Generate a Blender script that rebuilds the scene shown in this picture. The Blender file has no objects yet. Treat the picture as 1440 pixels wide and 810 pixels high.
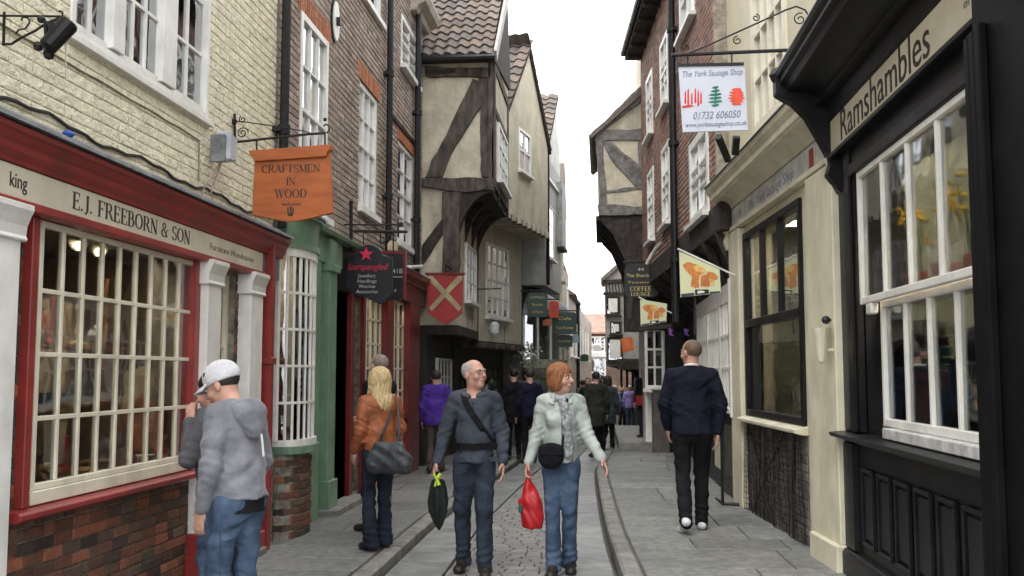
import bpy, bmesh, math, random
import numpy as np
from mathutils import Vector, Matrix
from mathutils import noise as mnoise

scene = bpy.context.scene
COL = scene.collection
random.seed(7)
R = math.radians

# ---------------------------------------------------------------- camera
FPX = 1400.0                      # focal length in pixels of the 1440 wide photograph
EYE = Vector((0.0, 0.0, 1.62))
VPX, VPY = 845.0, 525.0           # where the street direction (+Y) vanishes
cam_d = bpy.data.cameras.new('camera')
cam = bpy.data.objects.new('camera', cam_d)
COL.objects.link(cam)
scene.camera = cam
cam_d.sensor_width = 36.0
cam_d.lens = 36.0 * FPX / 1440.0
cam_d.clip_start = 0.05
cam_d.clip_end = 2000.0
pitch = math.atan2(VPY - 405.0, FPX)
yaw = math.atan((VPX - 720.0) / FPX * math.cos(pitch))
cam.location = EYE
cam.rotation_euler = (math.pi / 2 + pitch, 0.0, yaw)
CM = cam.rotation_euler.to_matrix()

# ---------------------------------------------------------------- sky and light (overcast)
SUN_EL, SUN_AZ = R(58), R(200)
world = bpy.data.worlds.new("World")
scene.world = world
world.use_nodes = True
wn, wl = world.node_tree.nodes, world.node_tree.links
wn.clear()
w_out = wn.new('ShaderNodeOutputWorld')
w_bg = wn.new('ShaderNodeBackground')
w_sky = wn.new('ShaderNodeTexSky')
w_sky.sky_type = 'NISHITA'
w_sky.sun_disc = False
w_sky.sun_elevation = SUN_EL
w_sky.sun_rotation = SUN_AZ
w_sky.dust_density = 4.0
w_mix = wn.new('ShaderNodeMix'); w_mix.data_type = 'RGBA'
w_geo = wn.new('ShaderNodeTexCoord')
w_noise = wn.new('ShaderNodeTexNoise')
w_noise.inputs['Scale'].default_value = 2.2
w_noise.inputs['Detail'].default_value = 5.0
w_ramp = wn.new('ShaderNodeValToRGB')
w_ramp.color_ramp.elements[0].position = 0.3
w_ramp.color_ramp.elements[0].color = (20.5, 21.0, 21.8, 1)
w_ramp.color_ramp.elements[1].position = 0.7
w_ramp.color_ramp.elements[1].color = (24.5, 24.6, 24.8, 1)
wl.new(w_geo.outputs['Generated'], w_noise.inputs['Vector'])
wl.new(w_noise.outputs['Fac'], w_ramp.inputs['Fac'])
w_mix.inputs['Factor'].default_value = 0.88            # thick cloud over the clear sky
wl.new(w_sky.outputs['Color'], w_mix.inputs['A'])
wl.new(w_ramp.outputs['Color'], w_mix.inputs['B'])
wl.new(w_mix.outputs['Result'], w_bg.inputs['Color'])
w_bg.inputs['Strength'].default_value = 0.10
wl.new(w_bg.outputs['Background'], w_out.inputs['Surface'])

sun_d = bpy.data.lights.new('sun', 'SUN')
sun_d.energy = 0.9
sun_d.angle = R(20)
sun_d.color = (1.0, 0.97, 0.92)
sun = bpy.data.objects.new('sun', sun_d)
COL.objects.link(sun)
sun.rotation_euler = (math.pi / 2 - SUN_EL, 0, math.pi - SUN_AZ)

scene.view_settings.view_transform = 'Standard'
scene.view_settings.look = 'None'
scene.view_settings.exposure = 0.65
scene.view_settings.gamma = 1.0
try:
    scene.cycles.max_bounces = 8
    scene.cycles.transparent_max_bounces = 12
except Exception:
    pass

# ---------------------------------------------------------------- frames of reference on real planes
class Frame:
    """A vertical plane: origin (x, y), unit direction u along it, outward normal n."""
    def __init__(s, ox, oy, ux, uy, nx, ny):
        l = math.hypot(ux, uy); s.u = Vector((ux / l, uy / l, 0))
        l = math.hypot(nx, ny); s.n = Vector((nx / l, ny / l, 0))
        s.o = Vector((ox, oy, 0))
    def w(s, u, z, d=0.0):
        return s.o + s.u * u + s.n * d + Vector((0, 0, z))
    def uv(s, px, py, d=0.0):
        """survey: where the sight line through a photograph pixel meets this plane"""
        dr = CM @ Vector((px - 720.0, 405.0 - py, -FPX))
        t = (s.w(0, 0, d) - EYE).dot(s.n) / dr.dot(s.n)
        p = EYE + dr * t
        return (p - s.o).dot(s.u), p.z
    def U(s, px, d=0.0): return s.uv(px, 525, d)[0]
    def Z(s, px, py, d=0.0): return s.uv(px, py, d)[1]
    def rot(s):
        return math.atan2(s.n.y, s.n.x) - math.pi / 2   # turns local +y onto n

LW = Frame(-3.1, 0, 0, 1, 1, 0)
RW = Frame(1.92, 0, 0, 1, -1, 0)
WF = Frame(0, 0, 1, 0, 0, 1)        # u = x, d = y
def front(y): return Frame(0, y, 1, 0, 0, -1)   # a wall that faces back down the street: u = x

# ---------------------------------------------------------------- mesh builder
class MB:
    def __init__(s): s.v = []; s.f = []; s.sm = False
    def add(s, pts, faces):
        b = len(s.v); s.v.extend([Vector(p) for p in pts]); s.f.extend([tuple(b + i for i in f) for f in faces]); return s
    def hexa(s, p):
        return s.add(p, [(0, 1, 2, 3), (7, 6, 5, 4), (0, 4, 5, 1), (1, 5, 6, 2), (2, 6, 7, 3), (3, 7, 4, 0)])
    def box(s, F, u0, u1, z0, z1, d0, d1):
        return s.hexa([F.w(u0, z0, d0), F.w(u1, z0, d0), F.w(u1, z0, d1), F.w(u0, z0, d1),
                       F.w(u0, z1, d0), F.w(u1, z1, d0), F.w(u1, z1, d1), F.w(u0, z1, d1)])
    def wbox(s, x0, x1, y0, y1, z0, z1): return s.box(WF, x0, x1, z0, z1, y0, y1)
    def beam(s, a, b, w, h, up=(0, 0, 1)):
        a, b = Vector(a), Vector(b); t = (b - a).normalized()
        r = t.cross(Vector(up))
        if r.length < 1e-4: r = t.cross(Vector((1, 0, 0)))
        r.normalize(); q = r.cross(t)
        P = []
        for c in (a, b):
            P += [c - r * w / 2 - q * h / 2, c + r * w / 2 - q * h / 2, c + r * w / 2 + q * h / 2, c - r * w / 2 + q * h / 2]
        return s.hexa(P)
    def prism(s, F, poly, d0, d1):
        n = len(poly)
        pts = [F.w(u, z, d0) for u, z in poly] + [F.w(u, z, d1) for u, z in poly]
        fs = [tuple(range(n)), tuple(range(2 * n - 1, n - 1, -1))]
        fs += [(i, (i + 1) % n, n + (i + 1) % n, n + i) for i in range(n)]
        return s.add(pts, fs)
    def molding(s, F, prof, u0, u1):
        """prof: closed list of (d, z)"""
        n = len(prof)
        pts = [F.w(u0, z, d) for d, z in prof] + [F.w(u1, z, d) for d, z in prof]
        fs = [tuple(range(n)), tuple(range(2 * n - 1, n - 1, -1))]
        fs += [(i, (i + 1) % n, n + (i + 1) % n, n + i) for i in range(n)]
        return s.add(pts, fs)
    def rings(s, rs, closed=True, caps=True):
        n = len(rs[0]); b = len(s.v)
        for r in rs: s.v.extend([Vector(p) for p in r])
        for k in range(len(rs) - 1):
            for i in range(n if closed else n - 1):
                j = (i + 1) % n
                s.f.append((b + k * n + i, b + k * n + j, b + (k + 1) * n + j, b + (k + 1) * n + i))
        if caps and closed:
            s.f.append(tuple(b + i for i in range(n))[::-1])
            s.f.append(tuple(b + (len(rs) - 1) * n + i for i in range(n)))
        return s
    def tube(s, pts, r, n=8, caps=True):
        pts = [Vector(p) for p in pts]; rs = []
        if not hasattr(r, '__len__'): r = [r] * len(pts)
        ref = Vector((0, 0, 1))
        t0 = (pts[1] - pts[0]).normalized()
        if abs(t0.dot(ref)) > 0.9: ref = Vector((1, 0, 0))
        for i, p in enumerate(pts):
            t = (pts[min(i + 1, len(pts) - 1)] - pts[max(i - 1, 0)]).normalized()
            a = ref - t * ref.dot(t)
            if a.length < 1e-5: a = t.orthogonal()
            a.normalize(); b = t.cross(a); ref = a
            rs.append([p + (a * math.cos(2 * math.pi * k / n) + b * math.sin(2 * math.pi * k / n)) * r[i] for k in range(n)])
        return s.rings(rs, caps=caps)
    def lathe(s, c, prof, n=16, axis=(0, 0, 1)):
        ax = Vector(axis).normalized(); a = ax.orthogonal().normalized(); b = ax.cross(a); c = Vector(c)
        rs = [[c + ax * h + (a * math.cos(2 * math.pi * k / n) + b * math.sin(2 * math.pi * k / n)) * max(r, 1e-4) for k in range(n)] for r, h in prof]
        return s.rings(rs)
    def ball(s, c, r, n=10, sz=1.0, sx=1.0, sy=1.0):
        rs = []
        for i in range(n // 2 + 1):
            t = math.pi * i / (n // 2); q = max(math.sin(t), 1e-3) * r
            rs.append([Vector(c) + Vector((q * math.cos(2 * math.pi * k / n) * sx, q * math.sin(2 * math.pi * k / n) * sy, -r * math.cos(t) * sz)) for k in range(n)])
        return s.rings(rs)

ROOT = {}
def _root(o):
    while o.parent: o = o.parent
    return ROOT[o.name]

def thing(name, label, cat, loc, group=None):
    o = bpy.data.objects.new(name, None); COL.objects.link(o)
    o.location = loc; o.empty_display_size = 0.2
    o['label'] = label; o['category'] = cat
    if group: o['group'] = group
    ROOT[o.name] = Vector(loc)
    return o

def structure(name):
    o = bpy.data.objects.new(name, None); COL.objects.link(o); o['kind'] = 'structure'
    ROOT[o.name] = Vector((0, 0, 0)); return o

def mesh_from(name, mb, off, smooth=False):
    me = bpy.data.meshes.new(name)
    me.from_pydata([v - off for v in mb.v], [], mb.f)
    bm = bmesh.new(); bm.from_mesh(me)
    bmesh.ops.recalc_face_normals(bm, faces=bm.faces)
    bm.to_mesh(me); bm.free()
    if smooth:
        me.polygons.foreach_set('use_smooth', [True] * len(me.polygons))
    return me

def part(name, mb, mat, parent=None, label=None, bev=0, smooth=False, kind=None, wn_=False):
    off = _root(parent) if parent else Vector((0, 0, 0))
    me = mesh_from(name, mb, off, smooth)
    me.materials.append(mat)
    o = bpy.data.objects.new(name, me); COL.objects.link(o)
    if parent: o.parent = parent
    else: ROOT[o.name] = Vector((0, 0, 0))
    if label: o['label'] = label
    if kind: o['kind'] = kind
    if bev:
        m = o.modifiers.new('bevel', 'BEVEL'); m.width = bev; m.segments = 1; m.limit_method = 'ANGLE'; m.angle_limit = R(40)
    return o

def solo(name, mb, mat, label, cat, group=None, loc=None, **k):
    """a thing that is a single mesh, origin at its base"""
    lo = Vector((sum(v.x for v in mb.v) / len(mb.v), sum(v.y for v in mb.v) / len(mb.v), min(v.z for v in mb.v))) if loc is None else Vector(loc)
    me = mesh_from(name, mb, lo, k.get('smooth', False)); me.materials.append(mat)
    o = bpy.data.objects.new(name, me); COL.objects.link(o); o.location = lo
    ROOT[o.name] = lo
    o['label'] = label; o['category'] = cat
    if group: o['group'] = group
    if k.get('bev'):
        m = o.modifiers.new('bevel', 'BEVEL'); m.width = k['bev']; m.segments = 1; m.limit_method = 'ANGLE'
    return o

# ---------------------------------------------------------------- materials
MATS = {}
def _n(nt, typ, **kw):
    n = nt.nodes.new(typ)
    for k, v in kw.items():
        if hasattr(n, k) and not k[0].isupper(): setattr(n, k, v)
        else: n.inputs[k.replace('_', ' ')].default_value = v
    return n

def base_mat(name):
    m = bpy.data.materials.new(name); m.use_nodes = True
    nt = m.node_tree; nt.nodes.clear()
    out = nt.nodes.new('ShaderNodeOutputMaterial'); b = nt.nodes.new('ShaderNodeBsdfPrincipled')
    nt.links.new(b.outputs[0], out.inputs[0]); MATS[name] = m
    return m, nt, b

def c4(c): return (c[0], c[1], c[2], 1.0)

def mk(name, col, col2=None, rough=0.6, nscale=5.0, var=0.18, bump=0.15, bscale=60.0, isl=0.0, palette=None,
       stretch=(1, 1, 1), metal=0.0, spec=0.4, dirt=None, dirt_amt=0.0, dirt_scale=2.0, bdist=0.01, obj=False, sheen=0.0, crease=0.0, spots=None):
    if name in MATS: return MATS[name]
    m, nt, b = base_mat(name); L = nt.links
    if obj:
        tc = _n(nt, 'ShaderNodeTexCoord'); src = tc.outputs['Object']
    else:
        geo0 = _n(nt, 'ShaderNodeNewGeometry'); src = geo0.outputs['Position']
    mp = _n(nt, 'ShaderNodeMapping'); mp.inputs['Scale'].default_value = stretch
    L.new(src, mp.inputs[0])
    geo = _n(nt, 'ShaderNodeNewGeometry'); oi = _n(nt, 'ShaderNodeObjectInfo')
    ad = _n(nt, 'ShaderNodeMath', operation='ADD'); L.new(geo.outputs['Random Per Island'], ad.inputs[0]); L.new(oi.outputs['Random'], ad.inputs[1])
    fr = _n(nt, 'ShaderNodeMath', operation='FRACT'); L.new(ad.outputs[0], fr.inputs[0])
    n1 = _n(nt, 'ShaderNodeTexNoise', Scale=nscale, Detail=6.0, Roughness=0.6); L.new(mp.outputs[0], n1.inputs['Vector'])
    if palette:
        rp = _n(nt, 'ShaderNodeValToRGB'); rp.color_ramp.interpolation = 'LINEAR'
        els = rp.color_ramp.elements
        while len(els) < len(palette): els.new(0.5)
        for i, c in enumerate(palette):
            els[i].position = i / (len(palette) - 1); els[i].color = c4(c)
        L.new(fr.outputs[0], rp.inputs['Fac']); colsock = rp.outputs['Color']
    else:
        mx = _n(nt, 'ShaderNodeMix', data_type='RGBA')
        c2 = col2 if col2 else tuple(max(0, x * (1 - var * 1.6)) for x in col)
        mx.inputs['A'].default_value = c4(c2); mx.inputs['B'].default_value = c4(col)
        mr = _n(nt, 'ShaderNodeMapRange'); mr.inputs['From Min'].default_value = 0.3; mr.inputs['From Max'].default_value = 0.62
        L.new(n1.outputs['Fac'], mr.inputs['Value']); L.new(mr.outputs[0], mx.inputs['Factor'])
        colsock = mx.outputs['Result']
    # brightness variation by noise and by piece
    hv = _n(nt, 'ShaderNodeHueSaturation')
    vm = _n(nt, 'ShaderNodeMapRange'); vm.inputs['From Min'].default_value = 0.25; vm.inputs['From Max'].default_value = 0.75
    vm.inputs['To Min'].default_value = 1 - var; vm.inputs['To Max'].default_value = 1 + var
    L.new(n1.outputs['Fac'], vm.inputs['Value'])
    if isl:
        im = _n(nt, 'ShaderNodeMapRange'); im.inputs['To Min'].default_value = 1 - isl; im.inputs['To Max'].default_value = 1 + isl
        wn2 = _n(nt, 'ShaderNodeTexWhiteNoise', noise_dimensions='1D'); L.new(fr.outputs[0], wn2.inputs['W'])
        L.new(wn2.outputs['Value'], im.inputs['Value'])
        mu = _n(nt, 'ShaderNodeMath', operation='MULTIPLY'); L.new(vm.outputs[0], mu.inputs[0]); L.new(im.outputs[0], mu.inputs[1])
        L.new(mu.outputs[0], hv.inputs['Value'])
    else:
        L.new(vm.outputs[0], hv.inputs['Value'])
    L.new(colsock, hv.inputs['Color']); colsock = hv.outputs['Color']
    if dirt:
        n3 = _n(nt, 'ShaderNodeTexNoise', Scale=dirt_scale, Detail=8.0, Roughness=0.7)
        mp2 = _n(nt, 'ShaderNodeMapping'); mp2.inputs['Scale'].default_value = (1, 1, 0.35); mp2.inputs['Location'].default_value = (3, 7, 1)
        L.new(src, mp2.inputs[0]); L.new(mp2.outputs[0], n3.inputs['Vector'])
        dm = _n(nt, 'ShaderNodeMapRange'); dm.inputs['From Min'].default_value = 0.48; dm.inputs['From Max'].default_value = 0.75; dm.inputs['To Max'].default_value = dirt_amt
        L.new(n3.outputs['Fac'], dm.inputs['Value'])
        dx = _n(nt, 'ShaderNodeMix', data_type='RGBA'); dx.inputs['B'].default_value = c4(dirt)
        L.new(dm.outputs[0], dx.inputs['Factor']); L.new(colsock, dx.inputs['A']); colsock = dx.outputs['Result']
    if spots:
        vo = _n(nt, 'ShaderNodeTexVoronoi', Scale=spots[0]); L.new(src, vo.inputs['Vector'])
        sm_ = _n(nt, 'ShaderNodeMapRange'); sm_.inputs['From Min'].default_value = spots[1]; sm_.inputs['From Max'].default_value = spots[1] * .7; sm_.inputs['To Max'].default_value = .8
        L.new(vo.outputs['Distance'], sm_.inputs['Value'])
        sx_ = _n(nt, 'ShaderNodeMix', data_type='RGBA'); sx_.inputs['B'].default_value = c4(spots[2]); L.new(sm_.outputs[0], sx_.inputs['Factor']); L.new(colsock, sx_.inputs['A']); colsock = sx_.outputs['Result']
    L.new(colsock, b.inputs['Base Color'])
    b.inputs['Metallic'].default_value = metal
    b.inputs['Specular IOR Level'].default_value = spec
    if sheen: b.inputs['Sheen Weight'].default_value = sheen
    rm = _n(nt, 'ShaderNodeMapRange'); rm.inputs['To Min'].default_value = max(0.05, rough - 0.12); rm.inputs['To Max'].default_value = min(1, rough + 0.12)
    L.new(n1.outputs['Fac'], rm.inputs['Value']); L.new(rm.outputs[0], b.inputs['Roughness'])
    if bump:
        n2 = _n(nt, 'ShaderNodeTexNoise', Scale=bscale, Detail=5.0, Roughness=0.65); L.new(mp.outputs[0], n2.inputs['Vector'])
        bp = _n(nt, 'ShaderNodeBump', Strength=bump, Distance=bdist); L.new(n2.outputs['Fac'], bp.inputs['Height']); L.new(bp.outputs[0], b.inputs['Normal'])
        if crease:
            n5 = _n(nt, 'ShaderNodeTexNoise', Scale=7.0, Detail=3.0, Roughness=0.5, Distortion=0.9, noise_type='RIDGED_MULTIFRACTAL')
            mp5 = _n(nt, 'ShaderNodeMapping'); mp5.inputs['Scale'].default_value = (1.0, 1.0, 1.5); mp5.inputs['Rotation'].default_value = (.5, .3, 0)
            L.new(src, mp5.inputs[0]); L.new(mp5.outputs[0], n5.inputs['Vector'])
            b5 = _n(nt, 'ShaderNodeBump', Strength=crease, Distance=0.02); L.new(n5.outputs['Fac'], b5.inputs['Height']); L.new(bp.outputs[0], b5.inputs['Normal']); L.new(b5.outputs[0], b.inputs['Normal'])
    return m

def glass_mat(name, tint=(0.75, 0.8, 0.78), refl=1.0, wob=0.06, base=0.05):
    m = bpy.data.materials.new(name); m.use_nodes = True; nt = m.node_tree; nt.nodes.clear(); L = nt.links
    out = _n(nt, 'ShaderNodeOutputMaterial'); tr = _n(nt, 'ShaderNodeBsdfTransparent'); tr.inputs[0].default_value = c4(tint)
    gl = _n(nt, 'ShaderNodeBsdfGlossy'); gl.inputs['Roughness'].default_value = 0.03; gl.inputs[0].default_value = (0.95, 0.97, 1, 1)
    fr = _n(nt, 'ShaderNodeFresnel', IOR=1.52)
    ma = _n(nt, 'ShaderNodeMath', operation='MULTIPLY_ADD'); ma.inputs[1].default_value = 1.15 * refl; ma.inputs[2].default_value = base
    L.new(fr.outputs[0], ma.inputs[0]); ma.use_clamp = True
    geo = _n(nt, 'ShaderNodeNewGeometry')
    nz = _n(nt, 'ShaderNodeTexNoise', Scale=4.0, Detail=1.0); L.new(geo.outputs['Position'], nz.inputs['Vector'])
    bp = _n(nt, 'ShaderNodeBump', Strength=wob, Distance=0.1); L.new(nz.outputs['Fac'], bp.inputs['Height'])
    L.new(bp.outputs[0], gl.inputs['Normal'])
    mx = _n(nt, 'ShaderNodeMixShader'); L.new(ma.outputs[0], mx.inputs[0]); L.new(tr.outputs[0], mx.inputs[1]); L.new(gl.outputs[0], mx.inputs[2])
    L.new(mx.outputs[0], out.inputs[0]); MATS[name] = m
    return m

def emit_mat(name, col, s):
    m = bpy.data.materials.new(name); m.use_nodes = True; nt = m.node_tree; nt.nodes.clear()
    out = _n(nt, 'ShaderNodeOutputMaterial'); e = _n(nt, 'ShaderNodeEmission'); e.inputs[0].default_value = c4(col); e.inputs[1].default_value = s
    nt.links.new(e.outputs[0], out.inputs[0]); MATS[name] = m
    return m

# ---------------------------------------------------------------- bricks
UNIT = {}
def unit_brick(k, mat):
    key = (k, mat.name)
    if key in UNIT: return UNIT[key]
    rnd = random.Random(k * 13 + 5)
    c = 0.045; cz = 0.11; j = lambda a: rnd.uniform(-a, a)
    P = []
    for (x, z) in ((-.5, -.5), (.5, -.5), (.5, .5), (-.5, .5)): P.append((x + j(.012), -1.0, z + j(.02)))
    for (x, z) in ((-.5, -.5), (.5, -.5), (.5, .5), (-.5, .5)): P.append((x + j(.012), 0.45, z + j(.03)))
    for (x, z) in ((-1, -1), (1, -1), (1, 1), (-1, 1)): P.append((x * (.5 - c * .6) + j(.012), 1.0 + j(.25), z * (.5 - cz) + j(.03)))
    F = [(8, 9, 10, 11)] + [(a, (a + 1) % 4, 4 + (a + 1) % 4, 4 + a) for a in range(4)] + [(4 + a, 4 + (a + 1) % 4, 8 + (a + 1) % 4, 8 + a) for a in range(4)]
    me = bpy.data.meshes.new('brick'); me.from_pydata(P, [], F); me.update(); me.materials.append(mat)
    bm = bmesh.new(); bm.from_mesh(me); bmesh.ops.recalc_face_normals(bm, faces=bm.faces); bm.to_mesh(me); bm.free()
    UNIT[key] = me
    return me

def cuts(a, b, blocks):
    iv = [(a, b)]
    for (x0, x1) in blocks:
        nv = []
        for (p, q) in iv:
            if x1 <= p or x0 >= q: nv.append((p, q)); continue
            if x0 > p: nv.append((p, x0))
            if x1 < q: nv.append((x1, q))
        iv = nv
    return iv

def project(p):
    q = CM.transposed() @ (p - EYE)
    if q.z > -0.1: return None
    return 720 + q.x / -q.z * FPX, 405 - q.y / -q.z * FPX

def lay_bricks(parent, F, u0, u1, z0, z1, holes, mat, nind=300, bl=.215, bh=.065, j=.010, d=0.0, proud=.008, seed=1, span=None,
               soldier=None, name='brick', wav=0.0):
    """real bricks in running bond with joints; the largest seen are objects, the rest one part"""
    rnd = random.Random(seed); items = []
    nz = int((z1 - z0) / (bh + j)); pitch_z = (z1 - z0) / max(nz, 1)
    for c in range(nz):
        za = z0 + c * pitch_z; zb = za + pitch_z - j
        a, b = (u0, u1) if span is None else span((za + zb) / 2)
        if b - a < 0.03: continue
        bl_ = [(h[0], h[1]) for h in holes if min(zb, h[3]) - max(za, h[2]) > 0.3 * bh]
        for (p, q) in cuts(a, b, bl_):
            u = p - ((bl + j) * (0.5 if c % 2 else 0.0)) * (1 if q - p > .4 else 0)
            k = 0
            while u < q - 0.02:
                L_ = bl if rnd.random() > 0.22 else bl * 0.48
                s, e = max(u, p), min(u + L_, q)
                if q - e < 0.05: e = q
                if e - s > 0.025:
                    items.append((s, e - (0 if e == q else 0), za, zb))
                u += L_ + j; k += 1
                if e == q: break
    if soldier:
        for (a, b, za, zb) in soldier:
            u = a
            while u < b - 0.03:
                items.append((u, min(u + bh, b), za, zb)); u += bh + j
    def key(t):
        p = F.w((t[0] + t[1]) / 2, (t[2] + t[3]) / 2, 0); q = project(p)
        if q is None: return 1e9
        r = (p - EYE).length
        if not (-20 < q[0] < 1460 and -20 < q[1] < 830): r += 500
        return r
    items.sort(key=key)
    off = _root(parent); rz = F.rot()
    for (s, e, za, zb) in items[:nind]:
        me = unit_brick(rnd.randrange(8), mat)
        o = bpy.data.objects.new(name, me); COL.objects.link(o); o.parent = parent
        o.location = F.w((s + e) / 2, (za + zb) / 2, d + rnd.uniform(-.0015, .0025)) - off
        o.rotation_euler = (rnd.uniform(-.012, .012), rnd.uniform(-.006, .006), rz + rnd.uniform(-.008, .008))
        o.scale = (e - s, proud, zb - za)
    rest = items[nind:]
    if rest:
        V = []; Fc = []
        for (s, e, za, zb) in rest:
            b = len(V); j_ = lambda a: rnd.uniform(-a, a); ex = rnd.uniform(-.002, .002)
            for (uu, zz) in ((s, za), (e, za), (e, zb), (s, zb)): V.append(F.w(uu, zz, d - proud) - off)
            m = .006
            for (uu, zz) in ((s + m, za + m), (e - m, za + m), (e - m, zb - m), (s + m, zb - m)):
                V.append(F.w(uu + j_(.002), zz + j_(.002), d + proud + ex + j_(.0015)) - off)
            Fc.append((b + 4, b + 5, b + 6, b + 7))
            for i in range(4): Fc.append((b + i, b + (i + 1) % 4, b + 4 + (i + 1) % 4, b + 4 + i))
        me = bpy.data.meshes.new('brickwork'); me.from_pydata(V, [], Fc); me.materials.append(mat); me.update()
        bm = bmesh.new(); bm.from_mesh(me); bmesh.ops.recalc_face_normals(bm, faces=bm.faces); bm.to_mesh(me); bm.free()
        # make sure faces look outward
        o = bpy.data.objects.new('brickwork', me); COL.objects.link(o); o.parent = parent; o['kind'] = 'stuff'
    return items

def wall(mb, F, u0, u1, z0, z1, holes, d0, d1):
    """solid slab between depths d0 (back) and d1 (front), with rectangular openings"""
    us = sorted(set([u0, u1] + [min(max(h[i], u0), u1) for h in holes for i in (0, 1)]))
    zs = sorted(set([z0, z1] + [min(max(h[i], z0), z1) for h in holes for i in (2, 3)]))
    nu, nz = len(us) - 1, len(zs) - 1
    solid = [[not any(h[0] < (us[i] + us[i + 1]) / 2 < h[1] and h[2] < (zs[k] + zs[k + 1]) / 2 < h[3] for h in holes) for k in range(nz)] for i in range(nu)]
    for i in range(nu):
        for k in range(nz):
            if not solid[i][k]: continue
            a, b, c, e = us[i], us[i + 1], zs[k], zs[k + 1]
            for d in (d0, d1): mb.add([F.w(a, c, d), F.w(b, c, d), F.w(b, e, d), F.w(a, e, d)], [(0, 1, 2, 3)])
            if i == 0 or not solid[i - 1][k]: mb.add([F.w(a, c, d0), F.w(a, c, d1), F.w(a, e, d1), F.w(a, e, d0)], [(0, 1, 2, 3)])
            if i == nu - 1 or not solid[i + 1][k]: mb.add([F.w(b, c, d0), F.w(b, c, d1), F.w(b, e, d1), F.w(b, e, d0)], [(0, 1, 2, 3)])
            if k == 0 or not solid[i][k - 1]: mb.add([F.w(a, c, d0), F.w(b, c, d0), F.w(b, c, d1), F.w(a, c, d1)], [(0, 1, 2, 3)])
            if k == nz - 1 or not solid[i][k + 1]: mb.add([F.w(a, e, d0), F.w(b, e, d0), F.w(b, e, d1), F.w(a, e, d1)], [(0, 1, 2, 3)])
    return mb

# ---------------------------------------------------------------- windows
_pane = {}
def pane_obj(parent, F, u0, u1, z0, z1, d, mat, name='pane', jit=0.006):
    if mat.name not in _pane:
        me = bpy.data.meshes.new('pane')
        me.from_pydata([(x, y, z) for x in (-.5, .5) for y in (-.5, .5) for z in (-.5, .5)], [],
                       [(0, 1, 3, 2), (4, 6, 7, 5), (0, 4, 5, 1), (2, 3, 7, 6), (0, 2, 6, 4), (1, 5, 7, 3)])
        me.materials.append(mat); _pane[mat.name] = me
    o = bpy.data.objects.new(name, _pane[mat.name]); COL.objects.link(o); o.parent = parent
    o.location = F.w((u0 + u1) / 2, (z0 + z1) / 2, d) - _root(parent)
    o.rotation_euler = (random.uniform(-jit, jit), 0, F.rot() + random.uniform(-jit, jit))
    o.scale = (u1 - u0, 0.003, z1 - z0)
    return o

def window(parent, F, u0, u1, z0, z1, cols, rows, fmat, gmat, d=-.05, fw=.05, bar=.022, ft=.06, sill=.06, sillmat=None, meet=None,
           name='window', bev=.003, sash_step=0.0, head=0.0, silld=.05):
    """timber window: frame with sill and panes and glazing bars as pieces of it. meet = height of the meeting rail"""
    m = MB()
    m.box(F, u0, u0 + fw, z0, z1, d - ft, d); m.box(F, u1 - fw, u1, z0, z1, d - ft, d)
    m.box(F, u0 + fw, u1 - fw, z0, z0 + fw, d - ft, d - .001); m.box(F, u0 + fw, u1 - fw, z1 - fw, z1, d - ft, d - .001)
    w = part(name, m, fmat, parent, bev=bev)
    if sill:
        s = MB().box(F, u0 - .04, u1 + .04, z0 - sill, z0 - .001, d - ft, d + silld + .03)
        part('sill', s, sillmat or fmat, w, bev=bev)
    a, b, c, e = u0 + fw, u1 - fw, z0 + fw, z1 - fw
    g = MB()
    zz = [c + (e - c) * k / rows for k in range(rows + 1)]
    if meet is not None:
        mb_ = MB().box(F, a, b, meet - .022, meet + .022, d - ft + .01, d - .004 + sash_step)
        part('meeting_rail', mb_, fmat, w, bev=bev)
    for k in range(1, rows):
        if meet is not None and abs(zz[k] - meet) < .06: continue
        g.box(F, a, b, zz[k] - bar / 2, zz[k] + bar / 2, d - ft + .015, d - .012)
    for i in range(1, cols):
        u = a + (b - a) * i / cols
        g.box(F, u - bar / 2, u + bar / 2, c, e, d - ft + .013, d - .010)
    if g.v: part('glazing_bar', g, fmat, w, bev=bev * .6)
    for i in range(cols):
        for k in range(rows):
            pane_obj(w, F, a + (b - a) * i / cols, a + (b - a) * (i + 1) / cols, zz[k], zz[k + 1], d - ft / 2, gmat)
    return w

def room(parent, F, u0, u1, z0, z1, depth, mat, d=-.14, name='room'):
    """a hollow box behind an opening, so that the glass looks into real depth"""
    m = MB(); a, b = d, d - depth
    m.add([F.w(u0, z0, b), F.w(u1, z0, b), F.w(u1, z1, b), F.w(u0, z1, b)], [(0, 1, 2, 3)])
    m.add([F.w(u0, z0, a), F.w(u0, z0, b), F.w(u0, z1, b), F.w(u0, z1, a)], [(0, 1, 2, 3)])
    m.add([F.w(u1, z0, a), F.w(u1, z0, b), F.w(u1, z1, b), F.w(u1, z1, a)], [(0, 1, 2, 3)])
    m.add([F.w(u0, z0, a), F.w(u1, z0, a), F.w(u1, z0, b), F.w(u0, z0, b)], [(0, 1, 2, 3)])
    m.add([F.w(u0, z1, a), F.w(u1, z1, a), F.w(u1, z1, b), F.w(u0, z1, b)], [(0, 1, 2, 3)])
    return part(name, m, mat, parent)

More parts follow.
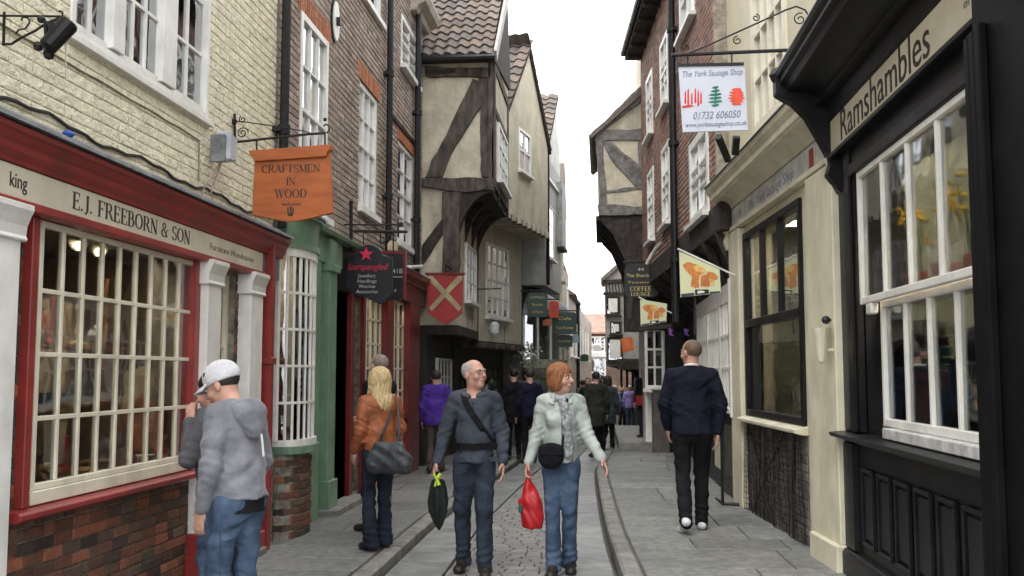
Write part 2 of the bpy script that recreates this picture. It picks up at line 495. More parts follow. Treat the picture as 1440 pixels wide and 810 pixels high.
# ---------------------------------------------------------------- lettering
def text(parent, F, s, u, z, size, mat, d, xs=1.0, shear=0.0, align='CENTER', extr=.002, name='lettering', rot=0.0, width=None):
    cu = bpy.data.curves.new('t', 'FONT'); cu.body = s; cu.align_x = align; cu.align_y = 'CENTER'; cu.size = size
    cu.shear = shear; cu.extrude = extr; cu.resolution_u = 3
    o = bpy.data.objects.new('t', cu); COL.objects.link(o)
    dg = bpy.context.evaluated_depsgraph_get(); me = bpy.data.meshes.new_from_object(o.evaluated_get(dg))
    bpy.data.objects.remove(o); off = _root(parent)
    r = Vector((0, 0, 1)).cross(F.n); sg = 1 if r.dot(F.u) > 0 else -1
    if width:
        ws = [v.co.x for v in me.vertices]; xs = width / max(max(ws) - min(ws), 1e-3)
    cr, sr = math.cos(rot), math.sin(rot)
    for v in me.vertices:
        x, y, q = v.co.x * xs, v.co.y, v.co.z
        x, y = x * cr - y * sr, x * sr + y * cr
        v.co = F.w(u + sg * x, z + y, d + q) - off
    me.materials.clear(); me.materials.append(mat)
    o = bpy.data.objects.new(name, me); COL.objects.link(o); o.parent = parent
    return o

# a small alphabet of serif capitals: S stem, H hairline, each stroke (x0,y0,x1,y1,width)
T_, N_ = .16, .05
def _sf(x, y): return (x - .13, y, x + .13, y, .045)
def _arc(cx, cy, rx, ry, a0, a1, n=9, thick=T_, thin=N_):
    out = []
    for i in range(n):
        t0, t1 = R(a0 + (a1 - a0) * i / n), R(a0 + (a1 - a0) * (i + 1) / n)
        w = thin + (thick - thin) * abs(math.cos((t0 + t1) / 2)) ** 1.3
        out.append((cx + rx * math.cos(t0), cy + ry * math.sin(t0), cx + rx * math.cos(t1), cy + ry * math.sin(t1), w))
    return out
GL = {
 'E': (.72, [(.17, 0, .17, 1, T_), _sf(.15, .02), _sf(.15, .98), (.1, .02, .62, .02, N_), (.62, 0, .62, .24, N_), (.1, .98, .6, .98, N_), (.6, 1, .6, .78, N_), (.2, .52, .48, .52, N_), (.48, .42, .48, .62, N_)]),
 'F': (.68, [(.17, 0, .17, 1, T_), _sf(.17, .02), _sf(.15, .98), (.1, .98, .6, .98, N_), (.6, 1, .6, .76, N_), (.2, .52, .46, .52, N_), (.46, .42, .46, .62, N_)]),
 'J': (.5, [(.3, .1, .3, 1, T_), _sf(.3, .98), (.3, .1, .2, -.08, .1), (.2, -.08, .06, -.08, .08)]),
 'R': (.82, [(.17, 0, .17, 1, T_), _sf(.17, .02), _sf(.15, .98), (.15, .98, .4, .98, N_), (.15, .5, .4, .5, N_), (.42, .5, .72, .03, .13), (.66, .02, .84, .02, N_)] + _arc(.38, .74, .22, .24, 90, -90)),
 'B': (.76, [(.17, 0, .17, 1, T_), _sf(.14, .02), _sf(.14, .98), (.15, .98, .38, .98, N_), (.15, .53, .4, .53, N_), (.15, .02, .42, .02, N_)] + _arc(.36, .75, .2, .23, 90, -90) + _arc(.4, .27, .24, .25, 90, -90)),
 'O': (.9, _arc(.45, .5, .35, .48, 0, 360, 18)),
 'N': (.88, [(.16, 0, .16, 1, N_), _sf(.16, .02), _sf(.12, .98), (.14, .98, .72, .02, .14), (.72, 0, .72, 1, N_), _sf(.72, .98)]),
 'S': (.66, _arc(.33, .74, .22, .24, 20, 270, 10, .13) + _arc(.33, .26, .24, .25, 90, -160, 10, .13) + [(.54, .8, .54, .98, .04), (.1, .02, .1, .22, .04)]),
 'A': (.86, [(.12, .02, .43, 1, N_), (.43, 1, .74, .02, .15), (.25, .34, .62, .34, N_), _sf(.12, .02), _sf(.74, .02)]),
 'C': (.8, _arc(.44, .5, .33, .48, 45, 315, 14) + [(.68, .72, .68, .96, .04)]),
 'D': (.86, [(.17, 0, .17, 1, T_), _sf(.14, .02), _sf(.14, .98), (.15, .98, .38, .98, N_), (.15, .02, .38, .02, N_)] + _arc(.36, .5, .38, .48, 90, -90, 12)),
 'I': (.36, [(.18, 0, .18, 1, T_), _sf(.18, .02), _sf(.18, .98)]),
 'M': (1.0, [(.15, 0, .15, 1, N_), _sf(.15, .02), _sf(.13, .98), (.15, .98, .48, .1, .15), (.48, .1, .82, .98, N_), (.84, 0, .84, 1, T_), _sf(.84, .02), _sf(.86, .98)]),
 'T': (.76, [(.38, 0, .38, 1, T_), _sf(.38, .02), (.06, .98, .7, .98, N_), (.07, 1, .07, .78, N_), (.69, 1, .69, .78, N_)]),
 'W': (1.16, [(.1, 1, .34, .02, .15), (.34, .02, .58, .9, N_), (.56, .96, .8, .02, .15), (.8, .02, 1.04, .98, N_), _sf(.1, .98), _sf(1.04, .98), _sf(.56, .98)]),
 'G': (.86, _arc(.44, .5, .33, .48, 45, 330, 14) + [(.7, .08, .7, .42, .12), _sf(.68, .43), (.68, .74, .68, .96, .04)]),
 'L': (.68, [(.17, 0, .17, 1, T_), _sf(.17, .98), _sf(.15, .02), (.1, .02, .6, .02, N_), (.6, 0, .6, .24, N_)]),
 'H': (.88, [(.17, 0, .17, 1, T_), _sf(.17, .02), _sf(.17, .98), (.71, 0, .71, 1, T_), _sf(.71, .02), _sf(.71, .98), (.2, .5, .7, .5, N_)]),
 'K': (.8, [(.17, 0, .17, 1, T_), _sf(.17, .02), _sf(.17, .98), (.2, .45, .66, .98, N_), (.34, .56, .7, .02, .13)]),
 'U': (.86, [(.16, .3, .16, 1, T_), _sf(.16, .98), (.7, .3, .7, 1, N_), _sf(.7, .98)] + _arc(.43, .32, .27, .3, 180, 360, 8)),
 '&': (.9, _arc(.36, .77, .16, .2, -60, 250, 10, .1) + _arc(.36, .27, .27, .26, 100, 350, 10, .13) + [(.28, .62, .76, .03, .12), (.62, .3, .74, .52, .05), _sf(.76, .52)]),
 '.': (.3, [(.12, .02, .12, .14, .13)]),
 "'": (.25, [(.12, .8, .12, 1, .1)]),
 ' ': (.42, []),
}
def serif(parent, F, s, uc, zc, h, mat, d, width=None, extr=.0015, name='lettering', tight=1.0):
    tot = sum(GL[c][0] for c in s) * tight; k = (width / tot) if width else h
    r = Vector((0, 0, 1)).cross(F.n); sg = 1 if r.dot(F.u) > 0 else -1
    m = MB(); x = -tot / 2; i = 0
    for c in s:
        for (x0, y0, x1, y1, w) in GL[c][1]:
            ax, az, bx, bz = (x + x0) * k, (y0 - .5) * h, (x + x1) * k, (y1 - .5) * h
            dx, dz = bx - ax, bz - az; l = math.hypot(dx, dz) or 1; ww = w * (k if abs(dz) > abs(dx) else h) * .5
            nx, nz = -dz / l * ww, dx / l * ww; e = .0; i += 1
            q = [(ax + nx, az + nz), (bx + nx, bz + nz), (bx - nx, bz - nz), (ax - nx, az - nz)]
            dd = d + extr + (i % 7) * .00012
            m.prism(F, [(uc + sg * a, zc + b) for a, b in q], d, dd)
        x += GL[c][0] * tight
    return part(name, m, mat, parent)
# ---------------------------------------------------------------- the materials of the street
BR_RED = [(.33, .17, .125), (.28, .16, .125), (.24, .17, .14), (.20, .15, .13), (.36, .19, .14), (.30, .21, .17), (.22, .155, .13), (.33, .235, .19)]
BR_BROWN = [(.27, .215, .185), (.33, .27, .23), (.23, .19, .165), (.37, .305, .255), (.29, .24, .205), (.32, .235, .19), (.39, .325, .28)]
BR_GREY = [(.10, .09, .085), (.14, .125, .115), (.075, .07, .068), (.17, .15, .135)]
BR_DARK = [(.05, .035, .03), (.09, .06, .045), (.16, .065, .04), (.07, .055, .045), (.20, .08, .05), (.11, .08, .06), (.06, .045, .04), (.14, .09, .065), (.30, .11, .06), (.10, .055, .045)]
M_brick_red = mk('red brick', None, palette=BR_RED, isl=.18, nscale=22, var=.22, bump=.5, bscale=90, rough=.85, spec=.25)
M_brick_brown = mk('brown brick', None, palette=BR_BROWN, isl=.2, nscale=20, var=.22, bump=.5, bscale=90, rough=.85, spec=.25)
M_brick_dark = mk('dark mottled brick', None, palette=BR_DARK, isl=.25, nscale=24, var=.35, bump=.6, bscale=80, rough=.85, spec=.25)
M_brick_grey = mk('grey old brick', None, palette=BR_GREY, isl=.2, nscale=22, var=.25, bump=.5, bscale=90, rough=.85)
M_brick_orange = mk('orange rubbed brick', (.42, .17, .09), isl=.2, nscale=20, var=.2, bump=.4, rough=.85, spec=.2)
M_brick_cream = mk('cream painted brick', (.84, .785, .595), (.75, .69, .51), isl=.04, nscale=11, var=.09, bump=1.0, bscale=20, rough=.62, dirt=(.42, .37, .27), dirt_amt=.35, dirt_scale=5, spec=.3, bdist=.035)
M_joint_cream = mk('cream painted joint', (.78, .72, .54), (.68, .62, .45), nscale=9, var=.15, bump=.6, bscale=60, rough=.8)
M_mortar = mk('lime mortar', (.34, .30, .25), (.22, .195, .165), nscale=14, var=.2, bump=.6, bscale=120, rough=.95, spec=.1)
M_mortar_d = mk('dirty mortar', (.27, .25, .21), (.14, .125, .105), nscale=14, var=.3, bump=.6, bscale=120, rough=.95, spec=.1)
M_red = mk('red gloss paint', (.27, .030, .025), (.20, .022, .020), nscale=3, var=.14, bump=.08, bscale=30, rough=.38, spec=.5, dirt=(.09, .03, .025), dirt_amt=.5, dirt_scale=7)
M_red_d = mk('dark red gloss paint', (.17, .014, .016), (.11, .010, .012), nscale=3, var=.14, bump=.06, rough=.35, spec=.5)
M_white = mk('white gloss paint', (.78, .77, .73), (.68, .67, .62), nscale=4, var=.06, bump=.06, bscale=30, rough=.4, dirt=(.38, .36, .31), dirt_amt=.4, dirt_scale=6)
M_ivory = mk('ivory gloss paint', (.74, .69, .55), (.64, .59, .46), nscale=4, var=.07, bump=.07, bscale=30, rough=.42, dirt=(.33, .29, .22), dirt_amt=.4, dirt_scale=6)
M_cream = mk('cream shop paint', (.74, .70, .54), (.65, .61, .46), nscale=3, var=.07, bump=.08, bscale=30, rough=.42, dirt=(.30, .26, .18), dirt_amt=.45, dirt_scale=4)
M_board = mk('buff sign board', (.60, .55, .43), (.53, .48, .37), nscale=3, var=.06, bump=.04, rough=.5, dirt=(.36, .32, .25), dirt_amt=.3)
M_green = mk('green shop paint', (.17, .275, .18), (.13, .215, .145), nscale=3, var=.12, bump=.06, rough=.4, dirt=(.05, .08, .05), dirt_amt=.4, dirt_scale=5)
M_black = mk('black gloss paint', (.010, .010, .012), (.006, .006, .007), nscale=4, var=.25, bump=.14, bscale=22, rough=.42, spec=.22, dirt=(.045, .043, .040), dirt_amt=.3, dirt_scale=7)
M_iron = mk('black iron', (.018, .018, .02), nscale=20, var=.2, bump=.15, bscale=90, rough=.45, metal=.3)
M_lead = mk('grey lead sheet', (.20, .21, .22), (.12, .125, .13), nscale=8, var=.25, bump=.5, bscale=18, rough=.6, metal=.2, bdist=.02)
M_plaster = mk('cream limewashed plaster', (.60, .55, .425), (.47, .43, .34), nscale=2.2, var=.16, bump=.6, bscale=16, rough=.9, dirt=(.20, .18, .14), dirt_amt=.7, dirt_scale=1.9, spec=.15, bdist=.025)
M_plaster_g = mk('grey cream render', (.58, .54, .42), (.50, .465, .37), nscale=2.5, var=.1, bump=.25, bscale=25, rough=.85, dirt=(.25, .23, .18), dirt_amt=.5, dirt_scale=1.8, spec=.2)
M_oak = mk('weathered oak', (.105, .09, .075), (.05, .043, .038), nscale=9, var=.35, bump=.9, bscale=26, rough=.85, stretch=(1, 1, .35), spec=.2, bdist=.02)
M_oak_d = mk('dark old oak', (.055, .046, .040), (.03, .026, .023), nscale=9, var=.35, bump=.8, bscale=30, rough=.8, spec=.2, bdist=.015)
M_tile = mk('clay pantile', None, palette=[(.13, .105, .09), (.17, .135, .11), (.11, .095, .085), (.19, .14, .11), (.15, .125, .11)], isl=.22, nscale=16, var=.3, bump=.5, bscale=50, rough=.8, dirt=(.10, .10, .085), dirt_amt=.6, dirt_scale=5)
M_tile_r = mk('red clay tile', None, palette=[(.34, .14, .085), (.28, .13, .09), (.38, .17, .10)], isl=.2, nscale=16, var=.25, bump=.4, rough=.8)
M_slab = mk('york stone slab', (.205, .207, .195), (.125, .126, .118), isl=.18, nscale=14, var=.16, bump=.6, bscale=60, rough=.62, dirt=(.085, .083, .076), dirt_amt=.6, dirt_scale=2.2, spec=.4, bdist=.01, spots=(4.5, .07, (.09, .088, .082)))
M_slab_b = mk('pale channel stone', (.25, .257, .252), (.175, .18, .175), isl=.15, nscale=4, var=.18, bump=.5, bscale=35, rough=.5, dirt=(.09, .09, .082), dirt_amt=.6, dirt_scale=5, spec=.45)
M_kerb = mk('kerb stone', (.23, .225, .205), (.15, .148, .135), isl=.12, nscale=6, var=.2, bump=.5, bscale=40, rough=.7)
M_sett = mk('stone sett', None, palette=[(.20, .195, .185), (.23, .222, .208), (.18, .178, .17), (.245, .235, .22)], isl=.12, nscale=18, var=.25, bump=.6, bscale=60, rough=.6)
M_joint = mk('gritty joint', (.10, .096, .088), nscale=30, var=.3, bump=.6, bscale=150, rough=.95)
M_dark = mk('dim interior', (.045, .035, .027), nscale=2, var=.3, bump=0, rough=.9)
M_matte = mk('matt black paint', (.006, .006, .007), nscale=4, var=.25, bump=.12, bscale=22, rough=.6, spec=.1)
M_inter = mk('shop interior brown', (.22, .14, .085), (.10, .065, .04), nscale=2.5, var=.35, bump=0, rough=.8)
M_inter_c = mk('shop interior cream', (.42, .37, .26), (.33, .29, .21), nscale=2, var=.15, bump=0, rough=.8)
M_curtain = mk('net curtain', (.75, .76, .76), (.55, .57, .58), nscale=3, var=.1, bump=.2, stretch=(6, 6, .3), rough=.9)
M_wood = mk('varnished wood', (.33, .17, .07), (.22, .10, .04), nscale=8, var=.2, bump=.1, rough=.45, stretch=(1, 1, 4))
M_glass = glass_mat('shop glass', (.90, .92, .90), .75, .015, .015)
M_glass_up = glass_mat('upper window glass', (.55, .6, .62), 1.6, .04, .22)
M_glass_bow = glass_mat('bow window glass', (.75, .78, .78), 1.2, .08, .06)
M_ink = mk('dark lettering', (.035, .03, .028), nscale=20, var=.1, bump=0, rough=.6)
M_inkg = mk('faded lettering', (.22, .19, .15), nscale=20, var=.15, bump=0, rough=.6)

# ---------------------------------------------------------------- ground
def interp(tab, y):
    if y <= tab[0][0]: return tab[0][1]
    for (a, b), (c, d) in zip(tab, tab[1:]):
        if y <= c: return b + (d - b) * (y - a) / (c - a)
    (a, b), (c, d) = tab[-2], tab[-1]
    return d + (d - b) / (c - a) * (y - c)
KR = [(0, .50), (6, .235), (8.1, .135), (9.65, .058), (11.6, .0), (14.2, -.055), (16.2, -.085), (17.6, -.075), (19, -.02), (20.4, .05), (22.5, .13), (25, .22), (30, .47), (36, .95), (45, 1.8), (60, 3.2)]
KL = [(0, -1.74), (10.8, -1.80), (19.8, -1.50), (25.5, -1.0), (32, -.5), (40, 0.05), (60, 1.5)]
def kR(y): return interp(KR, y)
def kL(y): return interp(KL, y)
def gz(y):
    if y < 11: return 0.0
    if y < 46: return -0.00068 * (y - 11) ** 2
    return gz(45.999) - (y - 46) * .0476
PH_L, PH_R = .065, .11

def sheet(fa, fb, dz, y0, y1, n):
    m = MB(); m.rings([[Vector((fa(y), y, gz(y) + dz)), Vector((fb(y), y, gz(y) + dz))] for y in [y0 + (y1 - y0) * i / n for i in range(n + 1)]], closed=False)
    return m
gm = MB()
ys = [-30, -10, 0, 11] + [11 + 3 * i for i in range(1, 20)] + [90, 150, 400, 900]
gm.rings([[Vector((x, y, gz(min(y, 90)) - .13)) for x in (-900, -40, -8, -3, 0, 3, 8, 40, 900)] for y in ys], closed=False)
M_gnd = mk('distant ground', (.16, .155, .14), nscale=.5, var=.2, bump=.2)
g = part('ground', gm, M_gnd, kind='structure')
road = structure('road')
def ybase(m_): pass
part('road_bed', sheet(kL, kR, -.035, -3, 70, 60), M_joint, road)
pl = structure('left_pavement'); pr = structure('right_pavement')
def solid_strip(fa, fb, top, y0, y1, n, deep=.3):
    m = MB(); rs = []
    for i in range(n + 1):
        y = y0 + (y1 - y0) * i / n; z = gz(y) + top
        rs.append([Vector((fa(y), y, z - deep)), Vector((fb(y), y, z - deep)), Vector((fb(y), y, z)), Vector((fa(y), y, z))])
    m.rings(rs); return m
part('pavement_bed', solid_strip(lambda y: -6.0, lambda y: kL(y) - .02, PH_L - .014, -3, 70, 60), M_joint, pl)
part('pavement_bed', solid_strip(lambda y: kR(y) + .02, lambda y: 7.0, PH_R - .014, -3, 70, 60), M_joint, pr)

def slab(parent, x0, x1, y0, y1, top, mat, name='slab', g=.0075, th=.06, c=.006, fx=None, tilt=.0022, rnd=random):
    """one stone with worn edges; x0,x1 as functions of y"""
    a = y0 + g; b = y1 - g; t = [rnd.uniform(-tilt, tilt) for _ in range(4)]
    X = [(x0(a) + g, a), (x1(a) - g, a), (x1(b) - g, b), (x0(b) + g, b)]
    cx = sum(p[0] for p in X) / 4; cy = sum(p[1] for p in X) / 4
    P = []
    for i, (x, y) in enumerate(X): P.append(Vector((x, y, gz(y) + top - th)))
    for i, (x, y) in enumerate(X): P.append(Vector((x, y, gz(y) + top - c + t[i])))
    for i, (x, y) in enumerate(X):
        P.append(Vector((x + (c if x < cx else -c) * 1.3, y + (c if y < cy else -c) * 1.3, gz(y) + top + t[i])))
    F = [(8, 9, 10, 11)] + [(4 + i, 4 + (i + 1) % 4, 8 + (i + 1) % 4, 8 + i) for i in range(4)] + [(i, (i + 1) % 4, 4 + (i + 1) % 4, 4 + i) for i in range(4)]
    if parent is None: return P, F
    m = MB(); m.add(P, F)
    return part(name, m, mat, parent)

def pave(parent, fa, fb, top, mat, y0, y1, rowlen, ncol, name='slab', far=30, seed=3, th=.06):
    rnd = random.Random(seed); y = y0; rest = MB()
    while y < y1:
        L_ = rnd.uniform(*rowlen); n = rnd.choice(ncol)
        fr = [0.0] + sorted((i + rnd.uniform(-.2, .2)) / n for i in range(1, n)) + [1.0]
        for i in range(n):
            A, B = fr[i], fr[i + 1]
            xa = (lambda A: lambda yy: fa(yy) + (fb(yy) - fa(yy)) * A)(A); xb = (lambda B: lambda yy: fa(yy) + (fb(yy) - fa(yy)) * B)(B)
            if y < far: slab(parent, xa, xb, y, y + L_, top + rnd.uniform(-.003, .003), mat, name, rnd=rnd, th=th, c=.006 if th < .1 else .016)
            else:
                P, F_ = slab(None, xa, xb, y, y + L_, top, mat, rnd=rnd); rest.add(P, F_)
        y += L_
    if rest.v: part('far_' + name, rest, mat, parent, kind='stuff')
pave(pl, lambda y: -3.35, lambda y: kL(y) - .17, PH_L, M_slab, 3.2, 60, (.5, .85), (1, 2, 2), seed=4)
pave(pr, lambda y: kR(y) + .17, lambda y: 2.3, PH_R, M_slab, 3.2, 60, (.55, .95), (2, 2, 3), seed=5)
pave(pl, lambda y: kL(y) - .165, lambda y: kL(y), PH_L + .002, M_kerb, 3.2, 60, (.7, 1.1), (1,), name='kerb_stone', seed=6, th=.15)
pave(pr, lambda y: kR(y), lambda y: kR(y) + .165, PH_R + .002, M_kerb, 3.2, 60, (.7, 1.1), (1,), name='kerb_stone', seed=7, th=.18)
pave(road, lambda y: kL(y) + .028, lambda y: kL(y) + .50, 0.0, M_slab_b, 3.2, 60, (.7, 1.0), (1,), name='channel_stone', seed=8)
pave(road, lambda y: kR(y) - .50, lambda y: kR(y) - .024, 0.0, M_slab_b, 3.2, 60, (.7, 1.0), (1,), name='channel_stone', seed=9)
# raised entrance platform on the far right
st = MB(); st.prism(Frame(0, 0, 1, 0, 0, 1), [(.34, -.2), (2.2, -.2), (2.2, .235), (.34, .235)], 20.6, 27.0)
part('raised_step', st, M_kerb, pr, bev=.02)
# setts between the channel stones
def setts():
    rnd = random.Random(11); y = 3.6; k = 0; rest = MB(); cnt = 0; row = 0; allp = []
    while y < 34:
        L_ = rnd.uniform(.095, .125); a, b = kL(y) + .51, kR(y) - .51; x = a - (rnd.uniform(0, .12)); row += 1
        while x < b - .03:
            w = rnd.uniform(.12, .20); x0, x1 = max(x, a), min(x + w, b)
            if x1 - x0 > .03: allp.append((x0, x1, y, y + L_, rnd.uniform(-.002, .002)))
            x += w
        y += L_
    allp.sort(key=lambda t: t[2] + (100 if t[2] < 7.5 else 0))
    for i, (x0, x1, ya, yb, dz) in enumerate(allp):
        P, F_ = slab(None, lambda q: x0, lambda q: x1, ya, yb, dz - .004, None, g=.004, th=.05, c=.006, tilt=.002, rnd=rnd)
        if i < 300: part('sett', MB().add(P, F_), M_sett, road)
        else: rest.add(P, F_)
    part('sett_paving', rest, M_sett, road, kind='stuff')
setts()
# =================================================================== LEFT SIDE
def baluster_post(mb, F, u0, u1, z0, z1, d0, d1): mb.box(F, u0, u1, z0, z1, d0, d1)

# ---------------- A: cream painted brick house over the red woodcraft shop
A1 = 9.15
houseA = thing('painted_brick_house', 'cream painted brick house over a red shopfront, nearest house on the left', 'house', (-3.1, 6.0, 0))
zc = 2.89                                    # top of the shopfront cornice
w1 = (LW.U(93), LW.U(281), LW.Z(200, 108), 5.9)
w1 = (5.45, LW.U(281), LW.Z(275, 160) , 5.6)
mm = MB(); wall(mm, LW, 1.5, A1, zc - .2, 8.6, [w1], -.35, -.004)
part('wall', mm, M_joint_cream, houseA)
lay_bricks(houseA, LW, 2.2, A1, zc, 7.6, [w1], M_brick_cream, nind=300, seed=2, proud=.0045, j=.008)
mm = MB().wbox(-8.6, -6.15, 1.5, A1, -.2, 8.6).wbox(-6.149, -3.46, 1.5, 1.7, -.2, 8.6); part('side_wall', mm, M_plaster_g, houseA)
mm = MB().prism(front(1.4), [(-8.9, 8.6), (-2.85, 8.6), (-2.85, 8.68), (-5.9, 11.4), (-8.9, 8.7)], -A1 + 1.4, 0)
part('roof', mm, M_tile, houseA)
# upstairs window, three lights
ww = window(houseA, LW, w1[0], w1[1], w1[2], w1[3], 1, 1, M_white, M_glass_up, d=.015, fw=.05, bar=.02, ft=.10, sill=.045, silld=.0)
for c_ in list(ww.children):
    if c_.name.startswith('pane'): bpy.data.objects.remove(c_)
uu = [w1[0] + .07, LW.U(138), LW.U(156), LW.U(212), LW.U(232), w1[1] - .07]
mm = MB(); mm.box(LW, uu[1], uu[2], w1[2] + .07, w1[3] - .07, -.07, .022); mm.box(LW, uu[3], uu[4], w1[2] + .07, w1[3] - .07, -.07, .022)
part('mullion', mm, M_white, ww, bev=.004)
mm = MB()
for (a, b, n) in ((uu[0], uu[1], 2), (uu[2], uu[3], 3), (uu[4], uu[5], 2)):
    zs = [w1[2] + .09 + .42 * k for k in range(5)]
    for i in range(n):
        for k in range(4):
            pane_obj(ww, LW, a + (b - a) * i / n, a + (b - a) * (i + 1) / n, zs[k], zs[k + 1], -.04, M_glass_up)
    for i in range(1, n): mm.box(LW, a + (b - a) * i / n - .012, a + (b - a) * i / n + .012, w1[2] + .07, w1[3] - .07, -.055, -.02)
    for k in range(1, 4): mm.box(LW, a, b, zs[k] - .012, zs[k] + .012, -.053, -.022)
    mm.box(LW, a, b, w1[2] + .069, w1[2] + .10, -.06, -.015)
part('glazing_bar', mm, M_white, ww)
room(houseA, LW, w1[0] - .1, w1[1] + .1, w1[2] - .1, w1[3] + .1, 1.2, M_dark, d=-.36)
mm = MB(); rnd = random.Random(3)
for (a, b) in ((5.5, 5.75), (6.9, 7.1)):
    pts = [(a + (b - a) * i / 16, .03 * math.sin(i * 1.4)) for i in range(17)]
    mm.rings([[LW.w(u, z, -.2 + d) for u, d in pts] for z in (w1[2], w1[3])], closed=False)
part('curtain', mm, M_curtain, houseA)

# the ledge of old flashing, cable and stucco line above the shop cornice
mm = MB().molding(LW, [(0, zc + .12), (.04, zc + .10), (.22, zc + .012), (.225, zc - .01), (0, zc - .01)], 2.2, A1 - .05)
part('lead_flashing', mm, M_lead, houseA)
mm = MB(); pts = []
for i in range(60):
    u = 3.0 + (A1 - 3.1) * i / 59; pts.append(LW.w(u, zc + .165 + .018 * math.sin(u * 5.1) + .01 * math.sin(u * 17), .012))
mm.tube(pts, .011, 6); part('cable', mm, M_iron, houseA)
mm = MB(); pts = [LW.w(3.2 + .2 * i, 3.43 + .004 * math.sin(i * 2.), .010) for i in range(20)] + [LW.w(7.35, 3.42, .01), LW.w(7.36, 3.1, .01)]
mm.tube(pts, .006, 5); part('wire', mm, mk('old wire', (.24, .20, .15), rough=.7), houseA)
solo('crumpled_cloth', MB().ball(LW.w(LW.U(83, .15), zc + .06, .15), .035, 8, sz=.6), mk('blue cloth', (.03, .10, .45)), 'small crumpled blue scrap lying on the ledge over the red shopfront', 'litter', bev=.0)

# shopfront
sf = MB()
# cornice profile, deep red
prof = [(.0, zc - .012), (.20, zc - .02), (.20, zc - .05), (.185, zc - .055), (.17, zc - .09), (.155, zc - .105), (.15, zc - .14), (.125, zc - .175), (.12, zc - .198), (.0, zc - .198)]
part('cornice', MB().molding(LW, prof, 2.2, A1 - .04), M_red, houseA, bev=.003)
zb1, zb0 = 1.62 + .3586 * 2.99, 1.62 + .3006 * 2.99
bd = part('fascia_board', MB().box(LW, 2.2, LW.U(366, .11), zb0, zb1 - .005, 0, .11), M_board, houseA, bev=.003)
part('fascia_rail', MB().box(LW, 2.2, A1 - .30, zb0 - .05, zb0 - .001, 0, .13), M_red, houseA, bev=.006)
part('fascia_end', MB().box(LW, LW.U(366, .11) + .003, A1 - .05, zb0 - .03, zb1, 0, .09), mk('slate blue paint', (.17, .20, .23)), houseA)
uc = (LW.U(92, .11) + LW.U(262, .11)) / 2
serif(bd, LW, 'E.J. FREEBORN & SON', uc, (zb0 + zb1) / 2 + .0, .098, M_ink, .111, width=LW.U(262, .11) - LW.U(92, .11))
text(bd, LW, 'Furniture Woodcarver', (LW.U(287, .11) + LW.U(356, .11)) / 2, (zb0 + zb1) / 2 - .01, .072, M_inkg, .111, width=LW.U(352, .11) - LW.U(289, .11), shear=.0)
text(bd, LW, 'king', LW.U(14, .11), (zb0 + zb1) / 2 + .0, .11, M_ink, .111, xs=.9)

# window of the shop: nine columns, four rows of ivory bars
FWm = .02
wz0, wz1 = .985, 2.465
wu0, wu1 = LW.U(42), LW.U(266)
mm = MB(); holes = [(wu0, wu1, wz0 - .02, wz1 + .02), (LW.U(311), LW.U(329), .12, 2.45), (LW.U(273, .0), LW.U(286), 1.0, 1.0)]
wall(mm, LW, 2.2, A1 - .02, -.1, zc - .22, holes, -.3, -.006)
part('shop_wall', mm, M_mortar_d, houseA)
lay_bricks(houseA, LW, 4.5, LW.U(345), PH_L, .865, [(LW.U(311), LW.U(329), .12, 2.45), (LW.U(286), LW.U(311), 0, 3)], M_brick_dark, nind=300, seed=5, bl=.19, bh=.060, proud=.007,
           soldier=[(LW.U(31), LW.U(268), .875, .925)])
lay_bricks(houseA, LW, LW.U(22.0), LW.U(32), PH_L, zb0 - .05, [], M_brick_dark, nind=60, seed=6)
lay_bricks(houseA, LW, LW.U(274), LW.U(286), .95, zb0 - .05, [], M_brick_dark, nind=60, seed=7)
lay_bricks(houseA, LW, LW.U(329), LW.U(346), PH_L, zb0 - .05, [], M_brick_dark, nind=60, seed=8)
sw = window(houseA, LW, wu0, wu1, wz0, wz1, 9, 4, M_ivory, M_glass, d=.035, fw=.035, bar=.026, ft=.048, sill=0, name='shop_window', bev=.004)
part('sill', MB().box(LW, wu0 - .02, wu1 + .02, wz0 - .075, wz0 - .002, -.05, .05), M_ivory, sw, bev=.004)
part('red_sill', MB().molding(LW, [(0, wz0 - .078), (.11, wz0 - .088), (.125, wz0 - .10), (.125, wz0 - .125), (.10, wz0 - .14), (0, wz0 - .142)], LW.U(31.5, .1), LW.U(272, .05)), M_red, sw, bev=.003)
for (a, b) in ((LW.U(31.5, .03), LW.U(41.5, .03)), (LW.U(266.5, .03), LW.U(274, .03)), (LW.U(284, .03), LW.U(290, .03))):
    part('red_jamb', MB().box(LW, a, b, wz0 - .08 if a < 7.3 else .14, zb0 - .051, -.05, .06), M_red, houseA, bev=.005)
def pilaster(u0, u1, plinth=True, zt=zb0 + .045, zcap=None):
    p = MB(); zc0 = zb0 - .06
    p.box(LW, u0, u1, .42, zc0 - .10, 0, .12)
    part('pilaster', p, M_white, houseA, bev=.006)
    c = MB(); c.molding(LW, [(0, zc0 - .16), (.13, zc0 - .16), (.14, zc0 - .15), (.13, zc0 - .13), (.135, zc0 - .08), (.155, zc0 - .03), (.17, zc0 + .0), (.17, zc0 + .03), (0, zc0 + .03)], u0 - .03, u1 + .03)
    part('capital', c, M_white, houseA, bev=.004)
    if plinth: 
        q = MB().box(LW, u0 - .03, u1 + .03, PH_L - .05, .42, 0, .15); part('plinth', q, M_red, houseA, bev=.01)
        part('plinth', MB().box(LW, u0 - .045, u1 + .045, PH_L - .05, .26, 0, .17), M_red, houseA, bev=.012)
pilaster(4.6, LW.U(22, .12)); pilaster(LW.U(290, .12), LW.U(309, .12)); pilaster(LW.U(351, .12), LW.U(368, .12))
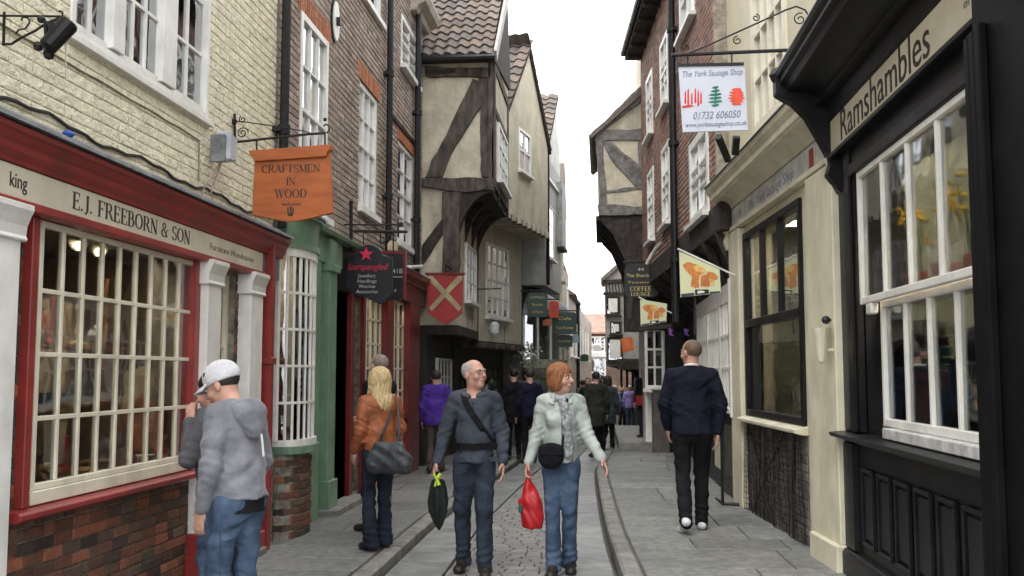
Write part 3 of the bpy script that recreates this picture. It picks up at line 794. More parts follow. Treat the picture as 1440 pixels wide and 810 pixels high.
# doorway between the pilasters
dw = window(houseA, LW, LW.U(311), LW.U(329), .14, zb0 - .06, 1, 4, M_ivory, M_glass, d=-.06, fw=.06, bar=.03, sill=0, name='glazed_door')
part('red_jamb', MB().box(LW, LW.U(345, .03), LW.U(350, .03), .12, zb0 - .051, -.04, .07), M_red, houseA, bev=.005)
part('rain_pipe', MB().tube([LW.w(LW.U(372, .06), .1, .07), LW.w(LW.U(372, .06), 2.55, .07)], .035, 10), mk('grey blue pipe', (.20, .25, .29)), houseA, smooth=True)
part('red_post', MB().box(LW, LW.U(377.5, .14), LW.U(385, .16), PH_L - .02, zc - .04, 0, .16).box(LW, LW.U(376.5, .14), LW.U(386.5, .16), 1.70, 1.76, -.001, .175), M_red, houseA, bev=.006)
part('doorstep', MB().box(LW, LW.U(311) - .05, LW.U(350), PH_L - .1, PH_L + .06, -.02, .20), M_kerb, houseA, bev=.012)
# inside of the shop
room(houseA, LW, 3.8, 9.0, .6, 2.7, 2.6, M_inter, d=-.31, name='shop_interior')
rnd = random.Random(21)
M_goods = [mk('turned oak', (.34, .19, .08)), mk('pale beech', (.52, .38, .21)), mk('walnut ware', (.13, .07, .035)), mk('painted toy red', (.42, .05, .04)), mk('pewter ware', (.30, .31, .33), metal=.5, rough=.35), mk('blue glaze', (.06, .12, .26)), mk('white china', (.72, .72, .70)), mk('olive cloth', (.16, .17, .08))]
shelf = thing('display_shelves', 'dark wooden display shelves inside the woodcraft shop window', 'shelves', LW.w(6.3, .9, -.6))
part('shelf', MB().box(LW, wu0 - .2, wu1 + .2, .88, .92, -.95, -.07), M_wood, shelf)
for zz in (1.38, 1.80): part('shelf', MB().box(LW, wu0 + .2, wu1 + .3, zz, zz + .025, -1.0, -.62), M_wood, shelf)
for u in (5.6, 6.4, 7.2, 7.9): part('upright', MB().box(LW, u, u + .04, .921, 2.4, -1.02, -.98), M_wood, shelf)
part('back_board', MB().box(LW, 6.9, 7.8, 1.0, 2.2, -1.25, -1.22), mk('pale back board', (.40, .30, .17)), shelf)
def ware(kind, u, z, d, s, mat, F=LW, nm=None):
    m = MB(); c = F.w(u, z, d)
    if kind == 'bowl': m.lathe(c, [(.3 * s, 0), (.34 * s, .04 * s), (.75 * s, .35 * s), (.8 * s, .5 * s), (.74 * s, .48 * s), (.4 * s, .12 * s)], 12)
    elif kind == 'vase': m.lathe(c, [(.3 * s, 0), (.42 * s, .3 * s), (.4 * s, .7 * s), (.18 * s, 1.1 * s), (.16 * s, 1.4 * s), (.24 * s, 1.5 * s)], 12)
    elif kind == 'candlestick': m.lathe(c, [(.4 * s, 0), (.38 * s, .1 * s), (.12 * s, .25 * s), (.2 * s, .6 * s), (.1 * s, .9 * s), (.2 * s, 1.6 * s), (.1 * s, 1.9 * s), (.26 * s, 2.0 * s)], 10)
    elif kind == 'plate': m.lathe(c + Vector((0, 0, .55 * s)), [(.5 * s, 0), (.55 * s, .03 * s), (.5 * s, .05 * s), (.3 * s, .02 * s)], 14, axis=(1 if F.n.x > 0 else -1, 0, .25))
    elif kind == 'box': m.box(F, u - .4 * s, u + .4 * s, z, z + .5 * s, d - .3 * s, d + .3 * s); m.box(F, u - .43 * s, u + .43 * s, z + .501 * s, z + .58 * s, d - .33 * s, d + .33 * s)
    elif kind == 'animal': m.ball(c + Vector((0, 0, .5 * s)), .4 * s, 8, sz=.7); m.ball(c + Vector((0, .4 * s, .85 * s)), .22 * s, 8); [m.tube([c + Vector((a * s, b * s, .4 * s)), c + Vector((a * s, b * s, 0))], .08 * s, 5) for a in (-.15, .15) for b in (-.2, .2)]
    return m
KN = {'bowl': 'wooden_bowl', 'vase': 'vase', 'candlestick': 'candlestick', 'plate': 'plate', 'box': 'trinket_box', 'animal': 'carved_animal'}
tints = ['oak coloured', 'pale beech', 'dark walnut', 'red painted', 'pewter grey', 'blue glazed', 'white', 'olive']
def goods(F, u0, u1, z, d0, d1, n, seed, where, kinds=('bowl', 'vase', 'candlestick', 'plate', 'box', 'animal'), smin=.09, smax=.16, order=None):
    rnd = random.Random(seed)
    for i in range(n):
        k = rnd.choice(kinds); mi = rnd.randrange(8); s = rnd.uniform(smin, smax); u = u0 + (u1 - u0) * (i + .5) / n
        solo(KN[k], ware(k, u, z, rnd.uniform(d0, d1), s, None, F), M_goods[mi],
             '%s %s on %s, number %d counting away from the camera' % (tints[mi], KN[k].replace('_', ' '), where, i + 1) if False else
             '%s %s %s' % (tints[mi], KN[k].replace('_', ' '), where % ORD[i]), KN[k].replace('_', ' ').split()[-1], group='goods on display')
ORD = ['nearest', 'second nearest', 'third along', 'fourth along', 'fifth along', 'sixth along', 'seventh along', 'eighth along', 'ninth along', 'tenth along', 'eleventh along', 'twelfth along', 'thirteenth along', 'fourteenth along', 'fifteenth along', 'sixteenth along', 'last but one', 'last']
goods(LW, wu0 + .1, wu1 - .05, .921, -.35, -.15, 16, 31, 'on the front ledge of the woodcraft shop window, %s', smin=.13, smax=.24)
goods(LW, wu0 + .4, wu1 + .1, 1.406, -.85, -.7, 12, 32, 'on the lower shelf of the woodcraft shop window, %s', smin=.12, smax=.20)
goods(LW, wu0 + .4, wu1 + .1, 1.826, -.85, -.7, 12, 33, 'on the upper shelf of the woodcraft shop window, %s', smin=.12, smax=.20)
M_bulb = emit_mat('warm bulb', (1, .82, .5), 9)
for k, (px, py) in enumerate(((113, 343), (141, 352))):
    u, z = LW.uv(px, py, -.35)
    t = thing('spot_lamp', ['round lit spotlight in the woodcraft shop window, the nearer', 'round lit spotlight in the woodcraft shop window, the farther'][k], 'lamp', LW.w(u, z, -.35), group='shop spotlights')
    part('lamp_shade', MB().lathe(LW.w(u, z, -.35), [(.02, .10), (.04, .07), (.052, 0), (.05, 0)], 14, axis=(-.3, .5, .8)), mk('cream lamp', (.7, .6, .4)), t, smooth=True)
    part('bulb', MB().ball(LW.w(u, z - .01, -.35), .036, 10), M_bulb, t, smooth=True)
    part('cord', MB().tube([LW.w(u, z + .08, -.37), LW.w(u, 2.7, -.37)], .006, 5), M_iron, t)
# carved ornament hanging behind the glass
u, z = LW.uv(81, 450, -.12)
om = MB()
for k in range(6): om.lathe(LW.w(u, z + .13 - k * .055, -.12), [(.028, -.004), (.034, 0), (.028, .004)], 10, axis=(1, 0, .0))
om.tube([LW.w(u, z + .2, -.12), LW.w(u, z - .16, -.12)], .007, 6); om.tube([LW.w(u - .03, z - .09, -.12), LW.w(u, z - .18, -.12), LW.w(u + .03, z - .09, -.12)], .006, 5)
solo('carved_ornament', om, mk('carved pale wood', (.5, .42, .3)), 'pale carved chain ornament hanging behind the shop window panes', 'ornament')

# flood lamp on the wall, cables
u, z = LW.uv(314, 210, .12)
t = thing('wall_flood_lamp', 'grey and white flood lamp with loose cable on the cream brick wall', 'lamp', LW.w(u, z - .1, 0))
part('lamp_housing', MB().prism(LW, [(u - .07, z - .10), (u + .09, z - .09), (u + .10, z + .10), (u - .05, z + .14)], .07, .20), mk('pale grey casing', (.50, .53, .58), rough=.4), t, bev=.012)
part('lamp_back', MB().box(LW, u - .10, u - .07, z - .12, z + .1, .05, .17), M_lead, t, bev=.004)
part('cable', MB().tube([LW.w(u, z - .1, .1), LW.w(u - .03, z - .2, .06), LW.w(u - .11, z - .31, .02), LW.w(u - .16, z - .42, .015)], .008, 6).tube([LW.w(u + .02, z - .1, .1), LW.w(u + .04, z - .22, .05), LW.w(u + .02, z - .34, .02), LW.w(u + .1, z - .45, .015)], .006, 6), mk('pale cable', (.4, .37, .3)), t)

# iron drainpipe at the party line
def drain(parent, F, u, z0, z1, d=.09, r=.045, lean=0.0):
    m = MB(); m.tube([F.w(u, z0, d), F.w(u + lean, z1, d)], r, 10)
    z = z0 + .9
    while z < z1:
        q = (z - z0) / (z1 - z0); m.tube([F.w(u + lean * q, z, d), F.w(u + lean * q, z + .09, d)], r * 1.35, 10)
        m.box(F, u + lean * q - .09, u + lean * q + .09, z + .02, z + .06, .0, d); z += 1.8
    return part('drainpipe', m, M_iron, parent, smooth=False)
drain(houseA, LW, A1 + .0, 3.0, 8.6, lean=0.03)

# ---------------- B: tall brown brick house with green shop and red shop
B0, B1 = 9.22, 17.0
houseB = thing('tall_brick_house', 'tall brown brick house above the green shop and the dark red shop', 'house', (-3.1, 13, 0))
def wpx(x0, x1, yb, yt, F=LW, ref=None, d=0):
    """window rect: x range px, bottom y and top y measured at the near (left) edge"""
    return (F.U(x0, d), F.U(x1, d), F.Z(x0, yb, d), F.Z(x0, yt, d))
BW = {}
BW['a'] = (LW.U(413), LW.U(453), 3.35, LW.Z(415, 5))
BW['b'] = (LW.U(500), LW.U(527), LW.Z(527, 305), LW.Z(500, 103))
BW['c'] = (LW.U(556), LW.U(579), LW.Z(579, 352), LW.Z(556, 190))
BW['d'] = (LW.U(558.5), LW.U(582), LW.Z(582, 118), LW.Z(560, 12))
BW['e'] = (LW.U(500), LW.U(531), LW.Z(531, 26), 8.1)
BW['f'] = (LW.U(413), LW.U(453), 6.9, 8.2)
holesB = list(BW.values())
mm = MB(); wall(mm, LW, B0, B1, 2.95, 9.2, holesB, -.35, -.006); part('wall', mm, M_mortar, houseB)
lay_bricks(houseB, LW, B0, B1, 3.1, 9.0, [(h[0], h[1], h[2], h[3] + (.26 if k in 'bc' else .12)) for k, h in BW.items()], M_brick_brown, nind=300, seed=12)
for k, h in BW.items():
    fw = .075
    c_, r_ = (3, 4) if k in 'a' else ((3, 4) if k in 'bc' else (2, 4))
    w_ = window(houseB, LW, h[0], h[1], h[2], h[3], 3 if k in 'abf' else 2, r_, M_white, M_glass_up, d=.02 if k in 'ad' else -.015, fw=fw, bar=.022, ft=.09, sill=.08, meet=(h[2] + h[3]) / 2)
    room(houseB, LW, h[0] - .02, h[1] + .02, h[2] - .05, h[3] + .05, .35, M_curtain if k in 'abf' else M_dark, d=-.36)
    if k in 'bca':   # rubbed brick lintel, fanned
        z = h[3]; n = int((h[1] - h[0] + .2) / .075)
        for i in range(n):
            u = h[0] - .1 + (h[1] - h[0] + .2) * i / n; q = (i + .5) / n - .5
            p = MB().prism(LW, [(u + .006, z + .0 + .0 * q), (u + .068, z), (u + .068 + q * .10, z + .23), (u + .006 + q * .10, z + .23)], -.02, .012)
            part('lintel_brick', p, M_brick_orange, houseB)
mm = MB().wbox(-9, -6.15, A1 + .0, B1, -.2, 9.2).wbox(-6.149, -3.46, B1 - .1, B1, -.2, 9.2); part('side_wall', mm, M_plaster_g, houseB)
part('roof', MB().prism(front(A1), [(-9.2, 9.2), (-2.75, 9.2), (-2.75, 9.28), (-6.0, 12.2), (-9.2, 9.3)], -(B1 - A1), 0), M_tile, houseB)
drain(houseB, LW, LW.U(544, .09), 3.2, 9.1)
drain(houseB, LW, LW.U(587, .12), 3.2, 9.1, r=.05)
# eaves cornice over the far bay (pale stone), string course
u0_ = LW.U(545)
part('eaves_cornice', MB().molding(LW, [(0, 7.62), (.10, 7.62), (.14, 7.70), (.26, 7.76), (.30, 7.86), (.30, 7.92), (0, 7.94)], LW.U(572), B1 + .1), mk('stone cornice', (.42, .38, .31)), houseB, bev=.004)
part('string_course', MB().box(LW, u0_, B1 - .3, 5.42, 5.47, 0, .035), M_iron, houseB)
# oval plaque
u, z = LW.uv(471, 30, .02)
t = thing('oval_plaque', 'white oval wall plaque with a small dark lamp on the brown brick wall', 'plaque', LW.w(u, z - .3, 0))
m_ = MB(); m_.prism(LW, [(u + .15 * math.cos(a * math.pi / 12), z + .26 * math.sin(a * math.pi / 12)) for a in range(24)], 0, .03); part('plaque_rim', m_, M_iron, t)
m_ = MB(); m_.prism(LW, [(u + .125 * math.cos(a * math.pi / 12), z + .235 * math.sin(a * math.pi / 12)) for a in range(24)], .03, .045); part('plaque_face', m_, M_white, t)
part('stud', MB().box(LW, u - .03, u + .03, z - .05, z + .04, .045, .09), M_iron, t)

# green bow-fronted shop
zb = .93
gx0 = B0 + .02
bow0 = B0 + .0; bow1 = bow0 + 2 * (LW.U(443, .21) - bow0) / 1.707; gx1 = bow1
bc = (bow0 + bow1) / 2
NB = 20
def bow(u, ex=0.0, dep=.20):
    t = (u - bc) / ((bow1 - bow0) / 2); return .03 + ex + dep * max(0, 1 - t * t) ** .5 if abs(t) <= 1 else .03 + ex
def bow_strip(m, z0, z1, e0, e1, ex0=0.0, ex1=None):
    """curved slab following the bow, between depth offsets e0 and e1"""
    rs = []
    for i in range(NB + 1):
        th = math.pi * i / NB; u = bc - (bow1 - bow0) / 2 * math.cos(th); q = .05 + .20 * math.sin(th) ** .7
        rs.append([LW.w(u, z0, q + e0), LW.w(u, z0, q + e1), LW.w(u, z1, q + e1 + (ex1 or 0)), LW.w(u, z1, q + e0)])
    m.rings(rs); return m
gw = part('bow_window', bow_strip(MB(), zb + .0, zb + .06, -.05, .03), M_white, houseB)
bow_strip(m_ := MB(), 2.74, 2.82, -.05, .012); part('window_head', m_, M_white, gw)
m_ = MB()
for k in range(1, 5): bow_strip(m_, zb + .06 + 1.75 * k / 5 - .012, zb + .06 + 1.75 * k / 5 + .012, -.03, .003)
part('glazing_bar', m_, M_white, gw)
m_ = MB(); NC = 10
for i in range(NC + 1):
    th = math.pi * i / NC; u = bc - (bow1 - bow0) / 2 * math.cos(th); q = .05 + .20 * math.sin(th) ** .7; w_ = .03 if i in (0, NC) else .014
    m_.tube([LW.w(u, zb + .05, q - .012), LW.w(u, 2.75, q - .012)], w_, 6)
part('glazing_bar', m_, M_white, gw)
for i in range(NC):
    for k in range(5):
        a, b = math.pi * i / NC, math.pi * (i + 1) / NC; P = []
        za = zb + .06 + 1.75 * k / 5; zc_ = za + 1.75 / 5
        for th in (a, b):
            u = bc - (bow1 - bow0) / 2 * math.cos(th); q = .05 + .20 * math.sin(th) ** .7 - .014; P.append((u, q))
        mp_ = MB().hexa([LW.w(P[0][0], za, P[0][1]), LW.w(P[1][0], za, P[1][1]), LW.w(P[1][0], za, P[1][1] - .003), LW.w(P[0][0], za, P[0][1] - .003),
                         LW.w(P[0][0], zc_, P[0][1]), LW.w(P[1][0], zc_, P[1][1]), LW.w(P[1][0], zc_, P[1][1] - .003), LW.w(P[0][0], zc_, P[0][1] - .003)])
        part('pane', mp_, M_glass_bow, gw)
bow_strip(m_ := MB(), zb - .07, zb - .002, -.05, .06); part('green_sill', m_, M_green, houseB)
bow_strip(m_ := MB(), 2.82, 2.88, -.04, .03); bow_strip(m_, 2.88, 3.12, -.04, .0, ex1=.03); bow_strip(m_, 3.12, 3.15, -.04, .07)
part('green_fascia', m_, M_green, houseB)
bow_strip(m_ := MB(), 3.152, 3.175, -.25, .09); part('lead_cap', m_, M_lead, houseB)
# curved brick base under the bow
bow_strip(m_ := MB(), -.05, zb - .07, -.2, -.03); part('base_wall', m_, M_mortar_d, houseB)
rnd = random.Random(8)
arc = [(bc - (bow1 - bow0) / 2 * math.cos(math.pi * i / 60), .05 + .20 * math.sin(math.pi * i / 60) ** .7 - .02) for i in range(61)]
def arc_at(s):
    tot = 0
    for (a, b) in zip(arc, arc[1:]):
        l = math.hypot(b[0] - a[0], b[1] - a[1])
        if tot + l >= s: q = (s - tot) / l; return a[0] + (b[0] - a[0]) * q, a[1] + (b[1] - a[1]) * q, math.atan2(b[1] - a[1], b[0] - a[0])
        tot += l
    return arc[-1][0], arc[-1][1], 0
alen = sum(math.hypot(b[0] - a[0], b[1] - a[1]) for a, b in zip(arc, arc[1:]))
for c in range(10):
    s = -.11 * (c % 2); z = PH_L + .075 * c
    while s < alen - .03:
        a, b = max(s, 0), min(s + .21, alen); ua, da, _ = arc_at(a); ub, db, _ = arc_at(b)
        o = bpy.data.objects.new('brick', unit_brick(rnd.randrange(8), M_brick_dark)); COL.objects.link(o); o.parent = houseB
        o.location = LW.w((ua + ub) / 2, z + .0325, (da + db) / 2) - _root(houseB)
        ang = math.atan2(db - da, ub - ua)
        o.rotation_euler = (0, 0, LW.rot() - ang); o.scale = (math.hypot(ub - ua, db - da), .008, .063); s += .22
# green doorway
part('green_pilaster', MB().box(LW, LW.U(460, .1), LW.U(470, .1), PH_L, 3.12, 0, .12).box(LW, LW.U(459, .1), LW.U(471, .1), 2.75, 2.83, -.001, .15).box(LW, LW.U(459, .1), LW.U(471, .1), PH_L - .02, .45, -.001, .15), M_green, houseB, bev=.008)
part('green_pilaster', MB().box(LW, bow1 + .01, LW.U(449, .05), PH_L, 3.12, 0, .06), M_green, houseB, bev=.006)
part('green_lintel', MB().box(LW, bow1 + .05, LW.U(471), 2.84, 3.14, 0, .07).molding(LW, [(0, 3.142), (.16, 3.142), (.18, 3.19), (0, 3.20)], bow1 + .0, LW.U(494)), M_green, houseB, bev=.005)
gd = window(houseB, LW, LW.U(449), LW.U(460), PH_L + .12, 2.83, 1, 3, M_green, M_glass, d=-.1, fw=.09, bar=.03, sill=0, name='glazed_door')
mm = MB(); wall(mm, LW, B0, B1, -.2, 3.0, [(B0 + .05, gx1 - .05, .9, 2.85), (LW.U(449), LW.U(460), PH_L + .05, 2.83), (LW.U(471), LW.U(491), -.1, 2.9), (LW.U(496), LW.U(511), .1, 2.7), (LW.U(513), LW.U(544), .95, 2.72), (LW.U(555), LW.U(575), .95, 2.72)], -.3, -.01)
part('shop_wall', mm, M_mortar_d, houseB)
room(houseB, LW, B0 + .05, LW.U(462), .5, 2.9, 1.6, M_inter, d=-.31, name='shop_interior')
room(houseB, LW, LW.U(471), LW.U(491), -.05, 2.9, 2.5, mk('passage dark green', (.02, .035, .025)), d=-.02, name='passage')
room(houseB, LW, LW.U(494), B1 - .1, .3, 2.9, 1.4, M_inter_c, d=-.31, name='shop_interior')
part('doorstep', MB().box(LW, LW.U(446), LW.U(493), PH_L - .1, PH_L + .08, 0, .24), M_kerb, houseB, bev=.012)
part('passage_beam', MB().box(LW, LW.U(471), LW.U(494), 2.6, 3.14, -.2, .04), M_black, houseB)
goods(LW, B0 + .15, bow1 - .15, .94, -.1, .08, 9, 41, 'standing in the green bow window, %s', smin=.10, smax=.2)
sh2 = thing('bow_window_shelf', 'wooden shelves behind the white bars of the bow window', 'shelves', LW.w(10, .9, -.2))
for z in (.90, 1.34, 1.78): part('shelf', MB().box(LW, B0 + .08, bow1 - .08, z, z + .025, -.5, .04), M_wood, sh2)
goods(LW, B0 + .15, bow1 - .15, 1.366, -.2, -.05, 9, 42, 'on the middle shelf of the green bow window, %s', smin=.09, smax=.15)
goods(LW, B0 + .15, bow1 - .15, 1.806, -.2, -.05, 9, 43, 'on the upper shelf of the green bow window, %s', smin=.09, smax=.15)
# small lamp over the green shop
u, z = LW.uv(452, 312, .12)
solo('small_spotlight', MB().lathe(LW.w(u, z, .1), [(.03, -.1), (.06, -.06), (.07, .06), (.03, .08)], 10, axis=(.5, .5, .5)).tube([LW.w(u, z, 0), LW.w(u, z, .1)], .015, 6), mk('white lamp paint', (.7, .7, .7)), 'small white spotlight on the brown brick wall over the green shop', 'lamp')
# red shop
for (a, b, dd) in ((493, 497, .06), (511, 514, .05), (544.5, 553.5, .09), (576, 590, .10)):
    part('red_post', MB().box(LW, LW.U(a, dd), LW.U(b, dd), PH_L - .02, 2.74, 0, dd), M_red_d, houseB, bev=.006)
part('red_fascia', MB().box(LW, LW.U(494, .08), B1 - .02, 2.741, 3.02, 0, .10), M_red_d, houseB, bev=.005)
part('red_cornice', MB().molding(LW, [(0, 3.02), (.12, 3.02), (.14, 3.06), (.26, 3.10), (.28, 3.16), (0, 3.18)], LW.U(520, .1), B1 + .0), M_red_d, houseB, bev=.003)
part('lead_flashing', MB().molding(LW, [(0, 3.24), (.06, 3.22), (.30, 3.17), (.30, 3.162), (0, 3.181)], LW.U(520, .1), B1), M_lead, houseB)
for (a, b, n) in ((514.5, 544, 4), (554, 575.5, 3)):
    w_ = window(houseB, LW, LW.U(a), LW.U(b), .98, 2.73, n, 5, M_ivory, M_glass, d=.0, fw=.04, bar=.03, ft=.06, sill=.06, name='shop_window', sillmat=M_red_d)
window(houseB, LW, LW.U(497.5), LW.U(510.5), .2, 2.73, 1, 3, M_red_d, M_glass, d=-.12, fw=.09, bar=.04, sill=0, name='glazed_door')
lay_bricks(houseB, LW, LW.U(514), LW.U(576), PH_L, .90, [(LW.U(544), LW.U(554), 0, 3)], M_brick_brown, nind=150, seed=14)
goods(LW, LW.U(514), LW.U(574), .99, -.5, -.35, 8, 44, 'in the dark red shop windows, %s', smin=.12, smax=.25)

# ---------------- C: timber framed house, jettied twice
C0, C1 = 17.0, 19.8
FC = front(C0)
houseC = thing('timber_framed_house', 'leaning timber framed house with cream plaster, big diagonal brace and pantiled roof', 'house', (-3.0, 18.4, 0))
X1, X2 = -2.48, -1.86
z1b, z2b, zev = 2.45, 4.86, 7.14
part('wall', MB().wbox(-8, X2 + .02, C0 + .03, C1 - .02, z2b, zev), M_plaster, houseC)
part('wall', MB().wbox(-8, X1 + .02, C0 + .03, C1 - .02, z1b, z2b), M_plaster, houseC)
part('ground_floor_wall', MB().wbox(-8, -3.0, C0 + .03, C1 + 3.4, -.3, z1b), mk('soot black timber wall', (.03, .027, .024), nscale=3, bump=.5), houseC)  # near-black colour over the whole ground floor wall
# gable to the street
part('gable_wall', MB().prism(Frame(X2 + .02, 0, 0, 1, 1, 0), [(C0 + .03, zev), (C1 - .02, zev), (C1 - .5, 8.95), (18.9, 9.0)], -.15, 0), M_plaster, houseC)
W3 = lambda px, py: FC.uv(px, py)
def crook(pts, a=.012, seg=.16, rnd=random.Random(99)):
    out = []
    for (x0, y0), (x1, y1) in zip(pts, pts[1:] + pts[:1]):
        l = math.hypot(x1 - x0, y1 - y0); n = max(1, int(l / seg)); ph = rnd.uniform(0, 6.28)
        for i in range(n):
            t = i / n; w = (0 if i == 0 else rnd.uniform(-a, a) + a * 1.2 * math.sin(ph + t * 5)); out.append((x0 + (x1 - x0) * t - (y1 - y0) / l * w, y0 + (y1 - y0) * t + (x1 - x0) / l * w))
    return out
def tb(F, pts, dd=.03, nm='timber', mat=None, par=None, back=.1): return part(nm, MB().prism(F, crook(list(pts)), -back, dd), mat or M_oak, par or houseC, bev=.008)
P = lambda *l: [FC.uv(x, y) for x, y in l]
# second floor side: rail, posts, great diagonal brace
tb(FC, P((598, 93), (690, 96), (690, 110), (598, 107)), .035)
tb(FC, P((598, 100), (640, 97), (641, 103), (598, 106)), .045, mat=M_oak_d)
tb(FC, P((673, 110), (686, 110), (689, 250), (678, 250)), .02)
tb(FC, P((686, 72), (693, 72), (693, 262), (686, 262)), .035, mat=M_oak)
tb(FC, P((665, 111), (684, 118), (682, 138), (630, 228), (622, 250), (598, 250), (607, 225), (628, 190)), .028)
tb(FC, P((588, 250), (694, 252), (694, 268), (640, 270), (588, 262)), .05)
tb(FC, P((588, 66), (695, 64), (695, 73), (588, 74)), .04, mat=M_oak_d)
# first floor side: posts, braces
tb(FC, P((622, 270), (650, 268), (646, 300), (645, 384), (622, 384)), .03)
tb(FC, P((594, 345), (622, 308), (622, 330), (594, 372)), .024, mat=M_oak_d)
tb(FC, P((588, 400), (640, 392), (641, 402), (588, 412)), .03, mat=M_oak_d)
tb(FC, P((634, 384), (641, 384), (641, 447), (634, 440)), .02)
# coved jetty underside
cp = [(X1 - .05, z2b - .02)]
for i in range(9):
    t = i / 8 * math.pi / 2; cp.append((X1 + (X2 - X1) * (1 - math.cos(t)) , z2b - 1.0 + .9 * math.sin(t)))
cp = [(X1, z2b), (X1, z2b - 1.15)] + [(X1 + (X2 + .03 - X1) * (1 - math.cos(i / 8 * math.pi / 2)), z2b - 1.15 + 1.05 * math.sin(i / 8 * math.pi / 2)) for i in range(1, 9)] + [(X2 + .03, z2b)]
for (ya, yb) in ((C0 + .0, C0 + .16), (C0 + .92, C0 + 1.04), (C0 + 1.85, C0 + 1.97), (C1 - .14, C1 - .02)):
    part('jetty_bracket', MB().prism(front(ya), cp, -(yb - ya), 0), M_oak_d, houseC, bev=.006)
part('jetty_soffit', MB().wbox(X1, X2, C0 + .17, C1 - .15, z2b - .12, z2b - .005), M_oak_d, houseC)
# street faces seen foreshortened
FS2 = Frame(X2 + .02, 0, 0, 1, 1, 0); FS1 = Frame(X1 + .02, 0, 0, 1, 1, 0)
for (a, b, c_, e_) in ((C0 + .03, C0 + .2, z2b, zev), (C1 - .25, C1 - .1, z2b, zev), (C0 + .201, C1 - .251, z2b, z2b + .17), (C0 + .201, C1 - .251, zev - .18, zev), (C0 + .201, C1 - .251, 6.2, 6.33)):
    part('timber', MB().box(FS2, a, b, c_, e_, -.06, .025), M_oak, houseC, bev=.006)
wcs = window(houseC, FS2, C0 + .6, C1 - .5, 5.1, 6.15, 3, 3, M_white, M_glass_up, d=.05, fw=.05, ft=.06)
wcs = window(houseC, FS1, C0 + .9, C1 - .5, 2.95, 4.0, 3, 3, M_white, M_glass_up, d=.05, fw=.05, ft=.06)
# roof: slope toward the camera with real pantiles
def tiles(parent, o, eu, ev, nrow, ncol, w, h, mat, name='roof_tile', nind=300, seed=1, skew=None):
    """pantiles laid from the eaves: o origin, eu along the eaves, ev up the slope"""
    eu = Vector(eu).normalized(); ev = Vector(ev).normalized(); en = eu.cross(ev).normalized()
    if en.z < 0: en = -en
    prof = [(-.5, .0), (-.36, .30), (-.18, .42), (.0, .30), (.16, .06), (.32, -.04), (.5, .06)]
    me = bpy.data.meshes.new(name); V = []
    for y, lift in ((-.06, .62), (1.08, .05)):
        for (x, q) in prof: V.append((x * w * 1.04, y * h, (q * .72 + lift * .40) * .16))
        for (x, q) in prof: V.append((x * w * 1.04, y * h, (q * .72 + lift * .40) * .16 - .018))
    n = len(prof); F_ = []
    for i in range(n - 1):
        F_ += [(i, i + 1, 2 * n + i + 1, 2 * n + i), (n + i, 3 * n + i, 3 * n + i + 1, n + i + 1), (i, n + i, n + i + 1, i + 1)]
    me.from_pydata(V, [], F_); me.materials.append(mat); me.update()
    rot = Matrix((eu, ev, en)).transposed(); 
    if rot.determinant() < 0: rot = Matrix((-eu, ev, en)).transposed()
    rnd = random.Random(seed); off = _root(parent); pos = []
    for r in range(nrow):
        for c in range(ncol):
            if skew and not skew(c * w, r * h): continue
            pos.append(Vector(o) + eu * (c + .5) * w + ev * r * h + en * rnd.uniform(.0, .006))
    pos.sort(key=lambda p: (p - EYE).length + (0 if project(p) and -20 < project(p)[1] < 830 and -20 < project(p)[0] < 1460 else 200))
    for p in pos[:nind]:
        o_ = bpy.data.objects.new(name, me); COL.objects.link(o_); o_.parent = parent; o_.location = p - off
        e = rot.to_euler(); o_.rotation_euler = (e.x + rnd.uniform(-.01, .01), e.y + rnd.uniform(-.02, .02), e.z + rnd.uniform(-.012, .012))
    rest = pos[nind:]
    if rest:
        V2, F2 = [], []
        for p in rest:
            b = len(V2); V2 += [rot @ Vector(v) + p - off for v in V]; F2 += [tuple(b + i for i in f) for f in F_]
        m2 = bpy.data.meshes.new('roof_tiling'); m2.from_pydata(V2, [], F2); m2.materials.append(mat)
        o_ = bpy.data.objects.new('roof_tiling', m2); COL.objects.link(o_); o_.parent = parent; o_['kind'] = 'stuff'
sl = (0, 2.3, 2.25)
part('roof_deck', MB().prism(Frame(0, 0, 0, 1, 1, 0), [(C0 - .2, zev - .09), (C0 - .2, zev - .03), (19.15, 9.28), (C1 + .1, 7.6), (C1 + .1, 7.4)], -8, X2 + .06), M_oak_d, houseC)
tiles(houseC, (-5.2, C0 - .26, zev - .02), (1, 0, 0), (0, 2.35, 2.28), 12, 16, .21, .28, M_tile, seed=3)
part('gutter', MB().tube([(-3.2, C0 - .27, zev - .06), (X2 + .08, C0 - .27, zev - .06)], .055, 8), M_iron, houseC)
part('lead_strip', MB().wbox(-3.05, X2 + .08, C0 - .25, C0 - .12, zev - .01, zev + .035), mk('pale lead', (.36, .38, .42), nscale=20, var=.3), houseC)
part('bargeboard', MB().beam((X2 + .08, C0 - .24, zev - .04), (X2 + .08, 19.2, 9.27), .05, .2), mk('pale bargeboard', (.42, .40, .36)), houseC)
# scooped sill board of first floor and ground floor front
part('jetty_beam', MB().wbox(-3.05, X1 + .04, C0 + .0, C0 + .18, z1b - .17, z1b), M_oak_d, houseC, bev=.01)
part('jetty_beam', MB().wbox(X1 - .1, X1 + .05, C0 + .19, C1, z1b - .17, z1b), M_oak_d, houseC, bev=.01)
for k in range(7): part('joist_end', MB().wbox(-3.0, X1 + .02, C0 + .35 + k * .36, C0 + .47 + k * .36, z1b - .19, z1b - .171 + .0), M_oak_d, houseC)
FG = Frame(-2.98, 0, 0, 1, 1, 0)
w_ = window(houseC, FG, 17.9, 19.6, .9, 1.9, 4, 3, M_white, M_glass, d=.05, fw=.05, ft=.06, name='shop_window')

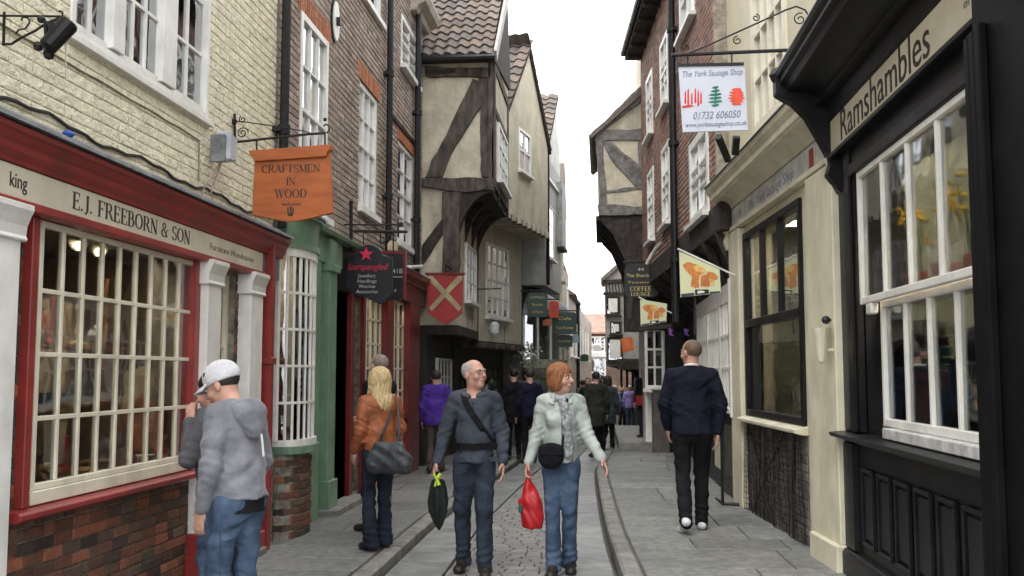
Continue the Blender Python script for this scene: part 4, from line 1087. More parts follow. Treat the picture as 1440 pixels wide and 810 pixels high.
# ---------------- D: cream rendered gable house, turned toward the street
FD2 = Frame(-1.88, 19.8, .21, 1, 1, -.21)
FD1 = Frame(-2.50, 19.8, .21, 1, 1, -.21)
houseD = thing('rendered_gable_house', 'pale rendered house with a steep gable and jettied floor beyond the timber framed house', 'house', (-2.5, 21.4, -.1))
L2 = 3.28; zeD, zaD = 6.95, 8.75; zD2, zD1 = 4.88, 2.28
hD2 = FD2.uv(729, 178), FD2.uv(746, 250)
wD2 = (hD2[0][0], hD2[1][0], hD2[1][1], hD2[0][1])
a_, b_ = FD1.uv(683, 336), FD1.uv(715, 450)
wD1 = (a_[0], b_[0], b_[1], a_[1] - .05)
mm = MB(); wall(mm, FD2, 0, L2, zD2, zeD, [wD2], -.25, 0); part('wall', mm, M_plaster_g, houseD)
mm = MB().prism(FD2, [(0, zeD + .001), (L2, zeD + .001), (L2 / 2, zaD)], -.25, 0); part('gable', mm, M_plaster_g, houseD)
mm = MB(); wall(mm, FD1, -.02, L2, zD1, zD2, [wD1], -.25, 0); part('wall', mm, M_plaster_g, houseD)
part('back_wall', MB().box(FD2, -.3, L2, zD2, zeD, -5.5, -.9), M_plaster_g, houseD)
part('side_wall', MB().box(FD2, L2 - .2, L2 - .001, zD2, zeD, -.9, -.251).box(FD1, L2 - .2, L2 - .001, zD1, zD2 - .01, -5, -.251), M_plaster_g, houseD)
part('ground_floor_wall', MB().box(FD1, 0, L2, -.6, zD1 - .002, -5.5, -.45), mk('soot black timber wall 2', (.028, .025, .022)), houseD)  # plain near-black wall, slightly darker than the neighbouring house
window(houseD, FD2, *wD2, 2, 2, M_white, M_glass_up, d=.02, fw=.06, bar=.03, ft=.07, meet=(wD2[2] + wD2[3]) / 2)
window(houseD, FD1, *wD1, 4, 4, M_white, M_glass_up, d=.03, fw=.06, bar=.028, ft=.07, meet=(wD1[2] + wD1[3]) / 2)
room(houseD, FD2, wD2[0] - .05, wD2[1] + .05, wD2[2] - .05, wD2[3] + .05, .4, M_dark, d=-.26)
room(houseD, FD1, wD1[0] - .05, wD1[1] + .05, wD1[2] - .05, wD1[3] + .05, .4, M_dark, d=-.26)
# roof slopes with tiles
for s in (0, 1):
    e0 = FD2.w(-.12 if s == 0 else L2 + .12, zeD - .12, .06); e1 = FD2.w(-.12 if s == 0 else L2 + .12, zeD - .12, -6)
    r0 = FD2.w(L2 / 2, zaD + .03, .06); r1 = FD2.w(L2 / 2, zaD + .03, -6)
    dn = Vector((0, 0, -.07))
    part('roof_deck', MB().hexa([e0 + dn, e1 + dn, r1 + dn, r0 + dn, e0, e1, r1, r0]), M_oak_d, houseD)
    up = r0 - e0; n_ = int(up.length / .27)
    if s == 0: tiles(houseD, e0 + Vector((0, 0, .02)), (e1 - e0), up, n_ + 1, 18, .24, up.length / n_, M_tile, seed=8)
    else: tiles(houseD, e0 + Vector((0, 0, .02)), (e1 - e0), up, n_ + 1, 18, .24, up.length / n_, M_tile, seed=9, nind=0)
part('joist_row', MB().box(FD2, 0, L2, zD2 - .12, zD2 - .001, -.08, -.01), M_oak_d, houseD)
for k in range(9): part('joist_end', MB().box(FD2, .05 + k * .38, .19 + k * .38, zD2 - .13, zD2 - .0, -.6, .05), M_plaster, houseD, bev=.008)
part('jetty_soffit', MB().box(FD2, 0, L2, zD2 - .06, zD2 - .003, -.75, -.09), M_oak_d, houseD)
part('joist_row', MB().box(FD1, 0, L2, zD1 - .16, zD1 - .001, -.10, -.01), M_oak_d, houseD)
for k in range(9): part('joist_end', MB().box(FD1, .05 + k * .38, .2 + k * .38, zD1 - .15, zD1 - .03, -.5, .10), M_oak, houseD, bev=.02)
part('timber', MB().box(FD1, -.02, .14, zD1, zD2 - .13, -.02, .02), M_oak, houseD)
part('timber', MB().box(FD1, 1.9, 1.98, zD1, wD1[2] - .12, -.02, .01), mk('faded post', (.34, .31, .24)), houseD)
u, z = FD1.uv(693, 462, .1)
solo('wall_lantern', MB().lathe(FD1.w(u, z, .14), [(.05, -.14), (.09, -.1), (.1, .08), (.04, .14)], 10).tube([FD1.w(u, z, 0), FD1.w(u, z, .14)], .02, 6), mk('white lantern', (.7, .72, .72)), 'small white lantern under the sash window of the pale gable house', 'lantern')
part('iron_stay', MB().tube([FD1.w(-.05, 3.3, .05), FD1.w(-.05, 3.3, .55)], .012, 6), M_iron, houseD)
# shop front of ground floor, dark with lit bits
M_lit = emit_mat('warm shop light', (1, .55, .2), 1.2)
FGD = Frame(-2.50, 19.8, .21, 1, 1, -.21)
w_ = window(houseD, FGD, .4, 2.9, .45, 1.75, 6, 3, M_oak_d, M_glass, d=-.40, fw=.05, ft=.05, name='shop_window')
for k in range(7):
    solo('hanging_trinket', MB().ball(FGD.w(.5 + k * .33, 1.2 + .12 * (k % 3), -.36), .05, 6, sz=1.5), M_goods[(k * 3) % 8], 'small %s trinket hanging before the dark shop window, %s' % (tints[(k * 3) % 8], ORD[k]), 'trinket', group='hanging trinkets')

# ---------------- E: next house on, with tiled roof, white bay and hooded bow window
houseE = thing('bay_window_house', 'grey rendered house with tiled roof, white bay and curved hood window past the gable house', 'house', (-2, 25, -.3))
FE = Frame(-1.30, 23.35, .085, 1, 1, -.085)
LE = 3.0
part('wall', MB().box(FE, 0, LE, 3.7, 6.85, -5, 0), mk('grey paint render', (.33, .33, .32), var=.12), houseE)
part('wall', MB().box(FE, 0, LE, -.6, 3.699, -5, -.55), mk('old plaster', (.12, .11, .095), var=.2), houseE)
part('eaves_board', MB().box(FE, -.05, LE + .1, 6.3, 6.36, .0, .06), M_white, houseE)
part('roof_deck', MB().hexa([FE.w(-.2, 6.72, -5), FE.w(-.2, 6.72, .1), FE.w(1.9, 8.68, .1), FE.w(1.9, 8.68, -5), FE.w(-.2, 6.8, -5), FE.w(-.2, 6.8, .1), FE.w(1.9, 8.76, .1), FE.w(1.9, 8.76, -5)]), M_oak_d, houseE)
tiles(houseE, FE.w(-.2, 6.84, .1), -FE.n, FE.w(1.9, 8.76, .1) - FE.w(-.2, 6.8, .1), 11, 10, .25, .26, M_tile_r if False else M_tile, seed=10)
part('gable', MB().prism(FE, [(-.1, 6.851), (LE, 6.851), (LE, 7.6), (1.92, 8.66)], -.3, -.002), mk('pale render', (.55, .55, .52)), houseE)
part('downpipe', MB().tube([FE.w(.12, 3.7, .06), FE.w(.12, 6.9, .06)], .045, 8), M_iron, houseE)
part('bay', MB().box(FE, 2.3, 3.1, 4.9, 6.6, .0, .14), mk('grey boarded bay', (.36, .36, .35)), houseE)
part('bay_base', MB().box(FE, 2.28, 3.12, 4.82, 4.899, .0, .18), M_oak_d, houseE)
window(houseE, FE, .5, 1.4, 4.4, 5.7, 2, 3, M_white, M_glass_up, d=.05, ft=.04)
# hooded bow at first floor
hd = MB(); rs = []
for i in range(9):
    t = i / 8; rs.append([FE.w(1.0 + 1.2 * math.cos(a) * (1 - t ** 1.6 * .9), 3.0 + .75 * t, -.5 + 1.0 * math.sin(a) * (1 - t ** 1.6 * .9)) for a in [math.pi * k / 12 for k in range(13)]])
hd.rings(rs, closed=False); part('bow_hood', hd, M_lead, houseE, smooth=True)
hw = MB()
for k in range(9):
    a = math.pi * k / 8; hw.tube([FE.w(1.0 + 1.05 * math.cos(a), 1.95, -.5 + .85 * math.sin(a)), FE.w(1.0 + 1.05 * math.cos(a), 3.0, -.5 + .85 * math.sin(a))], .03, 6)
part('bow_mullion', hw, M_white, houseE)
hb = MB(); hb.rings([[FE.w(1.0 + r * math.cos(math.pi * k / 12), z, -.5 + r * .82 * math.sin(math.pi * k / 12)) for k in range(13)] for (r, z) in ((.6, 1.5), (1.05, 1.75), (1.1, 1.95), (0.2, 1.96))], closed=False)
part('bow_base', hb, M_plaster_g, houseE)
hg = MB(); hg.rings([[FE.w(1.0 + 1.0 * math.cos(math.pi * k / 12), z, -.5 + .8 * math.sin(math.pi * k / 12)) for k in range(13)] for z in (1.95, 3.0)], closed=False)
part('bow_glass', hg, M_glass_up, houseE)
part('shop_awning', MB().prism(Frame(-1.9, 23.0, .085, 1, 1, -.085), [(0, 1.25), (2.6, 1.25), (2.6, 1.45), (0, 1.45)], -.2, .5), mk('grey green awning', (.16, .22, .18)), houseE)
w_ = window(houseE, Frame(-1.85, 23.35, .085, 1, 1, -.085), .2, 2.8, .2, 1.2, 5, 2, M_white, M_glass, d=.05, ft=.05, name='shop_window')

# fill lamps added out of sight under the ceilings to brighten the shop interiors
M_fill = emit_mat('warm fill lamp', (1.0, .82, .60), 48.0)
def shop_fill_lamps(F, us, z, d, where):
    for i, u in enumerate(us):
        t = thing('fill_lamp', 'warm fill lamp added to brighten %s, %s' % (where, ORD[i]), 'lamp', F.w(u, z, d), group='added fill lamps in the shops')
        part('diffuser', MB().box(F, u - .22, u + .22, z - .02, z, d - .12, d + .12), M_fill, t); part('frame', MB().box(F, u - .24, u + .24, z + .001, z + .02, d - .14, d + .14), M_white, t)
shop_fill_lamps(LW, (4.9, 5.9, 6.9, 7.9), 2.66, -.46, 'the woodcraft shop')
shop_fill_lamps(LW, (9.7, 10.6), 2.86, -.5, 'the green bow-fronted shop')
shop_fill_lamps(LW, (12.9, 14.2, 15.4), 2.86, -.5, 'the dark red shop')
# =================================================================== RIGHT SIDE
# ---------------- R1: black shopfront, nearest on the right
RA0, RA1 = 2.2, 7.95
house1 = thing('black_shop_house', 'house with a glossy black shopfront and tall white sash window, nearest on the right', 'house', (1.92, 5.5, 0))
U, Z = RW.U, RW.Z
pz = Z(1182, 785) if False else PH_R
sill1 = 1.24
u_l, u_r = U(1400, .02), U(1215, .02)        # window: near edge, far edge
zt1 = RW.Z(1215, 236, .06)
zfb0 = RW.Z(1178, 208, .12); zfb1 = RW.Z(1172, 166, .12)
holes = [(u_l - .02, u_r, sill1 - .02, zt1 + .02)]
mm = MB(); wall(mm, RW, RA0, RA1, -.1, zfb1 + .5, holes, -.3, -.004); part('shop_wall', mm, M_black, house1)
mm = MB(); wall(mm, RW, RA0, RA1 + .2, zfb1 + .501, 9.0, [(4.2, 5.2, 4.9, 6.6)], -.3, .0); part('wall', mm, M_mortar, house1)
lay_bricks(house1, RW, 5.3, RA1 + .2, zfb1 + .6, 6.0, [], M_brick_red, nind=100, seed=51)
part('back_wall', MB().wbox(4.75, 8, RA0, RA1, -.2, 9.0).wbox(2.25, 4.749, RA0, RA0 + .15, -.2, 9.0), M_plaster_g, house1)
part('roof', MB().prism(front(RA0), [(1.6, 9.0), (8.4, 9.0), (8.4, 9.1), (5, 12), (1.6, 9.1)], -(RA1 - RA0), 0), M_tile, house1)
room(house1, RW, 3.4, 7.8, .9, 3.5, 2.4, mk('sage interior', (.27, .29, .22), (.20, .22, .165), nscale=1.5, var=.2, bump=0), d=-.31, name='shop_interior')
# panelled stall riser
uA, uB = U(1392, .05), U(1200, .05)
part('stallriser', MB().box(RW, 3.6, RA1 - .02, PH_R, sill1 - .14, -.02, .03), M_black, house1, bev=.004)
part('skirting', MB().molding(RW, [(0, PH_R), (.10, PH_R), (.10, PH_R + .16), (.075, PH_R + .19), (0, PH_R + .2)], 3.6, RA1), M_black, house1, bev=.004)
npn = 7; a0 = 4.7; a1 = RA1 - .42; w_ = (a1 - a0) / npn
for i in range(npn):
    a, b = a0 + i * w_ + .05, a0 + (i + 1) * w_ - .05; z0_, z1_ = PH_R + .28, sill1 - .30
    m_ = MB()
    m_.box(RW, a, b, z0_, z0_ + .03, .03, .058); m_.box(RW, a, b, z1_ - .03, z1_, .03, .058); m_.box(RW, a, a + .03, z0_ + .03, z1_ - .03, .03, .057); m_.box(RW, b - .03, b, z0_ + .03, z1_ - .03, .03, .057)
    p_ = part('panel', m_, M_black, house1, bev=.006)
    part('panel_field', MB().box(RW, a + .05, b - .05, z0_ + .05, z1_ - .05, .03, .045), M_black, p_, bev=.008)
part('sill_board', MB().molding(RW, [(0, sill1 - .14), (.05, sill1 - .14), (.06, sill1 - .11), (.16, sill1 - .10), (.17, sill1 - .07), (0, sill1 - .055)], 3.6, RA1 + .01), M_black, house1, bev=.003)
part('black_pilaster', MB().box(RW, u_r + .02, RA1 - .01, sill1 - .05, zfb0 - .02, 0, .05).box(RW, U(1197, .06), RA1 - .02, PH_R + .2, sill1 - .14, .02, .07), M_black, house1, bev=.006)
part('black_pilaster', MB().box(RW, u_r + .07, U(1191, .09), sill1 - .05, zfb0 - .02, .05, .075), M_black, house1, bev=.006)
# near door case: tall dark pilaster and recess
part('black_pilaster', MB().box(RW, U(1404, .18) , U(1376, .18), PH_R, zfb0 - .1, 0, .18), M_matte, house1, bev=.01)
part('door_case', MB().box(RW, 2.6, U(1406, .2), PH_R, zfb0 - .02, .0, .26), M_matte, house1, bev=.01)
for k_ in range(3): part('door_case_moulding', MB().box(RW, U(1400, .18) - .09 * k_ - .10, U(1400, .18) - .09 * k_ - .04, PH_R + .3, zfb0 - .2, .26, .28 + .01 * k_), M_matte, house1, bev=.008)
part('door_case', MB().box(RW, 2.6, U(1404, .3), zfb0 - .1, zfb0 + .01, .262, .34), M_matte, house1, bev=.01)
# the tall white sash, upper leaf proud of the lower
zm = RW.Z(1222, 418, .06)
m_ = MB(); n4 = 4
def leaf(nm, ua, ub, za, zb, d, cols, fw, bar, sub=None):
    m = MB(); m.box(RW, ua, ua + fw, za, zb, d - .05, d); m.box(RW, ub - fw, ub, za, zb, d - .05, d); m.box(RW, ua + fw, ub - fw, za, za + fw * 1.1, d - .05, d - .001); m.box(RW, ua + fw, ub - fw, zb - fw, zb, d - .05, d - .001)
    w = part(nm, m, M_white, house1, bev=.005)
    g = MB()
    for i in range(1, cols):
        u = ua + fw + (ub - ua - 2 * fw) * i / cols; g.box(RW, u - bar / 2, u + bar / 2, za + fw, zb - fw, d - .045, d - .006)
    part('glazing_bar', g, M_white, w, bev=.004)
    for i in range(cols): pane_obj(w, RW, ua + fw + (ub - ua - 2 * fw) * i / cols, ua + fw + (ub - ua - 2 * fw) * (i + 1) / cols, za + fw, zb - fw, d - .03, M_glass)
    return w
leaf('upper_sash', U(1384, .07), U(1212, .07), zm - .04, zt1, .07, 4, .045, .036)
part('sash_horn', MB().box(RW, U(1228, .07), U(1220, .07), zm - .12, zm - .041, .02, .07), M_white, house1, bev=.01)
leaf('lower_sash', U(1397, .0), U(1240, .0), sill1 + .02, zm - .03, .0, 4, .05, .038)
part('window_sill', MB().box(RW, U(1400, .06), U(1238, .06), sill1 - .052, sill1 + .018, -.06, .06), mk('worn white sill', (.60, .60, .58), (.36, .36, .35), nscale=9, var=.15), house1, bev=.006)
part('window_architrave', MB().box(RW, u_l - .3, u_r + .02, zt1 + .002, zt1 + .09, -.03, .09).box(RW, u_l - .3, u_r + .02, zt1 + .0905, zfb0 - .02, -.0, .055), M_black, house1, bev=.008)
# fascia with the name
fb1 = part('fascia_board', MB().box(RW, 2.4, U(1174, .12), zfb0, zfb1, 0, .12), M_board, house1, bev=.004)
part('fascia_moulding', MB().box(RW, 2.4, U(1173, .12), zfb0 - .035, zfb0 - .001, 0, .14).box(RW, 2.4, U(1171, .12), zfb1 + .001, zfb1 + .03, 0, .14), M_black, house1, bev=.005)
uc = (U(1192, .12) + U(1324, .12)) / 2
text(fb1, RW, 'Ramshambles', uc, (zfb0 + zfb1) / 2 + .0, .33, M_ink, .121, width=abs(U(1192, .12) - U(1324, .12)))
text(fb1, RW, 'of York', U(1395, .12), (zfb0 + zfb1) / 2 - .02, .07, M_inkg, .121, width=.34)
def cove(z0, z1, d0, d1, n=10):
    pr = [(0, z0), (d0, z0)]
    for i in range(1, n + 1):
        t = i / n; pr.append((d0 + (d1 - d0) * (1 - math.cos(t * math.pi / 2)) , z0 + (z1 - z0) * math.sin(t * math.pi / 2)))
    return pr
pr_ = cove(zfb1 + .03, zfb1 + .25, .13, .38) + [(.44, zfb1 + .25), (.46, zfb1 + .30), (.50, zfb1 + .31), (.50, zfb1 + .35), (0, zfb1 + .38)]
part('black_cornice', MB().molding(RW, pr_, 2.2, RA1 - .12), M_black, house1, bev=.003)
part('cornice_fillet', MB().box(RW, 2.2, RA1 - .12, zfb1 + .12, zfb1 + .135, .15, .24), M_black, house1)
part('gutter', MB().tube([RW.w(2.2, zfb1 + .40, .49), RW.w(RA1 - .1, zfb1 + .40, .49)], .045, 8), M_iron, house1)
# scrolled console at the end of the cornice
cs = [(0.0, zfb0 - .30), (.06, zfb0 - .30), (.10, zfb0 - .22), (.15, zfb0 - .15), (.13, zfb0 - .08), (.15, zfb0 + .02), (.20, zfb0 + .12), (.30, zfb1 + .05), (.40, zfb1 + .16), (.47, zfb1 + .20), (.53, zfb1 + .24), (.53, zfb1 + .40), (0, zfb1 + .40)]
part('console', MB().molding(RW, cs, RA1 - .119, RA1 + .02), M_black, house1, bev=.008)
part('gutter_end', MB().ball(RW.w(RA1 - .05, zfb1 + .40, .5), .07, 8), M_iron, house1)
# inside: potted yellow flowers above, stacked striped jar, clothes below
M_leafd = mk('plant green', (.06, .11, .03), var=.3)
shr = thing('display_ledge', 'pale wooden ledge with plants half way up the tall white window', 'shelf', RW.w(5.6, 2.2, -.3))
part('shelf', MB().box(RW, 4.5, 7.6, zm - .02, zm + .01, -.45, -.12), mk('pale shelf', (.42, .33, .2)), shr)
for i, px in enumerate((1243, 1288, 1330, 1372)):
    u, z = RW.uv(px, 400, -.28); z = zm + .012; rnd = random.Random(i)
    t = thing('potted_plant', ['yellow flowers in a red pot at the far end of the upper sash', 'yellow flowers in a red pot behind the second pane of the upper sash', 'tall yellow flowers in an orange pot behind the third pane of the upper sash', 'yellow flowers in a red pot at the near end of the upper sash'][i], 'potted plant', RW.w(u, z, -.28), group='potted flowers in the upper sash')
    part('pot', MB().lathe(RW.w(u, z, -.28), [(.06, 0), (.085, .13), (.095, .13), (.095, .16), (.05, .15)], 12), mk('red clay pot', (.45, .10, .04)), t)
    st_ = MB(); fl = MB()
    for k in range(7):
        a = rnd.uniform(0, 6.28); h = rnd.uniform(.25, .52); r = rnd.uniform(.02, .12)
        tip = RW.w(u + r * math.cos(a), z + .15 + h, -.28 + r * math.sin(a)); st_.tube([RW.w(u, z + .14, -.28), tip], .005, 4)
        for q in range(3): fl.ball(tip + Vector((rnd.uniform(-.03, .03), rnd.uniform(-.03, .03), rnd.uniform(-.03, .03))), .026, 6, sz=.6)
    part('stem', st_, M_leafd, t); part('flower', fl, mk('yellow petal', (.72, .48, .04)), t)
u, z = RW.uv(1305, 560, -.3)
stk = thing('striped_jar_stack', 'stack of white, blue, green and red woolly rounds in the tall white window', 'display', RW.w(u, 1.2, -.3))
for k, (c, h0, h1, r) in enumerate((((.55, .25, .05), 1.27, 1.56, .10), ((.55, .06, .04), 1.56, 1.64, .14), ((.35, .42, .10), 1.64, 1.68, .15), ((.05, .30, .14), 1.68, 1.73, .155), ((.05, .30, .45), 1.73, 1.80, .15), ((.03, .05, .15), 1.80, 1.87, .14), ((.70, .70, .68), 1.87, 1.98, .13))):
    c_ = RW.w(u, 0, -.3)
    part('round', MB().lathe((c_.x, c_.y, 0), [(r * .6, h0), (r, h0 + .01), (r * 1.02, (h0 + h1) / 2), (r, h1 - .01), (r * .6, h1)], 14), mk('wool %d' % k, c, rough=.9), stk)
for i, (px, py, kind, mi) in enumerate(((1345, 560, 'vase', 5), (1362, 570, 'bowl', 7), (1380, 565, 'box', 2), (1262, 575, 'candlestick', 1), (1390, 520, 'vase', 3), (1350, 590, 'animal', 0))):
    u, z = RW.uv(px, py, -.4)
    solo(KN[kind], ware(kind, u, 1.26, -.4 - .08 * (i % 3), [.3, .26, .3, .22, .28, .25][i], None, RW), M_goods[mi], '%s %s in the lower part of the tall white sash, %s' % (tints[mi], KN[kind].replace('_', ' '), ORD[i]), KN[kind].split('_')[-1])
part('display_floor', MB().box(RW, 4.0, 7.6, 1.22, 1.26, -.9, -.10), M_wood, shr)
jk = MB().ball(RW.w(U(1352, -.6), 1.75, -.75), .2, 10, sz=1.2, sx=.6)
solo('folded_jumper', jk, mk('navy wool', (.03, .03, .07)), 'dark navy jumper displayed behind the third pane of the tall sash window', 'jumper')
# ---------------- R2: cream shop
SF = Frame(1.90, 7.9, -.068, 1, -1, -.068)
house2 = thing('cream_shop_house', 'cream painted shop with coved cornice, dark sash window and netted brick base', 'house', (1.9, 9.9, 0))
su = lambda px, d=0.: SF.U(px, d)
S_end = su(1037)
zc2 = 3.84
bz0 = (SF.Z(1158, 230, .06) + SF.Z(1042, 308, .06)) / 2; bz1 = (SF.Z(1150, 199, .06) + SF.Z(1042, 289, .06)) / 2
wA, wB = su(1133), su(1051)
wt = (SF.Z(1126, 281) + SF.Z(1051, 325)) / 2; wb = (SF.Z(1139, 605) + SF.Z(1057, 588)) / 2
wt = min(wt, bz0 - .05)
mm = MB(); wall(mm, SF, .0, S_end, -.1, zc2, [(wA, wB, wb + .03, wt)], -.3, -.004); part('shop_wall', mm, M_cream, house2)
upw = (su(1119), su(1067), 4.15, 6.4)
S_up = su(1026)
mm = MB(); wall(mm, SF, .15, S_up, zc2 + .001, 8.6, [upw], -.3, 0.0); part('wall', mm, mk('cream upper render', (.62, .56, .41), nscale=2, var=.06, bump=.2), house2)
w_ = window(house2, SF, *upw, 4, 4, M_ivory, M_glass_up, d=.02, fw=.14, bar=.03, ft=.1, sill=.08)
room(house2, SF, upw[0] - .05, upw[1] + .05, 4.1, 6.5, .5, M_curtain, d=-.31)
part('back_wall', MB().box(SF, .05, S_up, -.2, 8.6, -6, -2.4), M_plaster_g, house2)
part('roof', MB().prism(front(8.0), [(1.5, 8.6), (8.2, 8.6), (8.2, 8.7), (5, 11), (1.5, 8.7)], -4, 0), M_tile, house2)
prc = cove(bz1 + .04, zc2 - .16, .07, .27) + [(.29, zc2 - .155), (.29, zc2 - .10), (.33, zc2 - .05), (.34, zc2), (0, zc2 + .02)]
part('cream_cornice', MB().molding(SF, prc, .02, S_end + .05), M_cream, house2, bev=.003)
part('lead_flashing', MB().molding(SF, [(0, zc2 + .07), (.35, zc2 + .02), (.36, zc2 + .003), (0, zc2 + .021)], .02, S_end + .05), M_lead, house2)
part('cornice_bead', MB().tube([SF.w(.02, zc2 - .165, .25), SF.w(S_end + .05, zc2 - .165, .25)], .014, 6), M_cream, house2)
fb2 = part('fascia_board', MB().box(SF, .07, S_end - .02, bz0, bz1 + .03, 0, .06), mk('grey blue board', (.62, .63, .64), nscale=4), house2, bev=.003)
text(fb2, SF, 'The York Sausage Shop', (su(1060) + su(1140)) / 2, (bz0 + bz1) / 2, .15, mk('faded grey lettering', (.30, .32, .37)), .061, width=1.9, shear=.2)
text(fb2, SF, '14', su(1044, .06) - .02, (bz0 + bz1) / 2, .15, M_inkg, .061)
part('logo_block', MB().box(SF, su(1152, .06), su(1146, .06), bz0 + .02, bz1 - .01, .061, .065), mk('logo red', (.5, .06, .05)), fb2)
part('fascia_rail', MB().box(SF, .05, S_end, bz0 - .05, bz0 - .002, 0, .09), M_cream, house2, bev=.006)
part('cream_pilaster', MB().box(SF, .05, su(1138, .08), PH_R + .2, bz0 - .06, 0, .08), M_cream, house2, bev=.008)
part('pilaster_base', MB().box(SF, .02, su(1136, .1), PH_R - .02, PH_R + .2, 0, .12), M_cream, house2, bev=.012)
part('cream_pilaster', MB().box(SF, wB + .0, S_end, PH_R, bz0 - .06, 0, .08), M_cream, house2, bev=.008)
part('console', MB().molding(SF, [(0, bz0 - .25), (.1, bz0 - .25), (.13, bz0 - .15), (.10, bz0 - .06), (.17, bz0 + .02), (.13, bz0 + .12), (.20, bz1 + .06), (.20, bz1 + .12), (0, bz1 + .12)], S_end - .0, S_end + .1), M_cream, house2, bev=.01)
part('console', MB().molding(SF, [(0, bz0 - .12), (.1, bz0 - .12), (.13, bz0 - .05), (.10, bz0 + .02), (.14, bz0 + .12), (.14, bz1 + .03), (0, bz1 + .03)], .0, .069), M_cream, house2, bev=.01)
zr = (SF.Z(1057, 452) + SF.Z(1131, 441)) / 2
ws = window(house2, SF, wA, wB, wb + .03, wt, 1, 1, M_black, M_glass, d=.03, fw=.07, ft=.09, sill=0, name='shop_window')
for c_ in list(ws.children):
    if c_.name.startswith('pane'): bpy.data.objects.remove(c_)
part('meeting_rail', MB().box(SF, wA + .07, wB - .07, zr - .04, zr + .04, -.05, .035), M_black, ws, bev=.004)
m_ = MB()
for i in (1, 2): u = wA + .07 + (wB - wA - .14) * i / 3; m_.box(SF, u - .018, u + .018, zr + .04, wt - .07, -.04, .022)
part('glazing_bar', m_, M_black, ws)
for i in range(3): pane_obj(ws, SF, wA + .07 + (wB - wA - .14) * i / 3, wA + .07 + (wB - wA - .14) * (i + 1) / 3, zr + .04, wt - .07, -.01, M_glass)
part('black_jamb', MB().box(SF, wB - .52, wB - .07, wb + .10, zr - .04, -.06, -.02), M_black, ws)
pane_obj(ws, SF, wA + .07, wB - .52, wb + .10, zr - .04, -.03, M_glass)
part('cream_sill', MB().molding(SF, [(0, wb - .05), (.06, wb - .05), (.13, wb - .03), (.13, wb + .0), (0, wb + .028)], wA - .06, wB + .0), M_cream, house2, bev=.004)
room(house2, SF, .2, S_end - .1, .8, 3.3, 2.0, mk('green grey interior', (.24, .25, .20), (.14, .15, .12), nscale=2, bump=0), d=-.31, name='shop_interior')
lay_bricks(house2, SF, wA - .03, wB, PH_R, wb - .06, [], M_brick_grey, nind=300, seed=61, bl=.22, proud=.006, d=.012)
# black netting hung over the brick base
nt_ = MB(); n1_, n2_ = 34, 16
ua, ub, za, zb_ = wA - .02, wB - .01, PH_R + .01, wb - .06
def netd(u, z): return .045 + .014 * math.sin(u * 9 + z * 3) + .01 * math.sin(u * 23)
for i in range(n1_ + 1):
    u = ua + (ub - ua) * i / n1_; nt_.tube([SF.w(u + .01 * math.sin(k * 2.1), za + (zb_ - za) * k / 8, netd(u, za + (zb_ - za) * k / 8)) for k in range(9)], .0035, 3)
for i in range(n2_ + 1):
    z = za + (zb_ - za) * i / n2_; nt_.tube([SF.w(ua + (ub - ua) * k / 14, z, netd(ua + (ub - ua) * k / 14, z)) for k in range(15)], .0035, 3)
o_ = part('netting', nt_, M_iron, house2)
fo = MB()
for (a, b) in ((.25, .85), (.9, .45), (.55, .62), (.12, .15)):
    fo.tube([SF.w(ua + (ub - ua) * a, zb_, .06), SF.w(ua + (ub - ua) * (a + b) / 2, (za + zb_) / 2, .07), SF.w(ua + (ub - ua) * b, za, .055)], .009, 5)
part('netting_fold', fo, M_iron, house2)
# vase shaped wall fitting, door furniture on the pilaster
u, z = SF.uv(1168, 490, .1)
solo('wall_vase', MB().lathe(SF.w(u, z - .12, .17), [(.015, 0), (.03, .02), (.055, .2), (.075, .28), (.06, .27)], 12).box(SF, u - .01, u + .01, z - .02, z + .0, .08, .16), M_cream, 'cream cone shaped vase fixed to the cream corner pilaster', 'vase')
u, z = SF.uv(1165, 450, .1)
solo('door_chain_knob', MB().ball(SF.w(u, z, .12), .035, 8).tube([SF.w(u, z, .08), SF.w(u, z, .12)], .012, 6), M_iron, 'small black knob on the cream corner pilaster above the cone vase', 'knob')
# things in the sausage shop window
u = (wA + wB) / 2
for k, (uu_, zz_) in enumerate(((u + .35, 2.25), (u - .35, 2.3), (u, 1.75))):
    t = thing('pendant_lamp', ['glowing pendant lamp, farther of the two high ones in the dark shop window', 'glowing pendant lamp, nearer of the two high ones in the dark shop window', 'low glowing lamp over the counter in the dark shop window'][k], 'lamp', SF.w(uu_, zz_, -1.1))
    part('bulb', MB().ball(SF.w(uu_, zz_, -1.1), .035, 8), M_bulb, t); part('cord', MB().tube([SF.w(uu_, zz_ + .03, -1.1), SF.w(uu_, 3.2, -1.1)], .005, 4), M_iron, t)
part('counter', MB().box(SF, wA, wB, .9, 1.35, -1.6, -1.0), mk('white counter', (.55, .55, .5)), house2)
for k in range(7):
    solo('price_card', MB().box(SF, wA + .25 + k * .22, wA + .39 + k * .22, wb + .12, wb + .30 + .06 * (k % 3), -.30, -.285), mk('paper card', (.75, .74, .66)), 'pale card standing in the dark shop window, %s' % ORD[k], 'card', group='cards in the shop window')
for k in range(4):
    solo('hanging_sausages', MB().tube([SF.w(wA + .3 + .4 * k + .03 * math.sin(i * 2.), 3.1 - .08 * i, -.5) for i in range(9)], [.02, .035, .02, .035, .02, .035, .02, .035, .02], 7), mk('sausage red', (.35, .08, .05)), 'string of red sausages hanging behind the upper panes, %s' % ORD[k], 'sausages', group='strings of sausages')
